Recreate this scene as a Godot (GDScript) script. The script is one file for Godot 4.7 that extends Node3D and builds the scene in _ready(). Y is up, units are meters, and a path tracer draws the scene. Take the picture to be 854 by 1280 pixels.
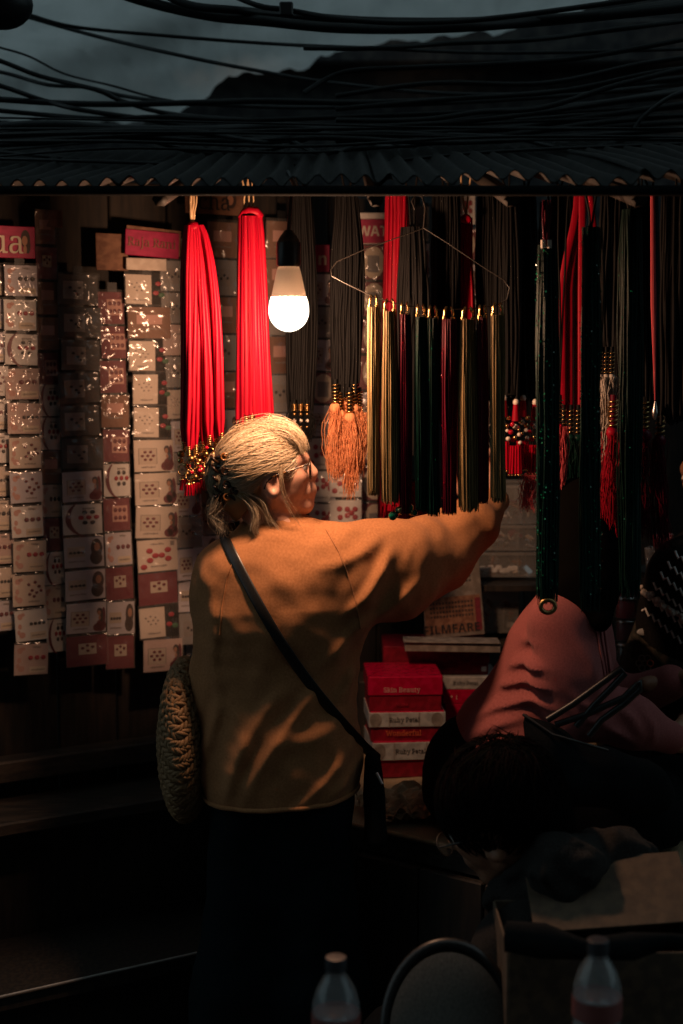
extends Node3D

const F := 1758.0
const CAM := Vector3(0, 1.72, 0)
const PITCH := -6.0
var cam_basis := Basis(Vector3.RIGHT, deg_to_rad(PITCH))
var rng := RandomNumberGenerator.new()
var noise := FastNoiseLite.new()
var used := {}
var M := {}

# ---------------------------------------------------------------- mesh builder
class MB:
	var v := PackedVector3Array()
	var n := PackedVector3Array()
	var c := PackedColorArray()
	var ix := PackedInt32Array()
	var col := Color(1, 1, 1)
	var colored := false

	func vert(p: Vector3, nn: Vector3) -> int:
		v.append(p)
		n.append(nn)
		c.append(col)
		return v.size() - 1

	func face(a: int, b: int, d: int) -> void:
		var g := (v[d] - v[a]).cross(v[b] - v[a])
		if g.dot(n[a] + n[b] + n[d]) < 0.0:
			ix.append(a); ix.append(d); ix.append(b)
		else:
			ix.append(a); ix.append(b); ix.append(d)

	func flat(pts: Array) -> void:
		# a flat polygon, fan; normal by right-hand order of the points seen counter-clockwise
		var nn := ((pts[1] - pts[0]) as Vector3).cross(pts[2] - pts[0]).normalized()
		var first := v.size()
		for p in pts:
			vert(p, nn)
		for k in range(1, pts.size() - 1):
			face(first, first + k, first + k + 1)

	func box(t: Transform3D, s: Vector3, bevel := 0.0) -> void:
		var h := s * 0.5
		var b := minf(bevel, minf(h.x, minf(h.y, h.z)) * 0.9)
		for ax in 3:
			for sg in [-1.0, 1.0]:
				var a1 := (ax + 1) % 3
				var a2 := (ax + 2) % 3
				var pts := []
				for q in [[-1, -1], [1, -1], [1, 1], [-1, 1]]:
					var p := Vector3.ZERO
					p[ax] = h[ax] * sg
					p[a1] = (h[a1] - b) * q[0]
					p[a2] = (h[a2] - b) * q[1]
					pts.append(t * p)
				if sg < 0:
					pts.reverse()
				flat(pts)
		if b > 0.0:
			for ax in 3:
				var a1 := (ax + 1) % 3
				var a2 := (ax + 2) % 3
				for s1 in [-1.0, 1.0]:
					for s2 in [-1.0, 1.0]:
						var pts := []
						for q in [[-1, 0], [1, 0], [1, 1], [-1, 1]]:
							var p := Vector3.ZERO
							p[ax] = (h[ax] - b) * q[0]
							p[a1] = (h[a1] if q[1] == 0 else h[a1] - b) * s1
							p[a2] = (h[a2] - b if q[1] == 0 else h[a2]) * s2
							pts.append(t * p)
						if s1 * s2 < 0:
							pts.reverse()
						flat(pts)

	func tube(path: PackedVector3Array, rad: PackedFloat32Array, sides: int, cap := true, squash := 1.0, side := Vector3.ZERO) -> void:
		var m := path.size()
		var start := v.size()
		var up := Vector3.ZERO
		for i in m:
			var d := (path[mini(i + 1, m - 1)] - path[maxi(i - 1, 0)]).normalized()
			if up == Vector3.ZERO:
				up = side if side != Vector3.ZERO else (Vector3(0, 0, 1) if absf(d.z) < 0.9 else Vector3(1, 0, 0))
			up = (up - d * up.dot(d)).normalized()
			var x := up.cross(d)
			var r := rad[i] if i < rad.size() else rad[rad.size() - 1]
			for k in sides:
				var a := TAU * k / sides
				var q := up * cos(a) * squash + x * sin(a)
				var nn := (up * cos(a) / squash + x * sin(a)).normalized()
				vert(path[i] + q * r, nn)
		for i in m - 1:
			for k in sides:
				var a := start + i * sides + k
				var b := start + i * sides + (k + 1) % sides
				face(a, b, a + sides)
				face(b, b + sides, a + sides)
		if cap:
			for e in [0, m - 1]:
				var d := (path[1] - path[0]) if e == 0 else (path[m - 2] - path[m - 1])
				var ci := vert(path[e], -d.normalized())
				for k in sides:
					face(ci, start + e * sides + k, start + e * sides + (k + 1) % sides)

	func lathe(t: Transform3D, prof: Array, sides: int) -> void:
		# prof: [radius, height] pairs
		var start := v.size()
		for i in prof.size():
			var p0 = prof[maxi(i - 1, 0)]
			var p1 = prof[mini(i + 1, prof.size() - 1)]
			var nr: float = p1[1] - p0[1]
			var ny: float = -(p1[0] - p0[0])
			var l := maxf(sqrt(nr * nr + ny * ny), 1e-9)
			for k in sides:
				var a := TAU * k / sides
				vert(t * Vector3(prof[i][0] * cos(a), prof[i][1], prof[i][0] * sin(a)), (t.basis * Vector3(nr / l * cos(a), ny / l, nr / l * sin(a))).normalized())
		for i in prof.size() - 1:
			for k in sides:
				var a := start + i * sides + k
				var b := start + i * sides + (k + 1) % sides
				face(a, b, a + sides)
				face(b, b + sides, a + sides)

	func ball(o: Vector3, r: Vector3, b := Basis.IDENTITY, rings := 5, sides := 8) -> void:
		var start := v.size()
		for i in rings + 1:
			var th := PI * i / rings
			for k in sides:
				var a := TAU * k / sides
				var q := Vector3(sin(th) * cos(a), cos(th), sin(th) * sin(a))
				vert(o + b * (q * r), (b * (q / r)).normalized())
		for i in rings:
			for k in sides:
				var a := start + i * sides + k
				var d := start + i * sides + (k + 1) % sides
				face(a, d, a + sides)
				face(d, d + sides, a + sides)

	func grid(w: int, h: int, f: Callable) -> void:
		# f(u, v) -> Vector3, u and v in 0..1; smooth normals
		var start := v.size()
		for j in h + 1:
			for i in w + 1:
				vert(f.call(float(i) / w, float(j) / h), Vector3.ZERO)
		for j in h + 1:
			for i in w + 1:
				var a := start + j * (w + 1) + i
				var dx := v[start + j * (w + 1) + mini(i + 1, w)] - v[start + j * (w + 1) + maxi(i - 1, 0)]
				var dy := v[start + mini(j + 1, h) * (w + 1) + i] - v[start + maxi(j - 1, 0) * (w + 1) + i]
				n[a] = dx.cross(dy).normalized()
		for j in h:
			for i in w:
				var a := start + j * (w + 1) + i
				face(a, a + 1, a + w + 1)
				face(a + 1, a + w + 2, a + w + 1)

	func disc(o: Vector3, bx: Vector3, by: Vector3, sides := 12) -> void:
		var nn := bx.cross(by).normalized()
		var ci := vert(o, nn)
		for k in sides:
			var a := TAU * k / sides
			vert(o + bx * cos(a) + by * sin(a), nn)
		for k in sides:
			face(ci, ci + 1 + k, ci + 1 + (k + 1) % sides)

	func mesh() -> ArrayMesh:
		var a := []
		a.resize(Mesh.ARRAY_MAX)
		a[Mesh.ARRAY_VERTEX] = v
		a[Mesh.ARRAY_NORMAL] = n
		if colored:
			a[Mesh.ARRAY_COLOR] = c
		a[Mesh.ARRAY_INDEX] = ix
		var m := ArrayMesh.new()
		m.add_surface_from_arrays(Mesh.PRIMITIVE_TRIANGLES, a)
		return m

# ---------------------------------------------------------------- smooth solids
class Solid:
	var ty := PackedInt32Array()        # 0 tapered capsule, 1 ellipsoid, 2 carved ellipsoid
	var a := PackedVector3Array()
	var b := PackedVector3Array()
	var ra := PackedFloat32Array()
	var rb := PackedFloat32Array()
	var sq := PackedFloat32Array()      # how much flatter along dir
	var dir := PackedVector3Array()
	var inv: Array[Basis] = []
	var k := 0.03
	var cuts: Array[Plane] = []
	var folds: Array = []               # [x0, y0, x1, y1, height, width, number of its line, height at the far end]
	var fold_z := 0.0
	var noise: FastNoiseLite
	var noise_amp := 0.0
	var noise_scale := 380.0
	var fine := false
	var list := PackedInt32Array()
	var fold_list: Array = []

	func bone(p: Vector3, q: Vector3, r0: float, r1: float, squash := 1.0, along := Vector3(0, 0, 1)) -> void:
		ty.append(0); a.append(p); b.append(q); ra.append(r0); rb.append(r1); sq.append(squash); dir.append(along); inv.append(Basis.IDENTITY)

	func egg(o: Vector3, r: Vector3, bs := Basis.IDENTITY, carve := false) -> void:
		ty.append(2 if carve else 1); a.append(o); b.append(r); ra.append(minf(r.x, minf(r.y, r.z))); rb.append(0.0); sq.append(1.0); dir.append(Vector3.ZERO); inv.append(bs.transposed())

	func one(i: int, p: Vector3) -> float:
		if ty[i] == 0:
			var ab := b[i] - a[i]
			var t := clampf((p - a[i]).dot(ab) / maxf(ab.length_squared(), 1e-9), 0.0, 1.0)
			var w := p - a[i] - ab * t
			if sq[i] != 1.0:
				w += dir[i] * ((sq[i] - 1.0) * w.dot(dir[i]))
			return (w.length() - (ra[i] + (rb[i] - ra[i]) * t)) / (1.0 if sq[i] <= 1.0 else 1.0 + (sq[i] - 1.0) * 0.4)
		var q: Vector3 = inv[i] * (p - a[i])
		var s := q / b[i]
		var l := s.length()
		if l < 1e-6:
			return -ra[i]
		return l * (l - 1.0) / maxf((s / b[i]).length(), 1e-6)

	func at(p: Vector3) -> float:
		var d := 1e3
		for i in list:
			if ty[i] == 2:
				continue
			var e := one(i, p)
			var h := maxf(k - absf(d - e), 0.0) / k
			d = minf(d, e) - h * h * k * 0.25
		for i in list:
			if ty[i] == 2:
				var e := -one(i, p)
				var h := maxf(0.006 - absf(d - e), 0.0) / 0.006
				d = maxf(d, e) + h * h * 0.0015
		if fold_list and p.z > fold_z:
			var near := smoothstep(0.0, 0.04, p.z - fold_z)
			var which := -1
			var best := 0.0
			for f in fold_list:
				if f[6] != which:
					d -= best
					best = 0.0
					which = f[6]
				var ex: float = f[2] - f[0]
				var ey: float = f[3] - f[1]
				var px: float = p.x - f[0]
				var py: float = p.y - f[1]
				var tt := (px * ex + py * ey) / (ex * ex + ey * ey)
				var t := clampf(tt, 0.0, 1.0)
				px -= ex * t
				py -= ey * t
				var cr := ex * py - ey * px
				var w: float = f[5]
				# steep on one side, shallow on the other
				var g := (px * px + py * py) / (w * w)
				if cr > 0.0:
					g *= 1.5
				var lift := lerpf(f[4], f[7], t) * near * exp(-g)
				if absf(lift) > absf(best):
					best = lift
			d -= best
		if noise_amp > 0.0:
			d -= noise.get_noise_3dv(p * noise_scale) * noise_amp
		for c in cuts:
			d = maxf(d, c.distance_to(p))
		return d

	func all() -> void:
		list = PackedInt32Array(range(ty.size()))
		fold_list = folds

	func polygonize(mb: MB, lo: Vector3, hi: Vector3, cell: float) -> void:
		var sz := ((hi - lo) / cell).ceil()
		var nx := int(sz.x) + 1
		var ny := int(sz.y) + 1
		var nz := int(sz.z) + 1
		var vals := PackedFloat32Array()
		vals.resize(nx * ny * nz)
		vals.fill(1e9)
		var vid := PackedInt32Array()
		vid.resize(nx * ny * nz)
		vid.fill(-1)
		var B := 5
		var half := cell * B * 0.5
		var diag := half * 1.7321
		var cells := PackedInt32Array()
		var every := PackedInt32Array(range(ty.size()))
		var carved := ty.has(2)
		var cx := PackedInt32Array([0, 1, 0, 1, 0, 1, 0, 1])
		var off := PackedInt32Array([0, 1, nx, nx + 1, nx * ny, nx * ny + 1, nx * ny + nx, nx * ny + nx + 1])
		var edges := [[0, 1], [2, 3], [4, 5], [6, 7], [0, 2], [1, 3], [4, 6], [5, 7], [0, 4], [1, 5], [2, 6], [3, 7]]
		var cpos := [Vector3(0, 0, 0), Vector3(1, 0, 0), Vector3(0, 1, 0), Vector3(1, 1, 0), Vector3(0, 0, 1), Vector3(1, 0, 1), Vector3(0, 1, 1), Vector3(1, 1, 1)]
		for bz in range(0, nz - 1, B):
			for by in range(0, ny - 1, B):
				for bx in range(0, nx - 1, B):
					var o := lo + Vector3(bx, by, bz) * cell + Vector3.ONE * half
					var near := 1e3
					var ds := PackedFloat32Array()
					for i in every:
						var e := one(i, o)
						ds.append(e)
						if ty[i] != 2:
							near = minf(near, e)
					if near > diag * 1.25 + k * 0.5 + noise_amp + (0.02 if folds else 0.002) or near < -(diag * 1.25 + noise_amp + (0.02 if carved else 0.002)):
						continue
					list = PackedInt32Array()
					for i in every:
						if ty[i] == 2:
							if ds[i] < diag * 1.6 + 0.01:
								list.append(i)
						elif ds[i] < near + diag * 2.4 + k:
							list.append(i)
					fold_list = []
					for f in folds:
						var mx: float = (f[0] + f[2]) * 0.5
						var my: float = (f[1] + f[3]) * 0.5
						var ln: float = Vector2(f[2] - f[0], f[3] - f[1]).length() * 0.5
						if Vector2(o.x - mx, o.y - my).length() < ln + f[5] * 2.6 + diag:
							fold_list.append(f)
					var ex := mini(bx + B, nx - 1)
					var ey := mini(by + B, ny - 1)
					var ez := mini(bz + B, nz - 1)
					for z in range(bz, ez + 1):
						for y in range(by, ey + 1):
							var row := (z * ny + y) * nx
							for x in range(bx, ex + 1):
								if vals[row + x] > 1e8:
									vals[row + x] = at(lo + Vector3(x, y, z) * cell)
					for z in range(bz, ez):
						for y in range(by, ey):
							for x in range(bx, ex):
								var id := (z * ny + y) * nx + x
								var mask := 0
								for q in 8:
									if vals[id + off[q]] < 0.0:
										mask |= 1 << q
								if mask == 0 or mask == 255:
									continue
								var sum := Vector3.ZERO
								var cnt := 0
								for e in edges:
									var v0 := vals[id + off[e[0]]]
									var v1 := vals[id + off[e[1]]]
									if (v0 < 0.0) != (v1 < 0.0):
										var t := v0 / (v0 - v1)
										sum += (cpos[e[0]] as Vector3).lerp(cpos[e[1]], t)
										cnt += 1
								var p := lo + (Vector3(x, y, z) + sum / cnt) * cell
								var g: Vector3
								if fine:
									var h := cell * 0.5
									var v0 := at(p)
									g = Vector3(at(p + Vector3(h, 0, 0)) - v0, at(p + Vector3(0, h, 0)) - v0, at(p + Vector3(0, 0, h)) - v0)
								else:
									var w := sum / cnt
									var c0 := vals[id]; var c1 := vals[id + off[1]]; var c2 := vals[id + off[2]]; var c3 := vals[id + off[3]]
									var c4 := vals[id + off[4]]; var c5 := vals[id + off[5]]; var c6 := vals[id + off[6]]; var c7 := vals[id + off[7]]
									g = Vector3(lerpf(lerpf(c1 - c0, c3 - c2, w.y), lerpf(c5 - c4, c7 - c6, w.y), w.z), lerpf(lerpf(c2 - c0, c3 - c1, w.x), lerpf(c6 - c4, c7 - c5, w.x), w.z), lerpf(lerpf(c4 - c0, c5 - c1, w.x), lerpf(c6 - c2, c7 - c3, w.x), w.y))
								vid[id] = mb.vert(p, g.normalized() if g.length_squared() > 1e-14 else Vector3.UP)
								cells.append(id)
		for id in cells:
			var x := id % nx
			var y := (id / nx) % ny
			var z := id / (nx * ny)
			var s0 := vals[id] < 0.0
			if y > 0 and z > 0 and s0 != (vals[id + 1] < 0.0):
				four(mb, vid[id], vid[id - nx], vid[id - nx - nx * ny], vid[id - nx * ny])
			if x > 0 and z > 0 and s0 != (vals[id + nx] < 0.0):
				four(mb, vid[id], vid[id - 1], vid[id - 1 - nx * ny], vid[id - nx * ny])
			if x > 0 and y > 0 and s0 != (vals[id + nx * ny] < 0.0):
				four(mb, vid[id], vid[id - 1], vid[id - 1 - nx], vid[id - nx])

	func four(mb: MB, p: int, q: int, r: int, s: int) -> void:
		if p < 0 or q < 0 or r < 0 or s < 0:
			return
		mb.face(p, q, r)
		mb.face(p, r, s)

# ---------------------------------------------------------------- placing and naming
func ray(px: float, py: float) -> Vector3:
	return cam_basis * Vector3((px - 427.0) / F, (640.0 - py) / F, -1.0)

func P(px: float, py: float, d: float) -> Vector3:
	var r := ray(px, py)
	return CAM + r * (d / -r.z)

const WALL_O := Vector3(-0.729, 0, -3.13)
const WALL_T := Vector3(0.87, 0, -0.493)
const WALL_N := Vector3(0.493, 0, 0.87)

func W(px: float, py: float, off := 0.0) -> Vector3:
	var r := ray(px, py)
	return CAM + r * ((off - (CAM - WALL_O).dot(WALL_N)) / r.dot(WALL_N))

func numbered(called: String) -> String:
	var k: int = used.get(called, 0)
	used[called] = k + 1
	return called if k == 0 else "%s_%03d" % [called, k]

func thing(called: String, label: String, category: String, at := Vector3.ZERO, group := "", basis := Basis.IDENTITY) -> Node3D:
	var o := Node3D.new()
	o.name = numbered(called)
	add_child(o)
	o.transform = Transform3D(basis, at)
	tag(o, label, category, group)
	return o

func tag(o: Node, label: String, category: String, group := "") -> void:
	o.set_meta("label", label)
	o.set_meta("category", category)
	if group:
		o.set_meta("group", group)

func part(called: String, m: Mesh, mat: Material, parent: Node, t := Transform3D.IDENTITY) -> MeshInstance3D:
	var o := MeshInstance3D.new()
	o.name = called
	o.mesh = m
	o.material_override = mat
	parent.add_child(o, true)
	o.transform = t
	return o

# a mesh whose points are in world coordinates, hung under a thing that stands elsewhere
func wpart(called: String, mb: MB, mat: Material, parent: Node3D) -> MeshInstance3D:
	var t := Transform3D.IDENTITY
	var p: Node = parent
	while p is Node3D and p != self:
		t = p.transform * t
		p = p.get_parent()
	var ti := t.affine_inverse()
	for i in mb.v.size():
		mb.v[i] = ti * mb.v[i]
		mb.n[i] = (ti.basis * mb.n[i]).normalized()
	return part(called, mb.mesh(), mat, parent)

func structure(called: String, mb: MB, mat: Material) -> MeshInstance3D:
	var o := part(called, mb.mesh(), mat, self)
	o.set_meta("kind", "structure")
	return o

# ---------------------------------------------------------------- materials
func noise_tex(freq: float, oct := 4, size := 256, ramp: Gradient = null, kind := FastNoiseLite.TYPE_SIMPLEX_SMOOTH, sd := 1) -> NoiseTexture2D:
	var f := FastNoiseLite.new()
	f.noise_type = kind
	f.frequency = freq
	f.fractal_octaves = oct
	f.seed = sd
	var t := NoiseTexture2D.new()
	t.width = size
	t.height = size
	t.seamless = true
	t.noise = f
	if ramp:
		t.color_ramp = ramp
	return t

func ramp(lo: Color, hi: Color, a := 0.3, b := 0.7) -> Gradient:
	var g := Gradient.new()
	g.offsets = PackedFloat32Array([a, b])
	g.colors = PackedColorArray([lo.linear_to_srgb(), hi.linear_to_srgb()])
	return g

func lin(r: float, g: float, b: float) -> Color:
	return Color(r, g, b).linear_to_srgb()

func plain(called: String, c: Color, rough := 0.7, metal := 0.0, spec := 0.5) -> StandardMaterial3D:
	var m := StandardMaterial3D.new()
	m.resource_name = called
	m.albedo_color = c
	m.roughness = rough
	m.metallic = metal
	m.metallic_specular = spec
	M[called] = m
	return m

# a surface with two tones from noise, in metres
func grained(called: String, lo: Color, hi: Color, rough: float, scale: Vector3, bump := 0.0, freq := 0.03, a := 0.3, b := 0.7) -> StandardMaterial3D:
	var m := plain(called, Color.WHITE, rough)
	m.albedo_texture = noise_tex(freq, 5, 256, ramp(lo, hi, a, b), FastNoiseLite.TYPE_SIMPLEX_SMOOTH, called.hash() % 1000)
	m.uv1_triplanar = true
	m.uv1_scale = scale
	if bump > 0.0:
		m.heightmap_enabled = true
		m.heightmap_texture = m.albedo_texture
		m.heightmap_scale = bump
	return m

func cloth(called: String, lo: Color, hi: Color, scale := Vector3(9, 9, 9), bump := 0.06, sheen := 0.4) -> StandardMaterial3D:
	var m := grained(called, lo, hi, 0.95, scale, bump, 0.09, 0.2, 0.8)
	m.rim_enabled = sheen > 0.0
	m.rim = sheen
	m.albedo_color = Color.WHITE
	m.rim_tint = 0.0
	m.metallic_specular = 0.2
	return m

func fibre(called: String, lo: Color, hi: Color, rough := 0.55, bump := 0.08) -> StandardMaterial3D:
	var m := grained(called, lo, hi, rough, Vector3(20, 0.9, 20), bump, 0.06, 0.15, 0.85)
	m.metallic_specular = 0.3
	return m

func make_materials() -> void:
	grained("asphalt", Color(0.03, 0.03, 0.032), Color(0.07, 0.068, 0.065), 0.9, Vector3(3, 3, 3), 0.4)
	grained("concrete", Color(0.10, 0.10, 0.10), Color(0.2, 0.19, 0.18), 0.85, Vector3(1.2, 1.2, 1.2), 0.3)
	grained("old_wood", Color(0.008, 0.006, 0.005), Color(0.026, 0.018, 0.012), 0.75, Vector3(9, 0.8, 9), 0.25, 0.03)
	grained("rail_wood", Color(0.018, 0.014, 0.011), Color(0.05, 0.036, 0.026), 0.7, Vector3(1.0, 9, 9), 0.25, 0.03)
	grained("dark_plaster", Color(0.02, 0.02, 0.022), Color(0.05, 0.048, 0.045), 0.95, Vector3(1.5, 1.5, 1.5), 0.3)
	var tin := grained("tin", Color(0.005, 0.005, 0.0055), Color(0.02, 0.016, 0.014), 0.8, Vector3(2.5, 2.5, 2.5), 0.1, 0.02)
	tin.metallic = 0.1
	var tp := grained("tarp", Color(0.62, 0.65, 0.645), Color(0.72, 0.745, 0.74), 0.8, Vector3(1.3, 1.3, 1.3), 0.25, 0.02)
	tp.backlight_enabled = true
	tp.backlight = Color(1, 1, 1)
	plain("black_rubber", lin(0.012, 0.012, 0.013), 0.45)
	plain("grey_rubber", lin(0.05, 0.052, 0.055), 0.5)
	grained("mat_weave", Color(0.2, 0.14, 0.08), Color(0.44, 0.32, 0.19), 0.9, Vector3(14, 14, 14), 0.25, 0.08)
	# card and print
	grained("cream_card", Color(0.58, 0.48, 0.40), Color(0.70, 0.60, 0.51), 0.75, Vector3(6, 6, 6), 0.0, 0.03)
	grained("tan_card", Color(0.44, 0.34, 0.26), Color(0.56, 0.45, 0.36), 0.75, Vector3(6, 6, 6), 0.0, 0.03)
	grained("rose_card", Color(0.52, 0.37, 0.33), Color(0.62, 0.47, 0.42), 0.75, Vector3(6, 6, 6), 0.0, 0.03)
	grained("white_card", Color(0.66, 0.63, 0.60), Color(0.76, 0.73, 0.70), 0.7, Vector3(6, 6, 6), 0.0, 0.03)
	grained("lilac_card", Color(0.5, 0.46, 0.5), Color(0.62, 0.58, 0.62), 0.7, Vector3(6, 6, 6), 0.0, 0.03)
	grained("grey_card", Color(0.20, 0.19, 0.185), Color(0.32, 0.30, 0.29), 0.7, Vector3(6, 6, 6), 0.0, 0.03)
	grained("dark_card", Color(0.03, 0.029, 0.028), Color(0.075, 0.07, 0.066), 0.6, Vector3(6, 6, 6), 0.0, 0.03)  # dark packets; part of the tone stands in for the red cord shadow
	grained("maroon_card", Color(0.13, 0.012, 0.022), Color(0.2, 0.02, 0.035), 0.6, Vector3(6, 6, 6), 0.0, 0.03)
	grained("brown_card", Color(0.16, 0.07, 0.04), Color(0.26, 0.13, 0.075), 0.7, Vector3(6, 6, 6), 0.0, 0.03)
	grained("header_red", Color(0.33, 0.006, 0.06), Color(0.42, 0.012, 0.08), 0.55, Vector3(6, 6, 6), 0.0, 0.03)
	plain("print_red", lin(0.36, 0.012, 0.03), 0.5)
	plain("print_maroon", lin(0.14, 0.015, 0.025), 0.5)
	plain("print_black", lin(0.02, 0.018, 0.02), 0.5)
	plain("print_pink", lin(0.55, 0.30, 0.25), 0.7)
	plain("print_orange", lin(0.6, 0.12, 0.04), 0.6)
	plain("print_green", lin(0.03, 0.12, 0.05), 0.6)
	plain("print_grey", lin(0.24, 0.21, 0.19), 0.7)
	plain("print_gold", lin(0.6, 0.46, 0.25), 0.5)
	plain("print_skin", lin(0.42, 0.2, 0.12), 0.6)
	plain("print_hair", lin(0.05, 0.028, 0.024), 0.6)
	plain("print_cream", lin(0.66, 0.55, 0.42), 0.6)
	plain("print_beige", lin(0.52, 0.43, 0.35), 0.7)
	var film := plain("film", Color(0.9, 0.88, 0.86, 0.07), 0.16)
	film.transparency = BaseMaterial3D.TRANSPARENCY_ALPHA
	var fog := plain("milky_plastic", Color(0.8, 0.78, 0.75, 0.10), 0.2)
	fog.transparency = BaseMaterial3D.TRANSPARENCY_ALPHA
	var bot := plain("bottle_plastic", Color(0.75, 0.82, 0.85, 0.10), 0.07)
	bot.transparency = BaseMaterial3D.TRANSPARENCY_ALPHA
	# cords
	fibre("red_silk", Color(0.24, 0.001, 0.011), Color(0.40, 0.0022, 0.020), 0.5, 0.05)
	fibre("black_silk", Color(0.0018, 0.0018, 0.002), Color(0.005, 0.0045, 0.005), 0.7)
	fibre("gold_thread", Color(0.17, 0.11, 0.045), Color(0.36, 0.25, 0.115), 0.5)
	fibre("maroon_silk", Color(0.06, 0.0015, 0.009), Color(0.15, 0.003, 0.02), 0.42)
	fibre("green_silk", Color(0.0005, 0.008, 0.006), Color(0.002, 0.034, 0.024), 0.45)
	fibre("orange_yarn", Color(0.55, 0.19, 0.08), Color(0.82, 0.38, 0.19), 0.85, 0.15)
	fibre("pink_yarn", Color(0.5, 0.06, 0.08), Color(0.7, 0.13, 0.14), 0.85, 0.15)
	fibre("white_yarn", Color(0.42, 0.36, 0.31), Color(0.62, 0.55, 0.48), 0.85, 0.1)
	fibre("string", Color(0.3, 0.19, 0.1), Color(0.55, 0.38, 0.22), 0.9, 0.1)
	plain("gold_metal", lin(0.72, 0.46, 0.19), 0.25, 1.0)
	plain("brass_dark", lin(0.38, 0.23, 0.09), 0.35, 1.0)
	plain("silver_metal", lin(0.62, 0.6, 0.58), 0.28, 1.0)
	plain("wire", lin(0.03, 0.024, 0.02), 0.5, 0.2)
	plain("red_bead", lin(0.4, 0.004, 0.02), 0.12)
	plain("green_bead", lin(0.005, 0.14, 0.07), 0.1)
	plain("white_bead", lin(0.75, 0.65, 0.56), 0.3)
	plain("black_bead", lin(0.015, 0.013, 0.012), 0.15)
	# clothes, skin and hair
	cloth("camel_wool", Color(0.315, 0.138, 0.058), Color(0.44, 0.200, 0.087), Vector3(7, 7, 7), 0.04, 0.12)
	cloth("denim", Color(0.003, 0.006, 0.008), Color(0.008, 0.012, 0.015), Vector3(9, 9, 9), 0.05, 0.0)
	cloth("rose_jersey", Color(0.25, 0.075, 0.072), Color(0.34, 0.108, 0.104), Vector3(9, 9, 9), 0.03, 0.1)
	cloth("black_cloth", Color(0.004, 0.0045, 0.005), Color(0.010, 0.011, 0.012), Vector3(9, 9, 9), 0.04, 0.0)
	cloth("charcoal_fleece", Color(0.010, 0.009, 0.0085), Color(0.032, 0.029, 0.027), Vector3(10, 10, 10), 0.3, 0.02)
	cloth("patterned_wool", Color(0.004, 0.004, 0.005), Color(0.014, 0.013, 0.013), Vector3(8, 8, 8), 0.15, 0.0)
	cloth("printed_sleeve", Color(0.012, 0.016, 0.014), Color(0.075, 0.06, 0.048), Vector3(2.2, 2.2, 2.2), 0.05, 0.0)
	cloth("pale_grey_cloth", Color(0.06, 0.056, 0.05), Color(0.105, 0.097, 0.085), Vector3(8, 8, 8), 0.04, 0.0)
	var sk := grained("skin", Color(0.50, 0.26, 0.18), Color(0.60, 0.33, 0.24), 0.5, Vector3(8, 8, 8), 0.02, 0.05)
	sk.subsurf_scatter_enabled = true
	sk.subsurf_scatter_strength = 0.06
	var sk2 := grained("brown_skin", Color(0.26, 0.12, 0.07), Color(0.34, 0.165, 0.10), 0.5, Vector3(8, 8, 8), 0.02, 0.05)
	sk2.subsurf_scatter_enabled = true
	sk2.subsurf_scatter_strength = 0.12
	for h in [["blonde_hair", 0.42], ["dark_hair", 0.75]]:
		var m := plain(h[0], Color.WHITE, h[1], 0.0, 0.45)
		m.vertex_color_use_as_albedo = true
		if h[0] == "dark_hair":
			m.metallic_specular = 0.1
	plain("scalp_hair", lin(0.26, 0.15, 0.06), 0.6)
	plain("scalp_dark", lin(0.003, 0.0027, 0.0025), 0.85, 0.0, 0.06)
	plain("tortoise_dark", lin(0.02, 0.009, 0.004), 0.2)
	plain("tortoise_amber", lin(0.22, 0.09, 0.025), 0.2)
	plain("lip", lin(0.40, 0.12, 0.10), 0.4)
	plain("eye_white", lin(0.6, 0.56, 0.52), 0.15)
	var lens := plain("lens_glass", Color(0.9, 0.95, 0.95, 0.05), 0.03)
	lens.transparency = BaseMaterial3D.TRANSPARENCY_ALPHA
	grained("black_leather", Color(0.006, 0.006, 0.006), Color(0.016, 0.015, 0.014), 0.38, Vector3(12, 12, 12), 0.05, 0.08)
	grained("straw", Color(0.15, 0.08, 0.032), Color(0.31, 0.18, 0.078), 0.7, Vector3(20, 20, 20), 0.08, 0.05)
	plain("straw_inner", lin(0.035, 0.02, 0.01), 0.9)
	# goods
	grained("red_box", Color(0.32, 0.0012, 0.026), Color(0.42, 0.0025, 0.04), 0.25, Vector3(5, 5, 5), 0.0, 0.03)
	grained("dark_red_box", Color(0.16, 0.003, 0.012), Color(0.24, 0.005, 0.02), 0.4, Vector3(5, 5, 5), 0.0, 0.03)
	grained("band_grey", Color(0.28, 0.275, 0.265), Color(0.4, 0.39, 0.37), 0.45, Vector3(5, 5, 5), 0.0, 0.03)
	grained("newsprint", Color(0.15, 0.125, 0.105), Color(0.24, 0.205, 0.175), 0.85, Vector3(4, 4, 4), 0.0, 0.03)
	grained("carton_board", Color(0.05, 0.031, 0.018), Color(0.085, 0.053, 0.03), 0.85, Vector3(4, 4, 4), 0.1, 0.03)
	grained("kraft", Color(0.30, 0.18, 0.095), Color(0.45, 0.28, 0.155), 0.85, Vector3(4, 4, 4), 0.1, 0.03)
	var bag := plain("pink_plastic", Color(0.85, 0.12, 0.16, 0.75), 0.2)
	bag.transparency = BaseMaterial3D.TRANSPARENCY_ALPHA
	plain("bulb_body", lin(0.82, 0.76, 0.68), 0.45)
	M.bulb_body.backlight_enabled = true
	M.bulb_body.backlight = Color(0.075, 0.068, 0.06)
	plain("bakelite", lin(0.012, 0.011, 0.01), 0.35)
	var gl := plain("bulb_glow", lin(0.9, 0.85, 0.8), 0.4)
	gl.emission_enabled = true
	gl.emission = Color(1.0, 0.93, 0.84)
	gl.emission_energy_multiplier = 4.0
	plain("bottle_cap", lin(0.02, 0.022, 0.026), 0.4)
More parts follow.
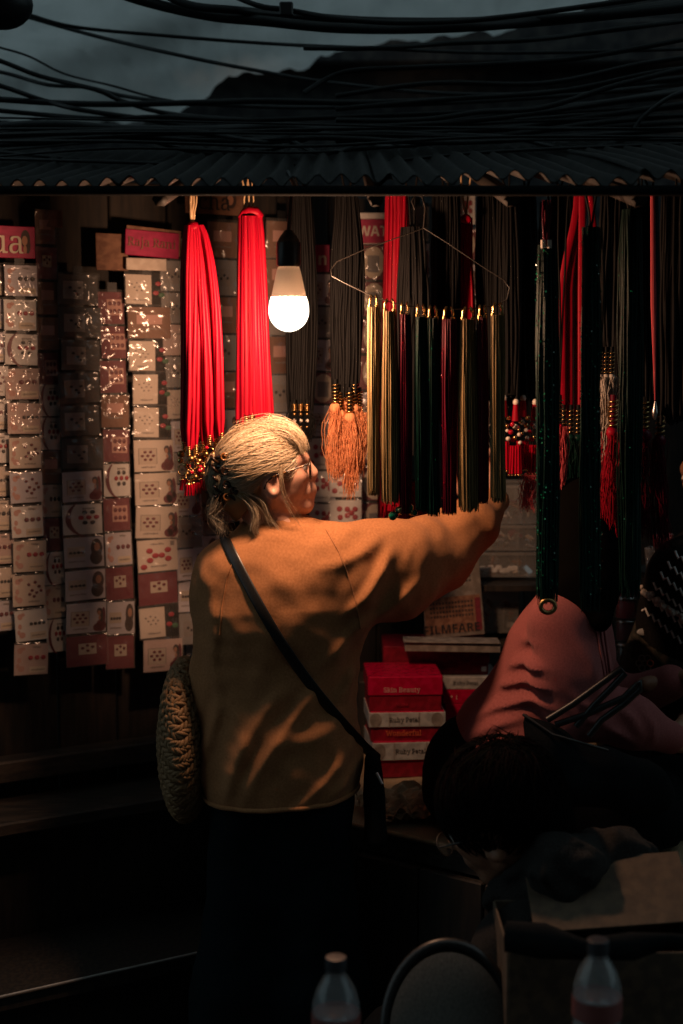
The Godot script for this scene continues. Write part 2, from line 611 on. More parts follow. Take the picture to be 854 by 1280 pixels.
	plain("bottle_label", lin(0.16, 0.045, 0.04), 0.5)
	var wt := plain("water", Color(0.9, 0.95, 1.0, 0.05), 0.02)
	wt.transparency = BaseMaterial3D.TRANSPARENCY_ALPHA
	grained("tin_white", Color(0.26, 0.27, 0.27), Color(0.46, 0.46, 0.45), 0.6, Vector3(3, 3, 3), 0.05)

# ---------------------------------------------------------------- setting
func eave_depth(px: float) -> float:
	return lerpf(2.48, 2.26, px / 854.0)

func make_setting() -> void:
	var mb := MB.new()
	mb.box(Transform3D(Basis.IDENTITY, Vector3(0, -0.1, -1)), Vector3(60, 0.2, 60))
	structure("street", mb, M.asphalt)
	# the dark house wall behind and above the stall
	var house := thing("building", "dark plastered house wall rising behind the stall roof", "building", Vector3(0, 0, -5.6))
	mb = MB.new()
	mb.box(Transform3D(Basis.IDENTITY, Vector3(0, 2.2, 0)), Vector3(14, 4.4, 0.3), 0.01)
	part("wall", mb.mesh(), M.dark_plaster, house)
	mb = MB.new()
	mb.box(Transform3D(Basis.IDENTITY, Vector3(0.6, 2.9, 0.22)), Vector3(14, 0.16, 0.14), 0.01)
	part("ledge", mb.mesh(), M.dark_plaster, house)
	var added_house := thing("building", "unseen tall dark house added across the street to cut sky light from the front", "building", Vector3(0, 0, 2.6))  # out of view, added to hold back sky light on the stall front
	mb = MB.new()
	mb.box(Transform3D(Basis.IDENTITY, Vector3(0, 3.2, 0)), Vector3(16, 6.4, 0.4), 0.01)
	part("wall", mb.mesh(), M.dark_plaster, added_house)
	mb = MB.new()
	mb.box(Transform3D(Basis.IDENTITY, Vector3(0, 6.5, -0.1)), Vector3(16, 0.2, 0.7), 0.02)
	part("cornice", mb.mesh(), M.dark_plaster, added_house)
	# sagging tarpaulin high up
	var edge := [[-120, 160], [0, 152], [60, 152], [120, 153], [170, 151], [215, 145], [245, 134], [262, 126], [268, 116], [274, 108], [286, 98], [306, 88], [345, 92], [385, 82], [402, 66], [430, 62], [470, 55], [520, 50], [560, 46], [600, 40], [640, 38], [690, 22], [740, 10], [790, -6], [860, -30]]
	var tarp := thing("tarpaulin", "pale grey sagging tarpaulin with a torn dark edge high above the stall", "tarpaulin", P(300, 0, 4.4))
	mb = MB.new()
	mb.grid(110, 46, func(u: float, v: float) -> Vector3:
		var s := u * (edge.size() - 1)
		var i := mini(int(s), edge.size() - 2)
		var e := Vector2(edge[i][0], edge[i][1]).lerp(Vector2(edge[i + 1][0], edge[i + 1][1]), s - i)
		var straight := lerpf(-120 - 700 * v, 860 + 700 * v, u)
		var x := lerpf(e.x, straight, smoothstep(0.0, 0.5, v))
		var y := e.y * (1.0 - v) - 340.0 * minf(v, 0.62) / 0.62 - 1500.0 * maxf(0.0, v - 0.62) / 0.38
		y += noise.get_noise_2d(x * 1.2, 77.0) * 9.0 * (1.0 - v)
		var d := lerpf(4.7, 3.2, v / 0.62) if v < 0.62 else lerpf(3.2, 1.2, (v - 0.62) / 0.38)  # the stretch overhead is unseen, drawn out to shade the foreground
		# long creases that run down to the right, and slack between them
		var q := x * 0.34 + y
		d += noise.get_noise_2d(q * 0.30, x * 0.03) * 0.26 + noise.get_noise_2d(x * 0.12 + 300.0, y * 0.16) * 0.12
		d += 0.045 * sin(q * 0.045)
		return P(x, y, d))
	wpart("sheet", mb, M.tarp, tarp)
	mb = MB.new()
	var hem := PackedVector3Array()
	for x in range(-120, 200, 20):
		hem.append(P(x, 158 + noise.get_noise_1d(x) * 4, 4.68))
	mb.tube(hem, PackedFloat32Array([0.012]), 6)
	wpart("rope", mb, M.grey_rubber, tarp)
	# corrugated roof
	var roof := thing("corrugated_roof", "rusty dark corrugated metal roof sheets sloping up behind the hanging goods", "roof", P(427, 236, 2.78))
	var slope := deg_to_rad(11.0)
	for k in 4:
		var x0 := -190.0 + k * 330.0
		var x1 := x0 + 352.0
		mb = MB.new()
		for side in [0.0, 0.0025]:
			mb.grid(170, 6, func(u: float, v: float) -> Vector3:
				var px := lerpf(x0, x1, u)
				var base := P(px, 229 + noise.get_noise_2d(px * 0.25, k * 30.0) * 6.0, eave_depth(px))
				var run := v * 1.25
				var wave := cos(TAU * base.x / 0.040) * 0.0075
				return base + Vector3(0, sin(slope), -cos(slope)) * run + Vector3(0, wave + k * 0.004 - side + noise.get_noise_2d(px * 0.2, v * 60.0 + k * 9.0) * 0.012, 0))
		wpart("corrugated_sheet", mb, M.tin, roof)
	mb = MB.new()
	var bm := PackedVector3Array()
	for px in range(-220, 1080, 100):
		bm.append(P(px, 238.5, eave_depth(px) + 0.005))
	mb.tube(bm, PackedFloat32Array([0.0085]), 8, true, 1.0)
	wpart("eave_beam", mb, M.black_cloth, roof)
	for px in [-60, 200, 470, 640, 800, 960]:
		mb = MB.new()
		var a := P(px, 240, eave_depth(px) + 0.06) + Vector3(0, -0.012, 0)
		var far := Vector3(0, sin(slope), -cos(slope)) * 1.15
		mb.tube(PackedVector3Array([a, a + far]), PackedFloat32Array([0.014]), 6)
		wpart("rafter", mb, M.old_wood, roof)
	# the stall: boards, ledges, back wall, counter, posts
	var stall := thing("market_stall", "dark wooden market stall with boarded left side and goods counter", "stall", Vector3(-0.2, 0, -3.4))
	var wb := Basis(WALL_T, Vector3.UP, WALL_N)
	for k in 13:
		var s := -0.62 + k * 0.145
		mb = MB.new()
		var h := 2.14 - 0.72
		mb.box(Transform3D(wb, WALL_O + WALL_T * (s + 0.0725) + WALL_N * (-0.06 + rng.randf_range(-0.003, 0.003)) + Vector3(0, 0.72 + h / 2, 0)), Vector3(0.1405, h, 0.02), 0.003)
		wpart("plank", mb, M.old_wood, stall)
	for q in [[0.80, 0.05, -0.02, 0.06, "rail"], [0.715, 0.03, 0.05, 0.20, "ledge"], [0.425, 0.035, 0.16, 0.40, "step"]]:
		mb = MB.new()
		mb.box(Transform3D(wb, WALL_O + WALL_T * 0.22 + WALL_N * (q[2] as float) + Vector3(0, q[0], 0)), Vector3(1.72, q[1], q[3]), 0.004)
		wpart(q[4], mb, M.old_wood if q[4] == "step" else M.rail_wood, stall)
	mb = MB.new()
	mb.box(Transform3D(wb, WALL_O + WALL_T * 0.22 + WALL_N * 0.02 + Vector3(0, 0.55, 0)), Vector3(1.70, 0.296, 0.12), 0.004)
	wpart("front_board", mb, M.old_wood, stall)
	mb = MB.new()
	mb.box(Transform3D(wb, WALL_O + WALL_T * 0.22 + WALL_N * 0.14 + Vector3(0, 0.203, 0)), Vector3(1.70, 0.406, 0.34), 0.004)
	wpart("plinth", mb, M.old_wood, stall)
	mb = MB.new()
	var se := WALL_O + WALL_N * 0.365 + Vector3(0, 0.4455, 0)
	mb.box(Transform3D(wb, se + WALL_T * 0.2), Vector3(1.2, 0.003, 0.005), 0.0005)
	wpart("edge_glint", mb, M.band_grey, stall)  # pale strip standing in for the glint along the step edge
	# back wall boards of the right part
	for k in 13:
		mb = MB.new()
		mb.box(Transform3D(Basis.IDENTITY, Vector3(-0.22 + k * 0.165, 1.05, -4.02 + rng.randf_range(-0.003, 0.003))), Vector3(0.161, 2.1, 0.02), 0.003)
		wpart("plank", mb, M.old_wood, stall)
	# side wall that closes the stall on the right, and the short return in the corner
	mb = MB.new()
	mb.box(Transform3D(Basis.IDENTITY, Vector3(1.95, 1.1, -3.2)), Vector3(0.03, 2.2, 1.65), 0.003)
	wpart("side_wall", mb, M.old_wood, stall)
	# counter, its front edge turning towards the street
	var A := P(455, 1034, 2.84)
	A.y = 0.76
	var cdir := Vector3(0.82, 0, 0.572).normalized()
	var cn := Vector3(-cdir.z, 0, cdir.x)
	var pts := [A - cdir * 0.32, A + cdir * 1.5, Vector3(1.93, 0.76, -4.0), Vector3(-0.2, 0.76, -4.0)]
	mb = MB.new()
	var top := []
	var low := []
	for p in pts:
		top.append(Vector3(p.x, 0.76, p.z))
		low.append(Vector3(p.x, 0.715, p.z))
	mb.flat(top)
	low.reverse()
	mb.flat(low)
	low.reverse()
	for k in 4:
		var j := (k + 1) % 4
		mb.flat([low[k], low[j], top[j], top[k]])
	wpart("counter_top", mb, M.rail_wood, stall)
	for k in 12:
		mb = MB.new()
		var c := A - cdir * 0.3 + cdir * (0.15 * k + 0.075) + cn * -0.03
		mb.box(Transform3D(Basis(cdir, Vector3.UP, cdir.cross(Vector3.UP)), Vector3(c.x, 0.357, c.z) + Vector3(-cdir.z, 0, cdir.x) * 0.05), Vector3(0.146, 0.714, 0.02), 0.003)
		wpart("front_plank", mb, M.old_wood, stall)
	var mat := thing("woven_mat", "tan woven mat spread over the counter beneath the paper and the seated person", "mat", A + Vector3(0, 0.002, 0))
	mb = MB.new()
	var ins := [A - cdir * 0.25 - cn * -0.01, A + cdir * 1.45, Vector3(1.8, 0.76, -3.9), Vector3(-0.1, 0.76, -3.9)]
	mb.grid(60, 50, func(u: float, v: float) -> Vector3:
		var p: Vector3 = (ins[0] as Vector3).lerp(ins[1], u).lerp((ins[3] as Vector3).lerp(ins[2], u), v)
		return Vector3(p.x, 0.7645 + 0.0035 * (0.5 + 0.5 * sin(u * 330.0)) + noise.get_noise_2d(p.x * 300, p.z * 300) * 0.002, p.z))
	wpart("weave", mb, M.mat_weave, mat)
	for k in 2:
		mb = MB.new()
		var e0: Vector3 = ins[0] if k == 0 else ins[1]
		var e1: Vector3 = ins[1] if k == 0 else ins[2]
		mb.tube(PackedVector3Array([e0 + Vector3(0, 0.006, 0), e1 + Vector3(0, 0.006, 0)]), PackedFloat32Array([0.005]), 6)
		wpart("border", mb, M.kraft, mat)
	# posts
	for q in [[1.55, -2.35], [-1.45, -2.95]]:
		mb = MB.new()
		mb.box(Transform3D(Basis.IDENTITY, Vector3(q[0], 1.1, q[1])), Vector3(0.07, 2.2, 0.07), 0.006)
		wpart("post", mb, M.old_wood, stall)

func make_cables() -> void:
	# [[px, py] ..., depth, radius]
	var lines := [
		[[[-40, 8], [20, 14], [90, 33], [200, 44], [330, 54], [460, 60], [640, 66], [900, 60]], 3.5, 0.0045, "thin black cable that droops from the upper left corner across the pale tarpaulin"],
		[[[-40, -4], [25, 18], [120, 45], [220, 68], [310, 86], [420, 104], [600, 118], [900, 110]], 3.55, 0.005, "black cable falling steeply from the upper left corner to the torn tarpaulin edge"],
		[[[120, -20], [180, 1], [260, 19], [330, 26], [430, 35], [560, 34], [700, 24], [900, 4]], 3.2, 0.012, "thick black cable bundle swinging along the top edge of the picture"],
		[[[170, -30], [230, 4], [300, 13], [380, 20], [470, 26], [600, 26], [740, 18], [900, -6]], 3.25, 0.009, "second thick black cable just above the heaviest one by the tarpaulin"],
		[[[260, -20], [320, 6], [358, 12], [430, 24], [520, 28], [640, 20], [900, -16]], 3.15, 0.006, "thin cable over the thick cables with a small clamp near its middle"],
		[[[-40, 68], [0, 76], [50, 95], [120, 112], [150, 125], [205, 141], [300, 150], [500, 160], [900, 130]], 3.45, 0.006, "black cable sagging over the lower left of the tarpaulin"],
		[[[-40, 82], [10, 92], [60, 106], [110, 109], [150, 119], [200, 126], [260, 130], [420, 134], [700, 120], [900, 96]], 3.5, 0.005, "wavy cable crossing beneath the tarpaulin's middle crease"],
		[[[-40, 100], [0, 107], [50, 124], [100, 137], [170, 147], [260, 160], [420, 166], [640, 164], [900, 150]], 3.4, 0.006, "low cable dipping beside the tarpaulin's bottom hem"],
		[[[-40, 120], [0, 124], [80, 129], [160, 130], [250, 128], [330, 126], [470, 128], [660, 118], [900, 92]], 3.45, 0.0075, "straight dark cable running level under the tarpaulin"],
		[[[-40, 134], [40, 142], [120, 148], [210, 146], [300, 150], [430, 146], [620, 138], [900, 116]], 3.4, 0.006, "dark cable lying along the bottom of the tarpaulin"],
		[[[-40, 50], [30, 68], [80, 92], [140, 107], [190, 121], [235, 129]], 3.6, 0.003, "faint thin wire slanting down over the tarpaulin crease"],
		[[[-40, 160], [60, 154], [160, 160], [260, 161], [340, 157], [424, 161], [520, 156], [640, 140], [760, 128], [900, 104]], 3.3, 0.008, "grey cable with pale sheen resting above the roof"],
		[[[180, 172], [250, 190], [330, 188], [410, 166], [480, 158], [600, 150], [760, 128], [900, 110]], 3.25, 0.006, "loose black cable looping over the roof sheets"],
		[[[380, 116], [430, 90], [520, 84], [620, 80], [740, 70], [900, 40]], 3.3, 0.006, "cable rising to the right in front of the dark wall"],
		[[[380, 60], [470, 60], [560, 54], [660, 50], [760, 38], [900, 20]], 3.35, 0.006, "upper pale edged cable by the dark wall"],
		[[[420, 150], [520, 150], [600, 140], [680, 134], [780, 104], [900, 76]], 3.2, 0.006, "cable bending up sharply at the right over the roof"],
		[[[560, 168], [640, 172], [712, 186], [780, 174], [800, 150], [840, 120], [900, 100]], 3.2, 0.005, "thin looped cable hooked over the right roof sheets"],
		[[[420, 176], [520, 168], [640, 160], [740, 146], [900, 124]], 3.25, 0.007, "black cable stretched low above the right roof sheets"],
		[[[-40, 182], [60, 178], [140, 170], [260, 176], [400, 172], [560, 178], [720, 170], [900, 158]], 3.15, 0.006, "lowest cable lying right on the corrugated roof"],
		[[[-40, 172], [80, 166], [220, 164], [330, 172], [470, 166], [610, 170], [760, 152], [900, 140]], 3.2, 0.0065, "second lowest cable on the corrugated roof"],
		[[[270, 168], [330, 178], [362, 176], [400, 192], [450, 184], [520, 182]], 3.15, 0.005, "short kinked cable end lying on the roof"],
		[[[420, 120], [540, 104], [680, 104], [800, 80], [900, 66]], 3.4, 0.006, "dim cable in the dark gap right of the torn tarpaulin"],
		[[[420, 136], [560, 124], [700, 114], [820, 90], [900, 82]], 3.35, 0.006, "dim cable below the gap right of the torn tarpaulin"],
	]
	# the finer wires of the tangle, in twos and threes
	for k in 11:
		var y := rng.randf_range(148, 196)
		var sag := rng.randf_range(-14, 22)
		var rise := rng.randf_range(-30, 14)
		lines.append([[[-60, y - rise * 0.3], [150, y + sag * 0.6 + rng.randf_range(-5, 5)], [380, y + sag + rng.randf_range(-6, 6)], [620, y + sag * 0.5 + rise * 0.6 + rng.randf_range(-5, 5)], [920, y + rise]], rng.randf_range(3.0, 3.5), rng.randf_range(0.0022, 0.0042), "fine dark wire in the dense cable tangle above the roof"])
	for l in lines:
		var curve := Curve3D.new()
		var pts: Array = l[0]
		var ps := []
		for i in pts.size():
			ps.append(P(pts[i][0], pts[i][1], l[1] + noise.get_noise_2d(pts[i][0] * 0.7, i * 9.0 + l[2] * 9000.0) * 0.12))
		for i in ps.size():
			var d: Vector3 = (ps[mini(i + 1, ps.size() - 1)] - ps[maxi(i - 1, 0)]) / 6.0
			curve.add_point(ps[i], -d, d)
		curve.bake_interval = 0.03
		var path := curve.get_baked_points()
		var mid: Vector3 = path[path.size() / 2]
		var t := thing("cable", l[3], "cable", mid, "fine wires of the overhead tangle" if l[3].begins_with("fine dark") else "overhead cables above the stall")
		var mb := MB.new()
		mb.tube(path, PackedFloat32Array([l[2]]), 7)
		wpart("sheath", mb, M.grey_rubber if l[2] == 0.008 or l[2] == 0.005 else M.black_rubber, t)
		if l[3].contains("clamp"):
			mb = MB.new()
			mb.box(Transform3D(Basis.IDENTITY, P(358, 12, 3.14)), Vector3(0.03, 0.03, 0.02), 0.003)
			wpart("clamp", mb, M.black_rubber, t)
	# the round dark thing in the upper left corner
	var lamp := thing("lamp_shade", "round dark unlit shade cut off by the upper left corner", "lamp shade", P(2, 4, 2.6))
	var mb2 := MB.new()
	var prof := []
	for k in 13:
		var a := PI * k / 12.0
		prof.append([0.055 * sin(a) + 0.001, 0.045 * -cos(a)])
	mb2.lathe(Transform3D.IDENTITY, prof, 20)
	part("shade", mb2.mesh(), M.black_rubber, lamp)
	mb2 = MB.new()
	mb2.tube(PackedVector3Array([Vector3(0, 0.04, 0), Vector3(-0.01, 0.5, 0)]), PackedFloat32Array([0.004]), 6)
	part("flex", mb2.mesh(), M.black_rubber, lamp)

# ---------------------------------------------------------------- packets on hanging strips
var unit := {}
var films: Array[Mesh] = []

func unit_rects(key: String, rects: Array, thick := 0.0006) -> Mesh:
	if not unit.has(key):
		var mb := MB.new()
		for r in rects:
			mb.box(Transform3D(Basis.IDENTITY, Vector3(r[0], r[1], 0)), Vector3(r[2], r[3], thick))
		unit[key] = mb.mesh()
	return unit[key]

func unit_dots(key: String, dots: Array, r: float) -> Mesh:
	if not unit.has(key):
		var mb := MB.new()
		for d in dots:
			mb.lathe(Transform3D(Basis(Vector3.RIGHT, PI / 2), Vector3(d[0], d[1], 0)), [[r, -0.0005], [r, 0.0008], [r * 0.8, 0.0016], [0.0001, 0.0018]], 12)
		unit[key] = mb.mesh()
	return unit[key]

func unit_arc(key: String, o: Vector2, r: float, w: float, a0: float, a1: float) -> Mesh:
	if not unit.has(key):
		var mb := MB.new()
		for k in 14:
			var p := a0 + (a1 - a0) * k / 14.0
			var q := a0 + (a1 - a0) * (k + 1) / 14.0
			var taper := sin(PI * (k + 0.5) / 14.0) * w + 0.015
			var e := [Vector2.from_angle(p), Vector2.from_angle(q)]
			mb.flat([Vector3(o.x + e[0].x * (r - taper), o.y + e[0].y * (r - taper), 0.0005), Vector3(o.x + e[0].x * r, o.y + e[0].y * r, 0.0005), Vector3(o.x + e[1].x * r, o.y + e[1].y * r, 0.0005), Vector3(o.x + e[1].x * (r - taper), o.y + e[1].y * (r - taper), 0.0005)])
		unit[key] = mb.mesh()
	return unit[key]

func unit_ellipses(key: String, es: Array) -> Mesh:
	if not unit.has(key):
		var mb := MB.new()
		for e in es:
			mb.disc(Vector3(e[0], e[1], 0), Vector3(e[2], 0, 0), Vector3(0, e[3], 0), 14)
		unit[key] = mb.mesh()
	return unit[key]

func make_films() -> void:
	for k in 5:
		var mb := MB.new()
		mb.grid(14, 12, func(u: float, v: float) -> Vector3:
			var x := u - 0.5
			var y := v - 0.5
			var seam := exp(-pow((v - 0.93) / 0.03, 2.0)) * 0.0030 - exp(-pow((v - 0.85) / 0.05, 2.0)) * 0.0012
			var puff := 0.003 * (1.0 - pow(absf(x) * 2.0, 4.0)) * (1.0 - pow(absf(y) * 2.0, 4.0))
			var crinkle := noise.get_noise_3d(x * 190.0 + k * 60.0, y * 150.0, k * 40.0) * 0.0052 + noise.get_noise_3d(x * 420.0, y * 330.0 + k * 77.0, k * 13.0) * 0.0010
			var rim := minf(minf(u, 1.0 - u), minf(v, 1.0 - v))
			return Vector3(x * 1.07, y * 1.10 + 0.03, 0.0045 + puff + seam + crinkle * smoothstep(0.0, 0.15, rim) + (crinkle * 0.6 if rim < 0.1 else 0.0)))
		films.append(mb.mesh())

func ring7(x: float, y: float, r: float) -> Array:
	var d := [[x, y]]
	for k in 6:
		d.append([x + r * cos(TAU * k / 6.0), y + r * sin(TAU * k / 6.0)])
	return d

func packet(strip: Node3D, where: Transform3D, w: float, h: float, style: String, film := true) -> void:
	var t := where
	t.basis = t.basis * Basis(Vector3.BACK, rng.randfn() * 0.020) * Basis(Vector3.RIGHT, rng.randf_range(-0.08, 0.05)) * Basis(Vector3.UP, rng.randf_range(-0.12, 0.12))
	var o := Node3D.new()
	o.name = "packet"
	strip.add_child(o, true)
	o.transform = strip.transform.affine_inverse() * t
	var s := Basis.from_scale(Vector3(w, h, 1))
	var at := func(called: String, m: Mesh, mat: String, z: float) -> void:
		part(called, m, M[mat], o, Transform3D(s, Vector3(0, 0, z)))
	var card := func(mat: String) -> void:
		if mat == "cream_card":
			mat = ["cream_card", "white_card", "cream_card", "rose_card", "white_card", "lilac_card"][rng.randi() % 6]
		at.call("card", unit_rects("card", [[0, 0, 1, 1]], 0.0024), mat, 0.0)
	var scribble := func(x: float, y: float, ww: float, key: String) -> void:
		var rs := []
		var q := x - ww / 2
		var r2 := RandomNumberGenerator.new()
		r2.seed = key.hash()
		while q < x + ww / 2:
			var l := r2.randf_range(0.02, 0.05)
			rs.append([q + l / 2, y + r2.randf_range(-0.008, 0.008), l, r2.randf_range(0.03, 0.06)])
			q += l + 0.015
		at.call("small_print", unit_rects("scribble" + key, rs), "print_grey", 0.0018)
	match style:
		"row3":
			card.call("cream_card")
			at.call("dots", unit_dots("row3", [[-0.02, 0.06], [0.17, 0.06], [0.36, 0.06]], 0.075), ["print_maroon", "print_maroon", "print_red", "print_black"][rng.randi() % 4], 0.0016)
			at.call("floral_print", unit_ellipses("floral", [[-0.34, 0.3, 0.08, 0.1], [-0.25, 0.36, 0.07, 0.06], [-0.36, -0.02, 0.06, 0.09], [-0.3, -0.3, 0.1, 0.1], [-0.4, -0.2, 0.05, 0.08]]), "print_pink", 0.00155)
			at.call("price_label", unit_rects("plabel", [[0.2, -0.34, 0.5, 0.2]]), "print_cream", 0.0014)
			scribble.call(0.2, -0.34, 0.4, "a")
			scribble.call(0.15, 0.4, 0.2, "b")
		"row4":
			card.call("cream_card")
			at.call("dots", unit_dots("row4", [[0.0, 0.04], [0.13, 0.04], [0.26, 0.04], [0.39, 0.04]], 0.055), "print_black", 0.0016)
			at.call("floral_print", unit_ellipses("floral", []), "print_pink", 0.00155)
			at.call("price_label", unit_rects("plabel", []), "print_cream", 0.0014)
			scribble.call(0.2, -0.34, 0.4, "a")
		"scatter":
			card.call("cream_card")
			at.call("dots", unit_dots("scatter", [[0.0, 0.2], [0.2, 0.26], [0.32, 0.12], [0.1, 0.0], [0.24, -0.08], [0.38, -0.02], [0.16, -0.2], [0.02, -0.12]], 0.05), "print_maroon", 0.0016)
			at.call("floral_print", unit_ellipses("floral", []), "print_pink", 0.00155)
			scribble.call(0.15, -0.36, 0.34, "c")
		"arc7":
			card.call("white_card")
			at.call("curved_band", unit_arc("arc", Vector2(0.18, 0.02), 0.62, 0.12, PI * 0.66, PI * 1.42), "print_maroon", 0.0016)
			at.call("dots", unit_dots("seven", ring7(0.16, 0.06, 0.2), 0.068), "print_black", 0.0016)
			at.call("centre_dots", unit_dots("three", [[0.16, 0.06], [-0.04, 0.06], [0.36, 0.06]], 0.072), "print_red", 0.0022)
			scribble.call(0.16, 0.36, 0.3, "d")
		"window7", "window7b":
			card.call("cream_card" if style == "window7" else "lilac_card")
			at.call("window", unit_rects("win", [[-0.16, -0.02, 0.46, 0.5]]), "print_beige", 0.0014)
			at.call("window_edge", unit_rects("winedge", [[-0.39, -0.02, 0.012, 0.5], [0.07, -0.02, 0.012, 0.5], [-0.16, 0.235, 0.46, 0.012]]), "print_grey", 0.0020)
			at.call("dots", unit_dots("win7", ring7(-0.16, 0.0, 0.14), 0.042), "print_maroon", 0.0020)
			at.call("photo_drape", unit_ellipses("drape", [[0.37, -0.28, 0.13, 0.21], [0.28, -0.34, 0.11, 0.14], [0.43, 0.0, 0.055, 0.34]]), "print_maroon", 0.0016)
			at.call("photo_hair", unit_ellipses("hair", [[0.33, 0.2, 0.075, 0.12], [0.38, 0.04, 0.045, 0.2]]), "print_hair", 0.0019)
			at.call("photo_face", unit_ellipses("face", [[0.315, 0.15, 0.045, 0.085], [0.33, -0.02, 0.03, 0.07]]), "print_skin", 0.0022)
			scribble.call(-0.16, -0.36, 0.34, "e")
		"big6":
			card.call("cream_card")
			at.call("dots", unit_dots("big6", [[-0.2, 0.16], [0.26, 0.16], [-0.06, 0.0], [0.1, 0.0], [-0.2, -0.14], [0.26, -0.12], [-0.36, -0.34]], 0.085), "print_red", 0.0016)
			at.call("stamp", unit_rects("stamp", [[0.38, 0.36, 0.1, 0.14]]), "print_grey", 0.0014)
			scribble.call(0.0, 0.36, 0.34, "f")
			scribble.call(0.02, -0.34, 0.4, "g")
		"bunch":
			card.call("white_card")
			at.call("dots", unit_dots("bunch", [[-0.2, 0.22], [0.05, 0.2], [0.3, 0.2], [0.05, 0.0], [-0.18, -0.06], [0.3, -0.06], [0.18, 0.08], [-0.34, -0.3]], 0.09), "print_red", 0.0016)
			scribble.call(0.0, -0.36, 0.4, "h")
		"maroon6":
			card.call("maroon_card")
			at.call("window", unit_rects("mwin", [[0.12, 0.02, 0.58, 0.5]]), "print_pink", 0.0014)
			at.call("dots", unit_dots("m6", [[-0.05, 0.14], [0.12, 0.14], [0.29, 0.14], [-0.05, -0.1], [0.12, -0.1], [0.29, -0.1]], 0.07), "print_maroon", 0.0019)
		"maroon3":
			card.call("maroon_card")
			at.call("window", unit_rects("m3win", [[0.02, 0.06, 0.44, 0.36]]), "print_beige", 0.0014)
			at.call("dots", unit_dots("m3", [[-0.1, 0.1], [0.03, 0.0], [0.15, 0.12], [0.02, 0.18]], 0.045), "print_maroon", 0.0019)
		"photo":
			card.call("lilac_card")
			at.call("window", unit_rects("pwin", [[-0.2, 0.02, 0.44, 0.34]]), "print_beige", 0.0014)
			at.call("dots", unit_dots("p4", [[-0.34, 0.0], [-0.24, 0.0], [-0.14, 0.0], [-0.04, 0.0]], 0.045), "print_black", 0.0019)
			at.call("photo_hair", unit_ellipses("phair", [[0.32, 0.12, 0.15, 0.32], [0.3, -0.2, 0.16, 0.24]]), "print_hair", 0.0016)
			at.call("photo_face", unit_ellipses("pface", [[0.33, 0.16, 0.075, 0.14]]), "print_skin", 0.0019)
			scribble.call(-0.2, -0.3, 0.4, "i")
		"grey":
			card.call("grey_card")
			at.call("window", unit_rects("gwin", [[-0.05, 0.0, 0.6, 0.5]]), "print_grey", 0.0014)
			at.call("dots", unit_dots("g5", [[-0.2, 0.04], [-0.08, -0.04], [0.04, 0.06], [0.16, -0.02]], 0.045), "print_black", 0.0019)
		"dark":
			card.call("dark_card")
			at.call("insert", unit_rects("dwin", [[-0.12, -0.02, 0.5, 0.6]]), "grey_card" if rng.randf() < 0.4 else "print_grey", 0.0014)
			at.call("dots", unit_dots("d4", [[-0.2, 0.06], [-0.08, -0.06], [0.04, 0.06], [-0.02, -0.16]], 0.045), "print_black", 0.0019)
		"lattice":
			card.call("maroon_card")
			at.call("window", unit_ellipses("lwin", [[0.1, 0.0, 0.4, 0.48]]), "print_cream", 0.0016)
			at.call("inset", unit_rects("lwin2", [[0.1, -0.04, 0.42, 0.5]]), "grey_card", 0.0019)
			scribble.call(0.1, 0.0, 0.36, "j")
			scribble.call(0.1, 0.12, 0.36, "k")
			scribble.call(0.1, -0.12, 0.36, "l")
		"clear":
			at.call("card", unit_rects("clearcard", [[-0.18, 0, 0.62, 0.94]], 0.0024), "cream_card", 0.0)
			at.call("dots", unit_dots("cl", [[-0.34, 0.16], [-0.22, 0.2], [-0.1, 0.16], [-0.28, 0.06], [-0.16, 0.08], [-0.04, 0.06], [-0.22, -0.04], [-0.1, -0.04]], 0.022), "print_grey", 0.0016)
			at.call("red_spot", unit_dots("rs", [[0.3, 0.2], [0.24, -0.1]], 0.075), "print_red", 0.0)
			at.call("green_spot", unit_dots("gs", [[0.38, -0.16]], 0.08), "print_green", 0.0)
			scribble.call(-0.16, -0.34, 0.3, "m")
		"brown":
			card.call("brown_card")
			at.call("window", unit_rects("bwin", [[0, 0.1, 0.6, 0.3]]), "print_pink", 0.0014)
			scribble.call(0.0, -0.2, 0.5, "n")
		_:
			card.call("cream_card")
			scribble.call(0.0, 0.2, 0.5, "o")
	if film:
		at.call("plastic_sleeve", films[rng.randi() % films.size()], "film", 0.0)

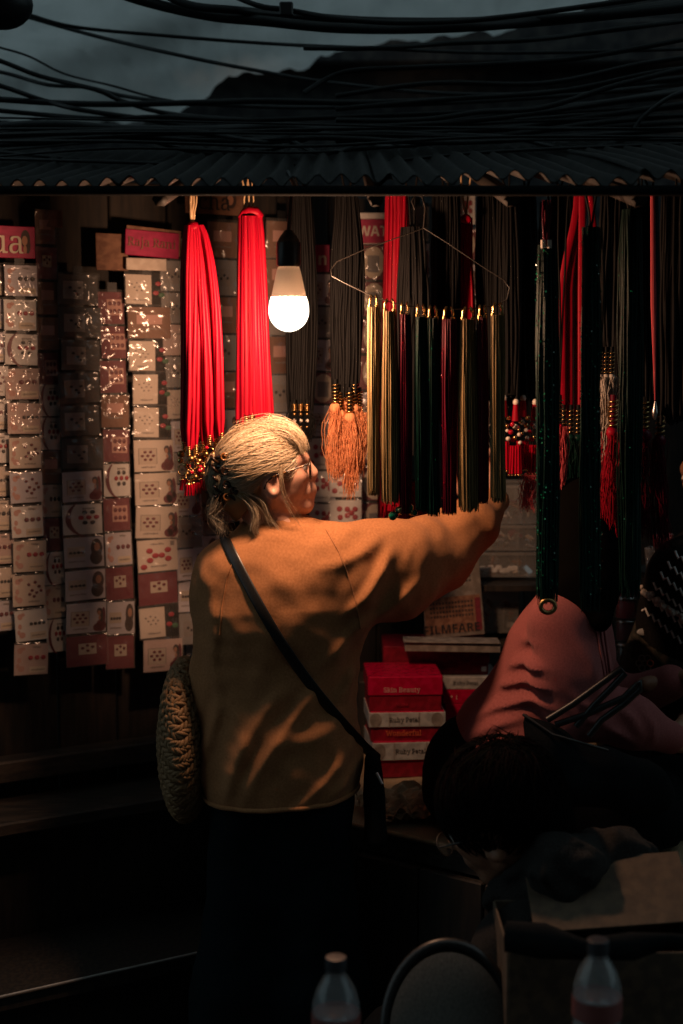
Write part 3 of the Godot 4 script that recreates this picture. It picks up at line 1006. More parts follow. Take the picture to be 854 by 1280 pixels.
func strip_of(label: String, px_top: float, px_bot: float, y0: float, y1: float, wid: float, hei: float, pitch: float, off: float, styles: Array, film := true, depth := 0.0, group := "strips of carded dots hanging on the stall") -> Node3D:
	var top := W(px_top, y0 - hei * 0.5, off) if depth == 0.0 else P(px_top, y0 - hei * 0.5, depth)
	var t := thing("packet_strip", label, "packet strip", top, group)
	var wb := Basis(WALL_T, Vector3.UP, WALL_N) if depth == 0.0 else Basis.IDENTITY
	# the strap the packets are fixed to
	var n := int(ceil((y1 - y0) / pitch))
	var back := off - 0.006
	var y_end := y0 + (n - 1) * pitch + hei * 0.4
	var x_end := lerpf(px_top, px_bot, (y_end - y0) / maxf(y1 - y0, 1.0))
	var low := W(x_end, y_end, back) if depth == 0.0 else P(x_end, y_end, depth + 0.006)
	var hi := W(px_top, y0 - hei * 0.8, back) if depth == 0.0 else P(px_top, y0 - hei * 0.8, depth + 0.006)
	var mb := MB.new()
	var mid := (hi + low) * 0.5
	var up := (hi - low).normalized()
	mb.box(Transform3D(Basis(wb.x, up, wb.x.cross(up)), mid), Vector3(0.022, (hi - low).length(), 0.0015))
	wpart("strap", mb, M.black_rubber, t)
	for i in n:
		var y := y0 + i * pitch
		var f := (y - y0) / maxf(y1 - y0, 1.0)
		var x := lerpf(px_top, px_bot, f) + rng.randf_range(-1.5, 1.5)
		var c := W(x, y, off) if depth == 0.0 else P(x, y, depth)
		var l := W(x - wid / 2, y, off) if depth == 0.0 else P(x - wid / 2, y, depth)
		var r := W(x + wid / 2, y, off) if depth == 0.0 else P(x + wid / 2, y, depth)
		var a := W(x, y - hei / 2, off) if depth == 0.0 else P(x, y - hei / 2, depth)
		var b := W(x, y + hei / 2, off) if depth == 0.0 else P(x, y + hei / 2, depth)
		packet(t, Transform3D(wb, c + wb.z * rng.randf_range(0, 0.006)), (r - l).length() * rng.randf_range(0.96, 1.02), (a - b).length(), styles[i % styles.size()], film)
	return t

func words(parent: Node3D, text: String, at: Transform3D, size: float, mat: Material, font := "Droid Serif", bold := false, italic := false) -> void:
	var f := SystemFont.new()
	f.font_names = PackedStringArray([font])
	if bold:
		f.font_weight = 700
	f.font_italic = italic
	var tm := TextMesh.new()
	tm.font = f
	tm.text = text
	tm.font_size = 32
	tm.pixel_size = size / 32.0
	tm.depth = 0.0012
	tm.curve_step = 4.0
	part("lettering", tm, mat, parent, parent_inv(parent) * at)

func parent_inv(parent: Node3D) -> Transform3D:
	var t := Transform3D.IDENTITY
	var p: Node = parent
	while p is Node3D and p != self:
		t = p.transform * t
		p = p.get_parent()
	return t.affine_inverse()

func board(parent: Node3D, called: String, px0: float, py0: float, px1: float, py1: float, off: float, mat: Material, depth := 0.0, thick := 0.004, tilt := 0.0) -> Transform3D:
	var wb := (Basis(WALL_T, Vector3.UP, WALL_N) if depth == 0.0 else Basis.IDENTITY) * Basis(Vector3.BACK, tilt)
	var mx := (px0 + px1) / 2
	var my := (py0 + py1) / 2
	var c := W(mx, my, off) if depth == 0.0 else P(mx, my, depth)
	var w := (W(px1, my, off) - W(px0, my, off)).length() if depth == 0.0 else (P(px1, my, depth) - P(px0, my, depth)).length()
	var h := (W(mx, py0, off) - W(mx, py1, off)).length() if depth == 0.0 else (P(mx, py0, depth) - P(mx, py1, depth)).length()
	var mb := MB.new()
	mb.box(Transform3D(wb, c), Vector3(w, h, thick), minf(0.001, thick * 0.3))
	wpart(called, mb, mat, parent)
	return Transform3D(wb, c + wb.z * (thick * 0.5))

func make_packets() -> void:
	make_films()
	# a rear layer that closes the gaps between the front strips
	var rear := ["grey", "maroon3", "grey", "brown", "grey", "photo", "maroon6", "grey", "window7b"]
	var k2 := 0
	for q in [["rear strip of mixed packets seen under the loose red locks", 246, 254], ["rear strip of mixed packets seen between the red bundles and the bulb", 318, 322]]:
		var order := []
		for i in 15:
			order.append(rear[(i * 5 + k2 * 3) % rear.size()])
		strip_of(q[0], q[1], q[2], 318, 862, 40, 36, 37.0, 0.0, order)
		k2 += 1
	# left wall, from the frame's edge inwards
	strip_of("strip of cream dot cards cut by the photo's left edge", -12, 4, 350, 800, 34, 37, 42.0, 0.02, ["row3", "row4", "row3", "scatter", "row3", "arc7", "row4", "row3"])
	var s := strip_of("strip of cream dot cards under the red header with a woman's portrait", 24, 41, 351, 860, 41, 38, 43.0, 0.03, ["row3", "row3", "arc7", "row3", "row4", "scatter", "scatter", "row3", "row3", "scatter", "row4", "row3"])
	var h := board(s, "header", -40, 282, 44, 322, 0.036, M.header_red)
	words(s, "ua", Transform3D(h.basis, W(8, 303, 0.041)), 0.066, M.print_cream)
	var mb := MB.new()
	var hb := h.basis
	mb.disc(W(32, 299, 0.0385), hb.x * 0.0105, hb.y * 0.020, 16)
	mb.disc(W(35, 308, 0.0385), hb.x * 0.006, hb.y * 0.016, 12)
	wpart("photo_hair", mb, M.print_hair, s)
	mb = MB.new()
	mb.disc(W(31, 301, 0.0392), hb.x * 0.0062, hb.y * 0.0105, 16)
	mb.disc(W(31.5, 312, 0.0392), hb.x * 0.004, hb.y * 0.009, 12)
	wpart("photo_face", mb, M.print_skin, s)
	var b := strip_of("narrow strip of brown and orange packets beside the cream dot cards", 57, 62, 285, 480, 26, 40, 44.0, 0.012, ["brown", "maroon3", "brown", "brown", "maroon6"])
	board(b, "header", 45, 262, 78, 284, 0.014, M.brown_card)
	strip_of("strip of white cards with curved maroon bands half hidden behind cream cards", 62, 70, 500, 830, 26, 40, 42.0, 0.01, ["arc7", "arc7", "brown", "row3", "maroon3", "arc7", "row3"])
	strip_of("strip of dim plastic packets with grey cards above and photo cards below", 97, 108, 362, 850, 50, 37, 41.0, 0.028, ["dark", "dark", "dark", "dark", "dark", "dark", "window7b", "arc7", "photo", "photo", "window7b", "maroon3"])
	var d := strip_of("strip of maroon packets with small pink dot windows", 140, 152, 385, 850, 33, 40, 43.0, 0.02, ["maroon6", "maroon6", "maroon6", "brown", "maroon6", "arc7", "maroon6", "row3", "maroon3", "photo", "maroon3", "arc7"])
	board(d, "header", 120, 292, 160, 338, 0.024, M.brown_card)
	var e := strip_of("strip of cream cards with square dot windows hanging beside the red cords", 183, 203, 362, 850, 50, 39, 41.5, 0.045, ["clear", "brown", "clear", "clear", "clear", "window7", "window7", "window7", "big6", "maroon3", "clear", "window7", "arc7"])
	var eh := board(e, "header", 157, 289, 224, 321, 0.05, M.header_red, 0.0, 0.004, -0.04)
	board(e, "header_back", 158, 285, 226, 318, 0.044, M.brown_card, 0.0, 0.004, -0.06)
	words(e, "Raja Rani", Transform3D(eh.basis, W(190, 304, 0.0545)), 0.026, M.brown_card, "Droid Serif", false, true)
	board(e, "paper_tab", 158, 323, 208, 338, 0.046, M.cream_card)
	strip_of("strip of shiny grey packets between the square window cards and red cords", 217, 242, 345, 800, 34, 38, 40.0, 0.03, ["grey", "grey", "bare", "grey", "clear", "window7b", "grey", "window7b", "grey", "window7b", "photo"])
	var g := strip_of("strip of brown film packets between the two red cord bundles", 277, 284, 300, 640, 36, 44, 47.0, 0.03, ["brown", "grey", "brown", "grey", "brown", "window7b", "grey"])
	var gh := board(g, "header", 232, 240, 304, 268, 0.04, M.brown_card)
	words(g, "cha", Transform3D(gh.basis, W(268, 253, 0.0435)), 0.05, M.print_black)
	mb = MB.new()
	mb.disc(W(289, 250, 0.043), gh.basis.x * 0.014, gh.basis.y * 0.02, 14)
	wpart("photo_hair", mb, M.print_hair, g)
	mb = MB.new()
	mb.disc(W(288, 250, 0.0436), gh.basis.x * 0.008, gh.basis.y * 0.012, 14)
	wpart("photo_face", mb, M.print_skin, g)
	strip_of("strip of tan film packets right behind the lit bulb", 352, 352, 300, 640, 38, 46, 48.0, 0.03, ["brown", "brown", "grey", "brown", "grey", "window7b", "grey"])
	# middle, deeper in the stall
	var c1 := strip_of("strip of grey window packets with a small red header right of the bulb", 400, 404, 362, 680, 34, 38, 41.0, 0.0, ["window7b", "grey", "window7b", "lattice", "window7b", "bunch", "bunch", "bunch"], true, 3.42)
	var ch := board(c1, "header", 386, 306, 412, 340, 0, M.header_red, 3.41)
	words(c1, "an", Transform3D(ch.basis, P(397, 324, 3.407)), 0.04, M.print_cream, "Droid Sans", true)
	var c2 := strip_of("strip of red and white packets under the red and white shop header", 463, 465, 328, 690, 36, 42, 46.0, 0.0, ["lattice", "lattice", "lattice", "lattice", "window7b", "lattice", "lattice"], true, 3.46)
	var c2h := board(c2, "header", 443, 266, 484, 305, 0, M.white_card, 3.455)
	board(c2, "header_panel", 444, 274, 483, 304, 0, M.header_red, 3.45)
	words(c2, "SWATi", Transform3D(c2h.basis, P(464, 289, 3.446)), 0.034, M.white_bead, "Droid Sans", true)
	strip_of("strip of pale cards with red dots beside the spectacled face", 432, 432, 560, 690, 40, 38, 42.0, 0.0, ["bunch", "bunch", "bunch"], true, 3.38)
	strip_of("strip of white packets between the black cords and the thin red cord", 580, 580, 262, 420, 30, 38, 44.0, 0.0, ["bunch", "lattice", "window7b"], true, 3.46)
	strip_of("strip of grey packets behind the black bundle in the middle", 520, 520, 280, 480, 34, 42, 46.0, 0.0, ["grey", "window7b", "lattice", "grey"], true, 3.52)
	var rw := thing("cardboard_sheet", "tall brown cardboard sheet behind the red ribbons on the right", "cardboard", P(708, 330, 3.3))
	board(rw, "sheet", 694, 246, 732, 420, 0, M.kraft, 3.3)
	board(rw, "tape", 697, 250, 729, 262, 0, M.brown_card, 3.294, 0.002)

# ---------------------------------------------------------------- boxes and things on the counter
func carton(label: String, px0: float, py0: float, px1: float, py1: float, d: float, deep: float, mat: Material, turn: float, lid: bool, texts: Array, name := "gift_box", cat := "box") -> Node3D:
	var c := P((px0 + px1) / 2, py1, d)
	var w := (P(px1, py1, d) - P(px0, py1, d)).length()
	var h := (P(px0, py0, d) - P(px0, py1, d)).length()
	var o := thing(name, label, cat, c, "boxes on the counter", Basis(Vector3.UP, turn))
	var mb := MB.new()
	var lidh := h * 0.55 if lid else h
	if lid:
		mb.box(Transform3D(Basis.IDENTITY, Vector3(0, (h - lidh) / 2, -deep / 2)), Vector3(w - 0.006, h - lidh, deep - 0.006), 0.0015)
		part("base", mb.mesh(), M.dark_red_box, o)
	mb = MB.new()
	mb.box(Transform3D(Basis.IDENTITY, Vector3(0, h - lidh / 2, -deep / 2)), Vector3(w, lidh, deep), 0.002)
	part("lid" if lid else "body", mb.mesh(), mat, o)
	for t in texts:
		var f := SystemFont.new()
		f.font_names = PackedStringArray([t[4]])
		f.font_italic = t[5]
		var tm := TextMesh.new()
		tm.font = f
		tm.text = t[0]
		tm.font_size = 32
		tm.pixel_size = t[3] / 32.0
		tm.depth = 0.0008
		part("lettering", tm, M[t[6]], o, Transform3D(Basis.IDENTITY, Vector3(t[1] * w, t[2] * h, 0.0008)))
	return o

func make_goods() -> void:
	var T := func(s, x, y, size, font, it, mat): return [s, x, y, size, font, it, mat]
	var d := 3.18
	var b1 := carton("grey banded box at the bottom of the front stack, red underneath", 466, 926, 568, 972, d, 0.16, M.red_box, 0.10, true, [])
	band(b1, 0.60, "Ruby Petal")
	var b2 := carton("grey banded red box in the middle of the front stack", 462, 889, 556, 927, d, 0.15, M.red_box, 0.06, true, [T.call("Wonderful", -0.05, 0.28, 0.016, "Droid Serif", true, "print_orange")])
	band(b2, 0.76, "Ruby Petal")
	carton("bright red lidded box on top of the front stack", 460, 846, 554, 889, d, 0.16, M.red_box, 0.05, true, [T.call("Skin Beauty", -0.05, 0.62, 0.015, "Droid Serif", false, "print_pink"), T.call("Nilima", -0.05, 0.2, 0.009, "Droid Serif", true, "print_red")])
	var r0 := carton("red lidded box at the bottom of the rear stack by the rose sweater", 556, 905, 622, 945, 3.33, 0.14, M.dark_red_box, 0.0, false, [T.call("Nisha", -0.1, 0.5, 0.009, "Droid Serif", true, "print_pink")])
	carton("small red box with a printed name in the rear stack", 556, 880, 622, 905, 3.33, 0.14, M.red_box, 0.0, false, [T.call("Skin Beauty", 0.05, 0.5, 0.013, "Droid Serif", false, "print_pink")])
	carton("red box with two white marks in the rear stack", 554, 862, 622, 880, 3.33, 0.14, M.red_box, 0.0, false, [T.call("• ı", -0.3, 0.5, 0.02, "Droid Sans", false, "print_pink")])
	var r1 := carton("grey banded box near the top of the rear stack", 554, 846, 624, 862, 3.33, 0.15, M.band_grey, 0.02, false, [T.call("Ruby Petal", -0.1, 0.5, 0.012, "Droid Serif", false, "print_black")])
	var r2 := carton("wide dark red box across both stacks under the magazine", 479, 808, 612, 846, 3.35, 0.16, M.dark_red_box, 0.0, true, [T.call("Nisha", 0.02, 0.2, 0.012, "Droid Serif", true, "print_red")])
	var lab := MB.new()
	lab.box(Transform3D(Basis.IDENTITY, Vector3(0.115, 0.02, 0.001)), Vector3(0.012, 0.012, 0.001))
	part("price_tag", lab.mesh(), M.white_card, r2)
	# something the stacks stand on, so that nothing floats
	var sup := thing("wooden_crate", "low dark crate that carries the rear boxes on the counter", "crate", P(588, 960, 3.4))
	var mb := MB.new()
	var cb := P(588, 945, 3.40)
	mb.box(Transform3D(Basis.IDENTITY, Vector3(cb.x, (cb.y + 0.769) / 2, cb.z)), Vector3(0.2, maxf(0.01, cb.y - 0.769 - 0.001), 0.14), 0.004)
	wpart("body", mb, M.old_wood, sup)
	mb = MB.new()
	mb.box(Transform3D(Basis.IDENTITY, Vector3(0.105, 0.86, -3.43)), Vector3(0.13, 0.18, 0.12), 0.004)
	var sup2 := thing("carton", "dark carton standing behind the front stack", "box", Vector3(0.105, 0.77, -3.43))
	wpart("body", mb, M.old_wood, sup2)
	# magazine and papers
	var mag := thing("magazine", "thick magazine lying flat on the wide dark red box", "magazine", P(560, 806, 3.3))
	board(mag, "pages", 506, 801, 624, 812, 0, M.newsprint, 3.31, 0.06, -0.015)
	board(mag, "cover", 504, 799.5, 624, 801, 0, M.newsprint, 3.305, 0.065, -0.015)
	var cal := thing("calendar", "printed calendar sheet leaning behind the magazine", "calendar", P(566, 745, 3.42))
	var tb := board(cal, "sheet", 528, 690, 602, 796, 0, M.newsprint, 3.42, 0.003, 0.09)
	var rects: MB
	for block in 2:
		rects = MB.new()
		for r in 4:
			for k in 14:
				rects.box(tb * Transform3D(Basis.IDENTITY, Vector3(-0.055 + k * 0.0078, 0.065 - block * 0.085 - r * 0.011, 0.0008)), Vector3(0.0045, 0.0055, 0.001))
		wpart("printed_block", rects, M.print_black, cal).set_meta("kind", "stuff")
	rects = MB.new()
	rects.box(tb * Transform3D(Basis.IDENTITY, Vector3(-0.002, -0.05, 0.0003)), Vector3(0.138, 0.09, 0.0008))
	wpart("printed_panel", rects, M.brown_card, cal)
	rects = MB.new()
	rects.box(tb * Transform3D(Basis.IDENTITY, Vector3(0.061, -0.052, 0.0009)), Vector3(0.014, 0.08, 0.0008))
	wpart("margin_strip", rects, M.maroon_card, cal)
	words(cal, "FILMFARE", tb * Transform3D(Basis.IDENTITY, Vector3(-0.008, -0.085, 0.0012)), 0.03, M.print_black, "Droid Sans", true)
	# milky storage boxes
	tray("upper clear plastic drawer in the storage stack beside the green cords", 604, 606, 676, 656, 3.5)
	tray("middle clear plastic drawer of the storage stack", 594, 656, 676, 689, 3.5)
	tray("lowest clear plastic drawer with white pieces inside", 592, 690, 676, 722, 3.5, true)
	tray("small clear plastic tub on the shelf under the drawer stack", 594, 736, 648, 792, 3.52, false, true)
	var sh := thing("shelf", "dark shelf carrying the clear drawers", "shelf", P(640, 727, 3.55))
	board(sh, "board", 588, 722.5, 760, 730, 0, M.old_wood, 3.56, 0.24)
	mb = MB.new()
	var sp := P(720, 800, 3.6)
	mb.box(Transform3D(Basis.IDENTITY, Vector3(sp.x, (0.768 + P(720, 732, 3.56).y) / 2, sp.z)), Vector3(0.03, P(720, 732, 3.56).y - 0.772, 0.16))
	wpart("upright", mb, M.old_wood, sh)
	board(sh, "low_board", 586, 792.5, 700, 799, 0, M.old_wood, 3.6, 0.2)
	# pink bag and brown paper
	var pb := thing("plastic_bag", "small crumpled pink plastic bag between the boxes and the rose sweater", "bag", P(556, 975, 3.04))
	mb = MB.new()
	var pc := P(553, 956, 3.04)
	mb.ball(pc, Vector3(0.036, 0.036, 0.03), Basis.IDENTITY, 22, 30)
	for i in mb.v.size():
		var q := (mb.v[i] - pc)
		mb.v[i] += q * (noise.get_noise_3dv(q * 900.0) * 0.45 + noise.get_noise_3dv(q * 2600.0) * 0.18)
	renormal(mb)
	wpart("film", mb, M.pink_plastic, pb)
	mb = MB.new()
	mb.ball(pc - Vector3(0, 0.006, 0), Vector3(0.026, 0.022, 0.022), Basis.IDENTITY, 8, 10)
	wpart("contents", mb, M.pink_yarn, pb)
	var layer := 0
	for q in [["crumpled brown wrapping paper lying on the counter mat", 517, 990, 0.0, 0.09, 0.055], ["lower sheet of brown wrapping paper hanging to the counter edge", 500, 1010, 0.35, 0.075, 0.05]]:
		var o := thing("wrapping_paper", q[0], "paper", P(q[1], q[2], 2.92), "brown paper on the counter")
		var pc2 := P(q[1], q[2], 2.92)
		pc2.y = 0.776 - layer * 0.004
		var rb := Basis(Vector3.UP, q[3])
		mb = MB.new()
		mb.grid(40, 30, func(u: float, v: float) -> Vector3:
			var x: float = (u - 0.5) * 2.0 * q[4]
			var z: float = (v - 0.5) * 2.0 * q[5] * 1.6
			var cr := absf(noise.get_noise_2d(x * 900.0 + q[1] * 3, z * 700.0)) * 0.026 + absf(noise.get_noise_2d(x * 300.0 - 40, z * 1800.0 + q[2])) * 0.022
			return pc2 + rb * Vector3(x + noise.get_noise_2d(z * 900, 5.0) * 0.012, cr + 0.01 * (1.0 - v), z))
		wpart("sheet", mb, M.kraft, o)
		layer += 1
	# jars of red bangles by the far shopper
	for q in [["squat jar of red goods with silver rim, topmost of its stack", 768, 744, 797, 772, "print_red"], ["middle jar of dark red goods in the stack", 768, 773, 795, 800, "print_maroon"], ["lowest jar in the stack beside the floral sleeve", 768, 801, 794, 836, "black_bead"]]:
		var c := P((q[1] + q[3]) / 2.0, q[4], 3.4)
		var hh := P(q[1], q[2], 3.4).y - c.y
		var rr: float = (P(q[3], q[4], 3.4).x - P(q[1], q[4], 3.4).x) / 2
		var o := thing("jar", q[0], "jar", c, "stacked jars")
		mb = MB.new()
		mb.lathe(Transform3D.IDENTITY, [[0.001, 0.001], [rr * 0.85, 0.001], [rr * 0.85, hh * 0.8], [0.001, hh * 0.8]], 18)
		part("contents", mb.mesh(), M[q[5]], o)
		mb = MB.new()
		mb.lathe(Transform3D.IDENTITY, [[rr * 0.93, 0], [rr * 0.95, hh * 0.1], [rr * 0.95, hh * 0.85], [rr * 0.8, hh * 0.9]], 18)
		part("wall", mb.mesh(), M.film, o)
		mb = MB.new()
		mb.lathe(Transform3D.IDENTITY, [[rr * 0.9, hh * 0.86], [rr, hh * 0.87], [rr, hh * 0.98], [0.001, hh * 0.99]], 18)
		part("lid", mb.mesh(), M.silver_metal, o)
	var cr := thing("wooden_box", "dark box carrying the stacked jars", "box", P(782, 850, 3.42))
	mb = MB.new()
	var jb := P(782, 836, 3.4)
	mb.box(Transform3D(Basis.IDENTITY, Vector3(jb.x, (jb.y + 0.769) / 2, jb.z)), Vector3(0.12, jb.y - 0.77, 0.1), 0.003)
	wpart("body", mb, M.old_wood, cr)
	for q in [["shiny wrapped red packet among the goods at the upper right shelf", 818, 668, 840, 684, "print_red"], ["clear wrapped packet beneath the red one at the right shelf", 808, 684, 836, 712, "grey_card"], ["red and gold wrapped packet on the topmost jar", 766, 728, 798, 746, "print_red"]]:
		var o := thing("wrapped_packet", q[0], "packet", P((q[1] + q[3]) / 2, q[4], 3.42))
		board(o, "contents", q[1], q[2], q[3], q[4], 0, M[q[5]], 3.42, 0.02, 0.1)
		var mi := part("wrapper", films[1], M.film, o)
		var c := P((q[1] + q[3]) / 2.0, (q[2] + q[4]) / 2.0, 3.405)
		mi.transform = parent_inv(o) * Transform3D(Basis.from_scale(Vector3((q[3] - q[1]) * 0.00195, (q[4] - q[2]) * 0.00195, 1.5)), c)
	var ub := thing("shelf", "dark high shelf at the right behind the maroon tassels", "shelf", P(824, 716, 3.42))
	board(ub, "board", 800, 713, 960, 719, 0, M.old_wood, 3.45, 0.2)
	board(ub, "bracket", 880, 719, 890, 800, 0, M.old_wood, 3.5, 0.03)
	# red felt and a green bead string under the hanger
	var rf := thing("red_cloth", "red cloth hanging behind the raised arm under the cords", "cloth", P(500, 625, 3.3))
	mb = MB.new()
	mb.grid(30, 20, func(u: float, v: float) -> Vector3:
		return P(lerpf(472, 540, u), lerpf(600, 700, v), 3.32 + 0.012 * sin(u * 22.0 + v * 2.0) + noise.get_noise_2d(u * 120, v * 60) * 0.01))
	wpart("fabric", mb, M.red_silk, rf)
	mb = MB.new()
	mb.tube(PackedVector3Array([P(470, 599, 3.33), P(542, 599, 3.33)]), PackedFloat32Array([0.006]), 8)
	wpart("rod", mb, M.wire, rf)

func band(o: Node3D, f: float, text: String) -> void:
	# a grey paper band round a box, with a printed name and round medallions
	var lid: MeshInstance3D = o.get_node("lid")
	var box := lid.mesh.get_aabb()
	var y: float = box.position.y + box.size.y * 0.5
	var mb := MB.new()
	mb.box(Transform3D(Basis.IDENTITY, Vector3(0, y, box.get_center().z)), Vector3(box.size.x + 0.004, box.size.y * 0.86, box.size.z + 0.004), 0.001)
	part("paper_band", mb.mesh(), M.band_grey, o)
	for s in [-0.42, 0.40]:
		mb = MB.new()
		mb.disc(Vector3(box.size.x * s, y, 0.0028), Vector3(0.014, 0, 0), Vector3(0, box.size.y * 0.42, 0), 16)
		part("medallion", mb.mesh(), M.newsprint, o)
	mb = MB.new()
	for s in [-0.24, 0.16]:
		mb = MB.new()
		mb.box(Transform3D(Basis.IDENTITY, Vector3(box.size.x * s, y, 0.0026)), Vector3(0.003, box.size.y * 0.86, 0.001))
		part("printed_line", mb.mesh(), M.print_grey, o)
	var f2 := SystemFont.new()
	f2.font_names = PackedStringArray(["Droid Serif"])
	var tm := TextMesh.new()
	tm.font = f2
	tm.text = text
	tm.font_size = 32
	tm.pixel_size = 0.014 / 32.0
	tm.depth = 0.0008
	part("lettering", tm, M.print_black, o, Transform3D(Basis.IDENTITY, Vector3(-box.size.x * 0.04, y, 0.003)))

func tray(label: String, px0: float, py0: float, px1: float, py1: float, d: float, white := false, tub := false) -> void:
	var o := thing("storage_drawer" if not tub else "plastic_tub", label, "plastic box", P((px0 + px1) / 2, py1, d), "clear plastic boxes")
	var c := P((px0 + px1) / 2, (py0 + py1) / 2, d)
	var w := (P(px1, py1, d) - P(px0, py1, d)).length()
	var h := (P(px0, py0, d) - P(px0, py1, d)).length() * 0.985
	var dp := 0.16
	var z := c.z - dp / 2
	var wt := 0.003
	for q in [["front", Vector3(0, 0, dp / 2), Vector3(w, h, wt)], ["back", Vector3(0, 0, -dp / 2), Vector3(w, h, wt)], ["side", Vector3(-w / 2, 0, 0), Vector3(wt, h, dp - wt * 2)], ["side", Vector3(w / 2, 0, 0), Vector3(wt, h, dp - wt * 2)], ["bottom", Vector3(0, -h / 2 + wt, 0), Vector3(w - wt * 2, wt, dp - wt * 2)]]:
		var mb := MB.new()
		mb.box(Transform3D(Basis.IDENTITY, Vector3(c.x, c.y, z) + (q[1] as Vector3)), q[2], 0.001)
		wpart(q[0], mb, M.milky_plastic, o)
	var mb := MB.new()
	for q in [[Vector3(0, h / 2 - 0.004, dp / 2 + 0.004), Vector3(w + 0.008, 0.009, 0.006)], [Vector3(0, h / 2 - 0.004, -dp / 2 - 0.004), Vector3(w + 0.008, 0.009, 0.006)]]:
		mb.box(Transform3D(Basis.IDENTITY, Vector3(c.x, c.y, z) + (q[0] as Vector3)), q[1], 0.002)
	wpart("rim", mb, M.milky_plastic, o)
	mb = MB.new()
	mb.box(Transform3D(Basis.IDENTITY, Vector3(c.x + w * 0.16, c.y, z + 0.01)), Vector3(wt, h * 0.8, dp * 0.9))
	wpart("divider", mb, M.milky_plastic, o)
	for k in 26:
		mb = MB.new()
		var p := Vector3(c.x + rng.randf_range(-0.44, 0.44) * w, c.y - h * 0.40 + rng.randf() * h * 0.45, z + rng.randf_range(-0.3, 0.42) * dp)
		var bs := Basis.from_euler(Vector3(rng.randf() * 3, rng.randf() * 3, rng.randf() * 3))
		if white and k < 9:
			mb.box(Transform3D(Basis(Vector3.BACK, rng.randf_range(-0.2, 0.2)), Vector3(c.x + (-0.36 + k * 0.06) * w, c.y - h * 0.22 + rng.randf_range(-0.1, 0.1) * h, z + dp * 0.44)), Vector3(0.016, 0.012, 0.006), 0.002)
			wpart("white_piece", mb, M.white_card, o)
			continue
		mb.box(Transform3D(bs, p), Vector3(0.02, 0.012, 0.004) * rng.randf_range(0.7, 1.3), 0.001)
		wpart("trinket", mb, [M.brown_card, M.grey_card, M.print_maroon, M.silver_metal, M.print_beige][rng.randi() % 5], o)

func renormal(mb: MB) -> void:
	for i in mb.n.size():
		mb.n[i] = Vector3.ZERO
	for k in range(0, mb.ix.size(), 3):
		var a := mb.ix[k]
		var b := mb.ix[k + 1]
		var c := mb.ix[k + 2]
		var g := (mb.v[c] - mb.v[a]).cross(mb.v[b] - mb.v[a])
		mb.n[a] += g
		mb.n[b] += g
		mb.n[c] += g
	for i in mb.n.size():
		mb.n[i] = mb.n[i].normalized() if mb.n[i].length_squared() > 1e-20 else Vector3.UP

# ---------------------------------------------------------------- hanging cords and tassels
func strands(mb: MB, top: Vector3, bot: Vector3, wt: float, wb: float, n: int, r: float, segs := 16, ragged := 0.02, wob := 0.004, flat := 0.6, sides := 5) -> void:
	var ph := rng.randf() * 100.0
	for i in n:
		var q := sqrt((i + 0.5) / n)
		var a := i * 2.39996 + ph
		var ox := cos(a) * q
		var oz := sin(a) * q
		var path := PackedVector3Array()
		var rad := PackedFloat32Array()
		var stray := 3.0 if rng.randf() < 0.06 else 1.0
		var end := 1.0 + rng.randf_range(-ragged, ragged) / maxf((top - bot).length(), 0.01)
		for k in segs + 1:
			var t := float(k) / segs * end
			var w := lerpf(wt, wb, smoothstep(0.0, 0.35, t)) + wb * 0.10 * sin(t * 3.0 + ph)
			var c := top.lerp(bot, t) + Vector3(sin(t * 2.6 + ph) * 0.5 * wob, 0, 0)
			var wx := noise.get_noise_2d(t * 55.0 + i * 37.0, ph) * wob * stray
			var wz := noise.get_noise_2d(t * 55.0 + i * 37.0 + 500.0, ph) * wob
			path.append(c + Vector3(ox * w + wx, 0, oz * w * flat + wz))
			rad.append(r * (0.6 if k == 0 or k == segs else 1.0))
		mb.tube(path, rad, sides)

func core_of(mb: MB, a: Vector3, b: Vector3, wt: float, wb: float) -> void:
	var path := PackedVector3Array()
	var rad := PackedFloat32Array()
	for k in 13:
		var f := k / 12.0
		path.append(a.lerp(b, f * 0.975))
		rad.append(lerpf(wt, wb, smoothstep(0.0, 0.35, f)) * 0.9)
	mb.tube(path, rad, 14, true, 0.6, Vector3(0, 0, 1))

func coil(mb: MB, a: Vector3, b: Vector3, r: float, wire: float, turns: int) -> void:
	var path := PackedVector3Array()
	for k in turns * 10 + 1:
		var t := float(k) / (turns * 10)
		path.append(a.lerp(b, t) + Vector3(cos(t * turns * TAU) * r, 0, sin(t * turns * TAU) * r))
	mb.tube(path, PackedFloat32Array([wire]), 5)

func hang_line(t: Node3D, p: Vector3, up: float, mat: Material, r := 0.0022, spread := 0.012) -> void:
	for s in [-1.0, 1.0]:
		var mb := MB.new()
		var path := PackedVector3Array()
		for k in 9:
			var f := k / 8.0
			path.append(p + Vector3(s * spread * f + noise.get_noise_2d(f * 60, p.x * 900 + s * 50) * 0.005, up * f, noise.get_noise_2d(f * 60, p.x * 500 - s * 90) * 0.004))
		mb.tube(path, PackedFloat32Array([r]), 5)
		wpart("string", mb, mat, t)

func knot(t: Node3D, p: Vector3, r: float, mat: Material) -> void:
	var mb := MB.new()
	mb.ball(p, Vector3(r, r * 0.9, r * 0.8), Basis.IDENTITY, 10, 14)
	for i in mb.v.size():
		var q := mb.v[i] - p
		mb.v[i] += q * noise.get_noise_3dv(mb.v[i] * 900.0) * 0.3
	renormal(mb)
	wpart("knot", mb, mat, t)

func px_at(d: float) -> float:
	return d / F

const HUNG := "hair cords and tassels hanging in the stall"

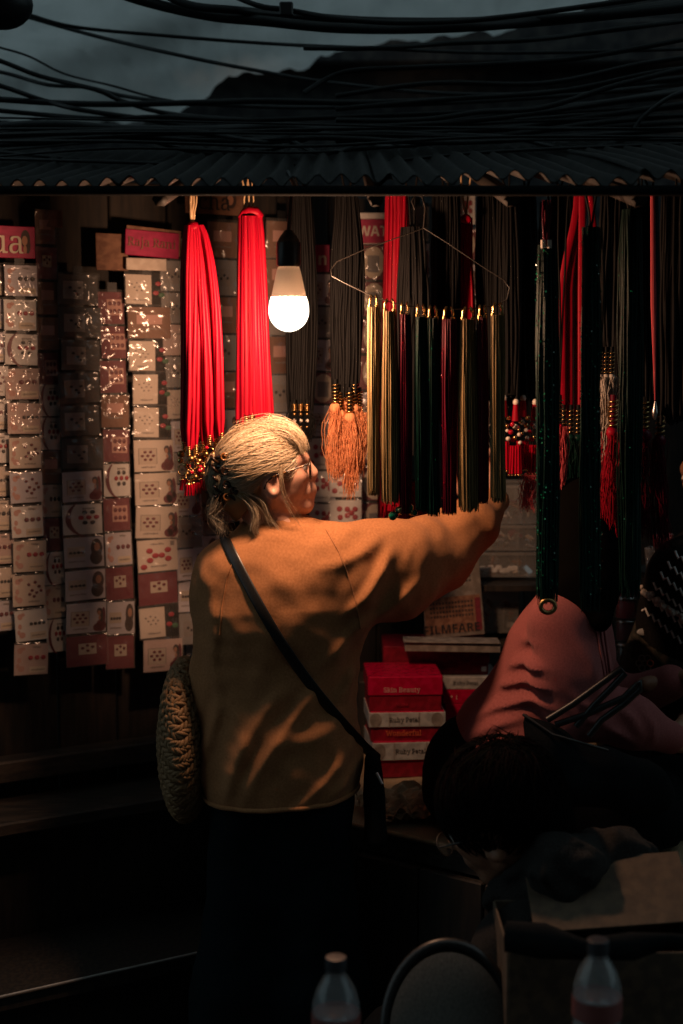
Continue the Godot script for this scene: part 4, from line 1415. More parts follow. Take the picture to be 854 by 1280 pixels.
func plain_bundle(label: String, mat: String, top: Array, bot: Array, wt: float, wb: float, d: float, n: int, r: float, up := 0.12, called := "hair_cord", cat := "hair cord") -> Node3D:
	# top and bot are picture points, widths in picture pixels at depth d
	var a := P(top[0], top[1], d)
	var b := P(bot[0], bot[1], d)
	var t := thing(called, label, cat, a, HUNG)
	var mb := MB.new()
	strands(mb, a, b, wt * px_at(d) / 2, wb * px_at(d) / 2, n, r, 18, 0.02, 0.005)
	core_of(mb, a, b, wt * px_at(d) / 2, wb * px_at(d) / 2)
	var o := wpart("strand_bundle", mb, M[mat], t)
	o.set_meta("kind", "stuff")
	up = minf(up, (top[1] - 238.0) * d / F + maxf(0.0, d - eave_depth(top[0])) * 0.10)
	if up > 0.0:
		hang_line(t, a - Vector3(0, 0.01, 0), up, M.string if mat == "red_silk" else M.black_silk)
	return t

func tassel(t: Node3D, p: Vector3, length: float, w: float, mat: String, wrap: String, ball_mat := "") -> void:
	# a wrapped neck, a bead or ball, and a skirt of yarn; p is the top of the neck
	var mb := MB.new()
	var nl := length * 0.22
	coil(mb, p, p - Vector3(0, nl, 0), w * 0.28, w * 0.07, 6)
	wpart("wire_wrap", mb, M[wrap], t)
	mb = MB.new()
	mb.tube(PackedVector3Array([p + Vector3(0, 0.01, 0), p - Vector3(0, nl, 0)]), PackedFloat32Array([w * 0.2]), 8)
	wpart("neck", mb, M.black_silk if mat != "red_silk" else M.maroon_silk, t)
	if ball_mat:
		mb = MB.new()
		mb.ball(p - Vector3(0, nl + w * 0.3, 0), Vector3.ONE * w * 0.42, Basis.IDENTITY, 9, 12)
		for i in mb.v.size():
			mb.v[i] += mb.n[i] * noise.get_noise_3dv(mb.v[i] * 1500.0) * w * 0.12
		renormal(mb)
		wpart("ball", mb, M[ball_mat], t)
	mb = MB.new()
	strands(mb, p - Vector3(0, nl + w * 0.2, 0), p - Vector3(0, length, 0), w * 0.3, w * 0.55, 80, 0.00075, 9, 0.016, 0.011, 0.9, 3)
	var o := wpart("skirt", mb, M[mat], t)
	o.set_meta("kind", "stuff")

func bead_drop(t: Node3D, p: Vector3, length: float, w: float) -> void:
	# white bead, red bound neck, gold and red bead cluster, beaded fringe
	var mb := MB.new()
	mb.ball(p, Vector3(w * 0.3, w * 0.35, w * 0.3))
	wpart("bead", mb, M.white_bead, t)
	mb = MB.new()
	mb.tube(PackedVector3Array([p - Vector3(0, w * 0.2, 0), p - Vector3(0, length * 0.25, 0)]), PackedFloat32Array([w * 0.26, w * 0.4]), 9)
	wpart("bound_neck", mb, M.red_silk, t)
	for k in 9:
		mb = MB.new()
		var a := k * 2.4
		mb.ball(p - Vector3(-cos(a) * w * 0.45, length * (0.26 + 0.035 * k), -sin(a) * w * 0.45), Vector3.ONE * w * rng.randf_range(0.16, 0.27))
		wpart("bead", mb, [M.gold_metal, M.red_bead, M.white_bead][k % 3], t)
	mb = MB.new()
	for k in 12:
		var a := TAU * k / 12.0
		var x := p + Vector3(cos(a) * w * 0.5, -length * 0.58, sin(a) * w * 0.4)
		mb.tube(PackedVector3Array([x, x - Vector3(-cos(a) * w * 0.12, length * 0.38, 0)]), PackedFloat32Array([w * 0.11]), 5)
	wpart("bead_fringe", mb, M.red_bead, t)
	mb = MB.new()
	for k in 12:
		var a := TAU * k / 12.0
		mb.ball(p + Vector3(cos(a) * w * 0.62, -length * 0.98, sin(a) * w * 0.4), Vector3.ONE * w * 0.1, Basis.IDENTITY, 4, 6)
	wpart("bead_tips", mb, M.gold_metal, t)

func sequins(t: Node3D, a: Vector3, b: Vector3, w: float, n: int, mat: Material, size := 0.0016) -> void:
	var mb := MB.new()
	for k in n:
		var f := rng.randf()
		var an := rng.randf() * TAU
		var p := a.lerp(b, f) + Vector3(cos(an) * w, 0, sin(an) * w * 0.75)
		var nn := (Vector3(cos(an), 0, sin(an)) + Vector3(rng.randfn(), rng.randfn(), rng.randfn()) * 0.45).normalized()
		var x := nn.cross(Vector3.UP).normalized()
		mb.disc(p + Vector3(cos(an), 0, sin(an)) * 0.001, x * size, nn.cross(x) * size, 6)
	var o := wpart("sequin_trim", mb, mat, t)
	o.set_meta("kind", "stuff")

func make_cords() -> void:
	# --- first red bundle: separate locks with beaded ends
	var d := 2.765
	var t := thing("hair_cord", "red silky cord bundle of loose locks with gold beads, left of the other red bundle", "hair cord", P(242, 280, d), HUNG)
	hang_line(t, P(241, 284, d), 0.075, M.string, 0.003, 0.003)
	hang_line(t, P(243, 284, d), 0.075, M.string, 0.002, 0.007)
	var ends := [[230, 556, -0.01], [236, 562, 0.02], [245, 560, 0.015], [254, 556, 0.0], [262, 548, 0.012], [270, 552, -0.005], [277, 545, 0.008], [250, 540, -0.025], [266, 540, -0.02]]
	for e in ends:
		var mb := MB.new()
		var a := P(243 + (e[0] - 253) * 0.30, 282, d - (e[2] as float) * 0.4)
		var b := P(e[0], e[1], d - (e[2] as float))
		var path := PackedVector3Array()
		var sway := rng.randf_range(-0.006, 0.006)
		for k in 25:
			var f := k / 24.0
			var p := a.lerp(b, f)
			var g := pow(f, 0.55)
			p.x = lerpf(a.x, b.x, g) + sin(f * 5.0 + e[0]) * 0.002 + sway * sin(f * PI)
			p.z = lerpf(a.z, b.z, g)
			path.append(p)
		for s in 7:
			var ph := s * 0.897
			var pp := PackedVector3Array()
			var rr := PackedFloat32Array()
			for k in path.size():
				var f := float(k) / (path.size() - 1)
				var sw := 0.0060 * (1.0 - 0.45 * smoothstep(0.9, 1.0, f)) * (0.7 + 0.3 * smoothstep(0.0, 0.2, f))
				pp.append(path[k] + Vector3(cos(ph + f * 1.5) * sw, 0, sin(ph + f * 1.5) * sw) * (1.0 if s > 0 else 0.0))
				rr.append(0.0042 * (1.0 - 0.5 * smoothstep(0.92, 1.0, f)))
			mb.tube(pp, rr, 6)
		wpart("lock", mb, M.red_silk, t)
		mb = MB.new()
		coil(mb, b + Vector3(0, 0.006, 0), b - Vector3(0, 0.014, 0), 0.0045, 0.0014, 5)
		wpart("wire_wrap", mb, M.gold_metal, t)
		if e[0] < 264:
			for k in 5:
				mb = MB.new()
				mb.ball(b - Vector3(rng.randf_range(-0.008, 0.008), 0.018 + 0.013 * k, rng.randf_range(-0.008, 0.008)), Vector3.ONE * rng.randf_range(0.004, 0.0075))
				wpart("bead", mb, [M.gold_metal, M.red_bead, M.brass_dark][(k + int(e[0])) % 3], t)
			for k in 2:
				mb = MB.new()
				var path2 := PackedVector3Array()
				var o := b - Vector3(rng.randf_range(-0.008, 0.008), 0.03 + 0.02 * k, 0.006)
				for q in 13:
					path2.append(o + Vector3(cos(TAU * q / 12.0) * 0.009, sin(TAU * q / 12.0) * 0.012, 0.003 * sin(q)))
				mb.tube(path2, PackedFloat32Array([0.0013]), 5)
				wpart("gold_ring", mb, M.gold_metal, t)
			mb = MB.new()
			for k in 9:
				var an := TAU * k / 9.0
				var x := b - Vector3(-cos(an) * 0.006, 0.068, -sin(an) * 0.006)
				mb.tube(PackedVector3Array([x, x - Vector3(-cos(an) * 0.003, 0.022, 0)]), PackedFloat32Array([0.0016]), 5)
			wpart("bead_fringe", mb, M.red_bead, t)
	knot(t, P(242, 283, d - 0.005), 0.013, M.red_silk)
	# --- second red bundle
	d = 2.84
	t = thing("hair_cord", "smooth wide red silky cord bundle hanging right beside the lit bulb", "hair cord", P(312, 268, d), HUNG)
	hang_line(t, P(308, 272, d), 0.09, M.string, 0.002, 0.008)
	hang_line(t, P(314, 272, d), 0.09, M.string, 0.0016, 0.006)
	for k in 15:
		var mb := MB.new()
		var f := (k - 7) / 7.0
		var dz := -0.016 * (1.0 - f * f) + rng.randf_range(-0.004, 0.004)
		var lean := rng.randf_range(-2.0, 2.0)
		var low := 524 + rng.randf_range(-7, 7)
		var lr := rng.randf_range(0.0048, 0.0068)
		strands(mb, P(313 + f * 11, 270, d + dz), P(318 + f * 20 + lean, low, d + dz), lr, lr * 1.1, 14, 0.0012, 16, 0.01, 0.0016, 0.9, 4)
		var path := PackedVector3Array()
		for i in 13:
			var g := i / 12.0
			path.append(P(lerpf(313 + f * 11, 318 + f * 20 + lean, pow(g, 0.7)) + sin(g * 4.0 + k) * 0.8, lerpf(270, low, g), d + dz))
		mb.tube(path, PackedFloat32Array([lr]), 12)
		wpart("lock", mb, M.red_silk, t)
		mb = MB.new()
		var b := P(318 + f * 20 + lean, low + 1, d + dz)
		coil(mb, b + Vector3(0, 0.004, 0), b - Vector3(0, 0.016, 0), 0.0045, 0.0012, 5)
		wpart("wire_wrap", mb, M.gold_metal, t)
	var mb0 := MB.new()
	mb0.tube(PackedVector3Array([P(300, 272, d), P(305, 266, d - 0.008), P(312, 264, d - 0.012), P(320, 265, d - 0.010), P(326, 270, d)]), PackedFloat32Array([0.006, 0.010, 0.012, 0.010, 0.006]), 12)
	for i in mb0.v.size():
		mb0.v[i] += mb0.n[i] * noise.get_noise_3dv(mb0.v[i] * 900.0) * 0.006
	renormal(mb0)
	wpart("knot", mb0, M.red_silk, t)
	# --- black bundle behind the bulb
	t = plain_bundle("black cord bundle directly behind the lit bulb", "black_silk", [375, 246], [375, 506], 26, 34, 3.02, 70, 0.003)
	for k in 3:
		tassel(t, P(368 + k * 8, 505, 2.99), 0.07, 0.017, "black_silk", "gold_metal")
		for j in 3:
			var mb := MB.new()
			mb.ball(P(368 + k * 8, 518 + j * 8, 2.985), Vector3.ONE * 0.0045)
			wpart("bead", mb, M.brass_dark if j % 2 == 0 else M.white_bead, t)
	# --- black bundle with orange tassels
	t = plain_bundle("black cord bundle ending in fluffy orange tassels", "black_silk", [433, 246], [432, 486], 24, 37, 2.95, 80, 0.003)
	for k in 6:
		tassel(t, P(419 + k * 6.0, 480 + (k % 2) * 10, 2.93 + (k % 3) * 0.015), 0.19 - (k % 3) * 0.02 + (0.02 if k > 2 else 0.0), 0.026, "orange_yarn", "gold_metal", "orange_yarn")
	# --- more black bundles
	plain_bundle("black cord bundle with a round knot behind the wire hanger", "black_silk", [515, 284], [514, 560], 26, 34, 2.88, 80, 0.003)
	plain_bundle("straight black cord bundle behind the middle of the wire hanger", "black_silk", [556, 244], [556, 520], 30, 32, 2.95, 70, 0.003)
	t = plain_bundle("red cord bundle half hidden behind the knotted black bundle", "red_silk", [495, 240], [488, 640], 28, 30, 3.08, 50, 0.0035, 0.0)
	t = plain_bundle("thin red cord with tied top behind the hanger's right arm", "red_silk", [582, 272], [581, 600], 12, 20, 2.98, 30, 0.003)
	knot(t, P(582, 274, 2.97), 0.012, M.red_silk)
	for q in [["left black bundle of the broad dark group", 612, 505, 3.02], ["middle black bundle of the broad dark group", 634, 500, 2.96], ["right black bundle of the broad dark group beside the green cord", 658, 498, 3.0]]:
		t = plain_bundle(q[0], "black_silk", [q[1], 243], [q[1] + 2, q[2]], 26, 30, q[3], 60, 0.0032)
		if q[1] > 620:
			for k in 2:
				bead_drop(t, P(q[1] + 1 + k * 15 - 5, 498 + k * 5, (q[3] as float) - 0.02), 0.155, 0.022)
		else:
			tassel(t, P(608, 480, 3.0), 0.16, 0.02, "white_yarn", "gold_metal", "white_bead")
	t = thing("tassel", "fluffy pink yarn tassel under the red beaded drops", "tassel", P(664, 590, 3.05), HUNG)
	tassel(t, P(664, 575, 3.05), 0.1, 0.034, "pink_yarn", "gold_metal")
	hang_line(t, P(664, 575, 3.05), 0.55, M.black_silk)
	t = thing("tassel", "long thin pink yarn tassel just right of the sequined green cord", "tassel", P(700, 510, 2.8), HUNG)
	tassel(t, P(700, 500, 2.8), 0.22, 0.02, "pink_yarn", "gold_metal", "red_silk")
	hang_line(t, P(700, 500, 2.8), 0.42, M.black_silk)
	# --- wire hanger with short cords
	make_hanger()
	# --- long green cords in front
	t = plain_bundle("long sequined dark green cord with a metal ring above the rose sweater", "green_silk", [683, 306], [684, 742], 19, 25, 2.45, 150, 0.0014, 0.0)
	sequins(t, P(683, 310, 2.45), P(684, 735, 2.45), 0.0178, 420, M.green_bead)
	var mb1 := MB.new()
	strands(mb1, P(682, 250, 2.45), P(683, 306, 2.45), 0.006, 0.006, 8, 0.002, 6)
	wpart("red_tie", mb1, M.maroon_silk, t)
	for s in [-1, 1]:
		mb1 = MB.new()
		mb1.tube(PackedVector3Array([P(683 + s * 4, 300, 2.43), P(683 + s * 4, 310, 2.43)]), PackedFloat32Array([0.004]), 8)
		wpart("white_wrap", mb1, M.white_bead, t)
		mb1 = MB.new()
		mb1.tube(PackedVector3Array([P(685 + s * 7, 738, 2.45), P(685 + s * 7, 752, 2.45)]), PackedFloat32Array([0.0035]), 7)
		wpart("loop", mb1, M.brass_dark, t)
	mb1 = MB.new()
	var ring := PackedVector3Array()
	for k in 17:
		ring.append(P(685 + 9 * cos(TAU * k / 16.0), 758 + 8 * sin(TAU * k / 16.0), 2.44))
	mb1.tube(ring, PackedFloat32Array([0.0042]), 8)
	wpart("ring", mb1, M.brass_dark, t)
	t = plain_bundle("long sequined dark green cord covering the seated person's face", "green_silk", [738, 284], [740, 752], 20, 25, 2.45, 150, 0.0014, 0.12)
	sequins(t, P(738, 290, 2.45), P(740, 745, 2.45), 0.0178, 380, M.green_bead)
	t = plain_bundle("long black green cord next to the dark maroon tassels", "green_silk", [788, 262], [789, 735], 22, 28, 2.48, 150, 0.0014, 0.12)
	sequins(t, P(788, 300, 2.48), P(789, 725, 2.48), 0.0202, 160, M.green_bead, 0.0012)
	# --- right group
	t = thing("hair_cord", "red ribbon cord with gold wire and green tassels at the right", "hair cord", P(716, 245, 2.9), HUNG)
	for q in [[722, 240, 703, 520, 9], [726, 240, 712, 522, 10], [730, 240, 722, 518, 11], [728, 240, 727, 515, 8]]:
		var mb := MB.new()
		var bend := PackedVector3Array()
		for k in 15:
			var f := k / 14.0
			var x := lerpf(q[0], q[2], smoothstep(0.0, 0.45, f))
			bend.append(P(x, lerpf(q[1], q[3], f), 2.9 + (q[4] - 9) * 0.008))
		mb.tube(bend, PackedFloat32Array([0.0075]), 10, true, 0.35, Vector3(0, 0, 1))
		wpart("ribbon", mb, M.red_silk, t)
	for k in 3:
		tassel(t, P(705 + k * 9, 512, 2.88), 0.235, 0.02, "green_silk", "gold_metal", "green_silk")
	t = thing("hair_cord", "narrow red ribbon with gold bead charm beside the white tassels", "hair cord", P(745, 245, 2.8), HUNG)
	var mb2 := MB.new()
	mb2.tube(PackedVector3Array([P(738, 240, 2.8), P(744, 300, 2.8), P(750, 378, 2.8)]), PackedFloat32Array([0.006]), 10, true, 0.4)
	wpart("ribbon", mb2, M.red_silk, t)
	for k in 9:
		mb2 = MB.new()
		mb2.ball(P(750 + 3 * sin(k * 2.0), 380 + k * 6, 2.8), Vector3.ONE * rng.randf_range(0.004, 0.007))
		wpart("bead", mb2, [M.gold_metal, M.white_bead, M.red_bead][k % 3], t)
	t = thing("hair_cord", "bright red ribbon hanging behind the green cord near the roof", "hair cord", P(768, 245, 2.95), HUNG)
	mb2 = MB.new()
	mb2.tube(PackedVector3Array([P(768, 238, 2.95), P(768, 280, 2.95), P(766, 330, 2.95), P(765, 420, 2.95)]), PackedFloat32Array([0.0065, 0.0065, 0.004, 0.003]), 10, true, 0.4)
	wpart("ribbon", mb2, M.red_silk, t)
	mb2 = MB.new()
	mb2.tube(PackedVector3Array([P(771, 238, 2.96), P(771, 275, 2.96), P(770, 300, 2.96)]), PackedFloat32Array([0.005]), 8, true, 0.4)
	wpart("ribbon", mb2, M.red_silk, t)
	t = plain_bundle("thin black cord carrying the white tassels", "black_silk", [757, 244], [757, 440], 12, 16, 2.75, 24, 0.0025)
	for k in 3:
		tassel(t, P(751 + k * 7, 440, 2.74), 0.2, 0.018, "white_yarn", "gold_metal", "white_yarn")
	t = plain_bundle("black cord with a long red tassel under gold wire wraps", "black_silk", [772, 244], [771, 505], 14, 18, 2.78, 30, 0.0025)
	tassel(t, P(767, 500, 2.72), 0.25, 0.03, "red_silk", "gold_metal", "red_silk")
	t = plain_bundle("black cord bundle with two dark maroon tassels near the right edge", "black_silk", [812, 244], [812, 505], 24, 30, 2.8, 50, 0.003)
	tassel(t, P(806, 502, 2.79), 0.26, 0.032, "maroon_silk", "gold_metal", "maroon_silk")
	tassel(t, P(826, 506, 2.80), 0.28, 0.03, "maroon_silk", "brass_dark", "maroon_silk")
	t = thing("hair_cord", "thin pale red ribbon with a silver drop near the right edge", "hair cord", P(816, 380, 2.7), HUNG)
	mb2 = MB.new()
	mb2.tube(PackedVector3Array([P(816, 240, 2.7), P(817, 380, 2.7), P(819, 500, 2.7)]), PackedFloat32Array([0.0045, 0.0055, 0.0015]), 8, true, 0.4)
	wpart("ribbon", mb2, M.pink_yarn, t)
	mb2 = MB.new()
	mb2.lathe(Transform3D(Basis.IDENTITY, P(819, 512, 2.7)), [[0.0005, -0.02], [0.005, -0.014], [0.0065, -0.005], [0.004, 0.006], [0.0015, 0.016]], 12)
	wpart("silver_drop", mb2, M.silver_metal, t)
	plain_bundle("wide black cord bundle along the right edge of the picture", "black_silk", [848, 240], [848, 520], 40, 46, 2.72, 80, 0.0034)
	plain_bundle("black cord bundle just behind the rightmost sequined cord", "black_silk", [800, 240], [800, 470], 24, 28, 3.02, 50, 0.003)
	plain_bundle("dark cord bundle between the red ribbons and the roof", "black_silk", [700, 240], [702, 500], 22, 26, 3.06, 46, 0.003)

func make_hanger() -> void:
	var d := 2.55
	var t := thing("wire_hanger", "bent wire coat hanger carrying gold, maroon and green cords", "hanger", P(530, 283, d))
	var mb := MB.new()
	mb.tube(PackedVector3Array([P(519, 262, d), P(515, 252, d), P(520, 243, d), P(528, 246, d), P(532, 260, d), P(530, 285, d)]), PackedFloat32Array([0.0018]), 7)
	wpart("hook", mb, M.wire, t)
	for arm in [[[530, 285, 0.0], [497, 297, 0.01], [455, 312, 0.02], [421, 327, 0.03], [414, 337, 0.03], [415, 345, 0.03]], [[530, 285, 0.0], [560, 304, -0.008], [600, 331, -0.016], [630, 350, -0.025], [637, 360, -0.025], [634, 374, -0.025]]]:
		var path := PackedVector3Array()
		for q in arm:
			path.append(P(q[0], q[1], d + q[2]))
		mb = MB.new()
		mb.tube(path, PackedFloat32Array([0.001]), 7)
		wpart("arm", mb, M.wire, t)
	var rod := [[415, 345], [432, 354], [467, 371], [500, 381], [548, 387], [590, 386], [622, 381], [634, 374]]
	var path2 := PackedVector3Array()
	for k in rod.size():
		path2.append(P(rod[k][0], rod[k][1], d + 0.03 - 0.055 * k / (rod.size() - 1)))
	mb = MB.new()
	mb.tube(path2, PackedFloat32Array([0.0011]), 7)
	wpart("rod", mb, M.wire, t)
	var cords := [
		["leftmost gold cord on the wire hanger", 467, 372, 616, 15, "gold_thread"],
		["second gold cord on the wire hanger, slightly darker and longer", 487, 377, 627, 20, "gold_thread"],
		["dark maroon cord beside the two gold cords", 506, 381, 640, 14, "maroon_silk"],
		["left dark green cord in the middle of the wire hanger", 526, 384, 636, 15, "green_silk"],
		["right dark green cord in the middle of the wire hanger", 541, 386, 642, 15, "green_silk"],
		["glossy maroon cord between green and gold cords", 561, 387, 640, 19, "maroon_silk"],
		["broad gold cord hanging over the raised sleeve", 585, 387, 637, 22, "gold_thread"],
		["narrow maroon cord between the two right gold cords", 603, 385, 626, 12, "maroon_silk"],
		["rightmost gold cord at the end of the raised arm", 622, 382, 625, 19, "gold_thread"],
	]
	for c in cords:
		var dd: float = d + 0.03 - 0.055 * (c[1] - 415) / 219.0
		var a := P(c[1], c[2] + 12, dd)
		var b := P(c[1] + 1, c[3], dd)
		var o := thing("hair_cord", c[0], "hair cord", a, "short cords on the wire hanger")
		var m2 := MB.new()
		var w: float = c[4] * px_at(dd) / 2 * 1.12
		strands(m2, a, b, w * 0.8, w * 0.95, 110, 0.00115, 16, 0.006, 0.0012, 0.8, 4)
		core_of(m2, a, b, w * 0.8, w * 0.95)
		wpart("strand_bundle", m2, M[c[5]], o).set_meta("kind", "stuff")
		for s in [-1, 1]:
			m2 = MB.new()
			var e := a + Vector3(s * w * 0.5, 0, 0)
			m2.tube(PackedVector3Array([e, e + Vector3(0, 0.014, 0.003), P(c[1] + s * 3, c[2] - 3, dd - 0.003), P(c[1] + s * 3, c[2] - 1, dd + 0.004), e + Vector3(0, 0.01, -0.004)]), PackedFloat32Array([0.0022]), 6)
			wpart("loop", m2, M.gold_metal, o)
			m2 = MB.new()
			m2.tube(PackedVector3Array([e + Vector3(0, 0.004, 0), e - Vector3(0, 0.012, 0)]), PackedFloat32Array([0.0042]), 8)
			wpart("ferrule", m2, M.brass_dark, o)
		if c[5] != "gold_thread":
			sequins(o, a, b, w * 0.95, 60, M.green_bead if c[5] == "green_silk" else M.red_bead, 0.0011)
	t = thing("bead_string", "string of glossy green beads dangling above the raised arm", "beads", P(502, 640, 2.56))
	for k in 9:
		mb = MB.new()
		mb.ball(P(491 + k * 3.4, 645 - 12 * sin(PI * k / 9.0) + 3 * (k % 2), 2.56), Vector3.ONE * (0.006 if k % 3 else 0.0085))
		wpart("bead", mb, [M.green_bead, M.black_bead, M.green_bead, M.gold_metal][k % 4], t)
	mb = MB.new()
	mb.tube(PackedVector3Array([P(491, 645, 2.56), P(505, 560, 2.56), P(512, 386, 2.55)]), PackedFloat32Array([0.001]), 5)
	wpart("thread", mb, M.black_silk, t)

func make_bulb() -> void:
	var d := 2.56
	var t := thing("light_bulb", "lit white bulb in a black socket hanging between the red cords and black bundle", "bulb", P(361, 392, d))
	var s := d / F
	var o := P(361, 374, d)
	var mb := MB.new()
	var prof := []
	for k in 13:
		var a := PI * 0.5 * k / 12.0
		prof.append([maxf(25.0 * s * sin(a), 0.0003), -15.0 * s - 25.0 * s * cos(a)])
	prof.append([24.8 * s, -9.0 * s])
	prof.append([23.8 * s, -3.0 * s])
	prof.append([22.5 * s, 1.0 * s])
	mb.lathe(Transform3D(Basis.IDENTITY, o), prof, 28)
	wpart("globe", mb, M.bulb_glow, t)
	mb = MB.new()
	mb.lathe(Transform3D(Basis.IDENTITY, o), [[22.0 * s, 2.2 * s], [21.0 * s, 6.0 * s], [15.0 * s, 34.0 * s], [13.0 * s, 40.0 * s], [0.0005, 41.0 * s]], 24)
	wpart("housing", mb, M.bulb_body, t)
	mb = MB.new()
	mb.lathe(Transform3D(Basis.IDENTITY, o), [[0.0005, 36.0 * s], [12.0 * s, 38.0 * s], [15.0 * s, 42.0 * s], [15.0 * s, 68.0 * s], [12.0 * s, 74.0 * s], [5.0 * s, 84.0 * s], [0.0005, 85.0 * s]], 20)
	wpart("socket", mb, M.bakelite, t)
	mb = MB.new()
	mb.tube(PackedVector3Array([o + Vector3(0, 84 * s, 0), o + Vector3(0.006, 0.2, -0.01), P(372, 240, d + 0.03), P(360, 215, d + 0.2)]), PackedFloat32Array([0.0035]), 7)
	wpart("flex", mb, M.black_rubber, t)
	var l := OmniLight3D.new()
	l.name = "bulb_light"
	l.light_color = Color(1.0, 0.76, 0.59)
	l.light_energy = BULB
	l.light_size = 0.034
	l.omni_range = 12.0
	l.omni_attenuation = 2.0
	l.shadow_enabled = true
	t.add_child(l)
	l.position = o + Vector3(0, -16.0 * s, 0) - t.position

# ---------------------------------------------------------------- people
func head_into(S: Solid, O: Vector3, B: Basis, sc: float, neck: Vector3, nr := 0.052) -> void:
	var L := func(x: float, y: float, z: float) -> Vector3: return O + B * (Vector3(x, y, z) * sc)
	S.egg(L.call(-0.008, 0.018, 0), Vector3(0.092, 0.080, 0.072) * sc, B)
	S.egg(L.call(0.040, -0.012, 0), Vector3(0.048, 0.070, 0.056) * sc, B)
	for s in [-1.0, 1.0]:
		S.bone(L.call(0.006, -0.045, s * 0.046), L.call(0.070, -0.072, s * 0.012), 0.021 * sc, 0.018 * sc)
		S.bone(L.call(0.060, -0.006, s * 0.034), L.call(0.050, -0.03, s * 0.036), 0.020 * sc, 0.018 * sc)
		S.bone(L.call(0.076, 0.032, s * 0.006), L.call(0.064, 0.033, s * 0.042), 0.011 * sc, 0.010 * sc)
		S.bone(L.call(0.091, -0.008, s * 0.004), L.call(0.087, -0.009, s * 0.012), 0.0085 * sc, 0.0068 * sc)
		S.bone(L.call(0.0935, -0.035, 0), L.call(0.084, -0.038, s * 0.020), 0.0070 * sc, 0.004 * sc)
		S.bone(L.call(0.0915, -0.0465, 0), L.call(0.083, -0.042, s * 0.018), 0.0075 * sc, 0.004 * sc)
		S.egg(L.call(0.002, -0.014, s * 0.075), Vector3(0.0185, 0.031, 0.0075) * sc, B * Basis(Vector3.UP, -s * 0.35) * Basis(Vector3.BACK, 0.2))
		S.egg(L.call(0.005, -0.009, s * 0.0860), Vector3(0.0100, 0.019, 0.0125) * sc, B * Basis(Vector3.UP, -s * 0.35), true)
		S.egg(L.call(0.091, 0.012, s * 0.031), Vector3(0.014, 0.011, 0.017) * sc, B, true)
	S.egg(L.call(0.080, -0.073, 0), Vector3(0.018, 0.017, 0.02) * sc, B)
	S.egg(L.call(0.073, -0.040, 0), Vector3(0.021, 0.024, 0.026) * sc, B)
	S.bone(L.call(0.082, 0.024, 0), L.call(0.101, -0.003, 0), 0.0085 * sc, 0.0105 * sc)
	S.bone(L.call(-0.022, -0.05, 0), neck, nr * sc, nr * 1.12 * sc)

func eyes_of(t: Node3D, O: Vector3, B: Basis, sc: float) -> void:
	for s in [-1.0, 1.0]:
		var mb := MB.new()
		mb.ball(O + B * (Vector3(0.0735, 0.013, s * 0.031) * sc), Vector3.ONE * 0.0118 * sc, Basis.IDENTITY, 9, 12)
		var e := wpart("eye", mb, M.eye_white, t)
		mb = MB.new()
		mb.disc(O + B * (Vector3(0.0852, 0.012, s * 0.031) * sc), B.y * 0.005 * sc, B.z * 0.005 * sc, 12)
		wpart("iris", mb, M.print_hair, e)

func hand_into(mb: MB, w: Vector3, d: Vector3, palm: Vector3, thumb: Vector3, curl: float, cell := 0.006) -> void:
	var S := Solid.new()
	S.k = 0.010
	d = d.normalized()
	palm = (palm - d * palm.dot(d)).normalized()
	thumb = (thumb - d * thumb.dot(d) - palm * thumb.dot(palm)).normalized()
	for f in 4:
		var side := thumb * (0.027 - f * 0.018)
		var base := w + d * (0.088 - absf(f - 1.0) * 0.004) + side
		S.bone(w + side * 0.55, base, 0.015, 0.0115)
		var dir := d
		var p := base
		var ls: Array = [[0.040, 0.025, 0.019], [0.044, 0.028, 0.020], [0.041, 0.026, 0.020], [0.032, 0.020, 0.017]][f]
		for k in 3:
			dir = dir.rotated(d.cross(palm).normalized(), curl * (0.8 if k == 0 else 1.0))
			var q := p + dir * (ls[k] as float)
			S.bone(p, q, 0.0095 - k * 0.0008, 0.0087 - k * 0.0009)
			p = q
	var tb := w + d * 0.022 + thumb * 0.024
	var t1 := tb + (d * 0.55 + thumb * 0.65 + palm * 0.35).normalized() * 0.040
	var t2 := t1 + (d * 0.8 + thumb * 0.15 + palm * 0.55).normalized() * 0.030
	var t3 := t2 + (d * 0.8 - thumb * 0.15 + palm * 0.6).normalized() * 0.024
	S.bone(tb, t1, 0.0145, 0.0115)
	S.bone(t1, t2, 0.0108, 0.0098)
	S.bone(t2, t3, 0.0098, 0.0082)
	S.bone(w - d * 0.05, w + d * 0.02, 0.024, 0.022, 1.3, palm)
	var bb := bounds(S, 0.01)
	S.polygonize(mb, bb.position, bb.end, cell)

func bounds(S: Solid, pad: float) -> AABB:
	var b := AABB(S.a[0], Vector3.ZERO)
	for i in S.ty.size():
		var r := maxf(S.ra[i], S.rb[i]) if S.ty[i] == 0 else maxf(S.b[i].x, maxf(S.b[i].y, S.b[i].z))
		b = b.expand(S.a[i] + Vector3.ONE * r).expand(S.a[i] - Vector3.ONE * r)
		if S.ty[i] == 0:
			b = b.expand(S.b[i] + Vector3.ONE * r).expand(S.b[i] - Vector3.ONE * r)
	return b.grow(pad)

func mesh_of(S: Solid, cell: float, mb: MB = null) -> MB:
	if mb == null:
		mb = MB.new()
	var b := bounds(S, cell * 2 + 0.01)
	S.polygonize(mb, b.position, b.end, cell)
	return mb

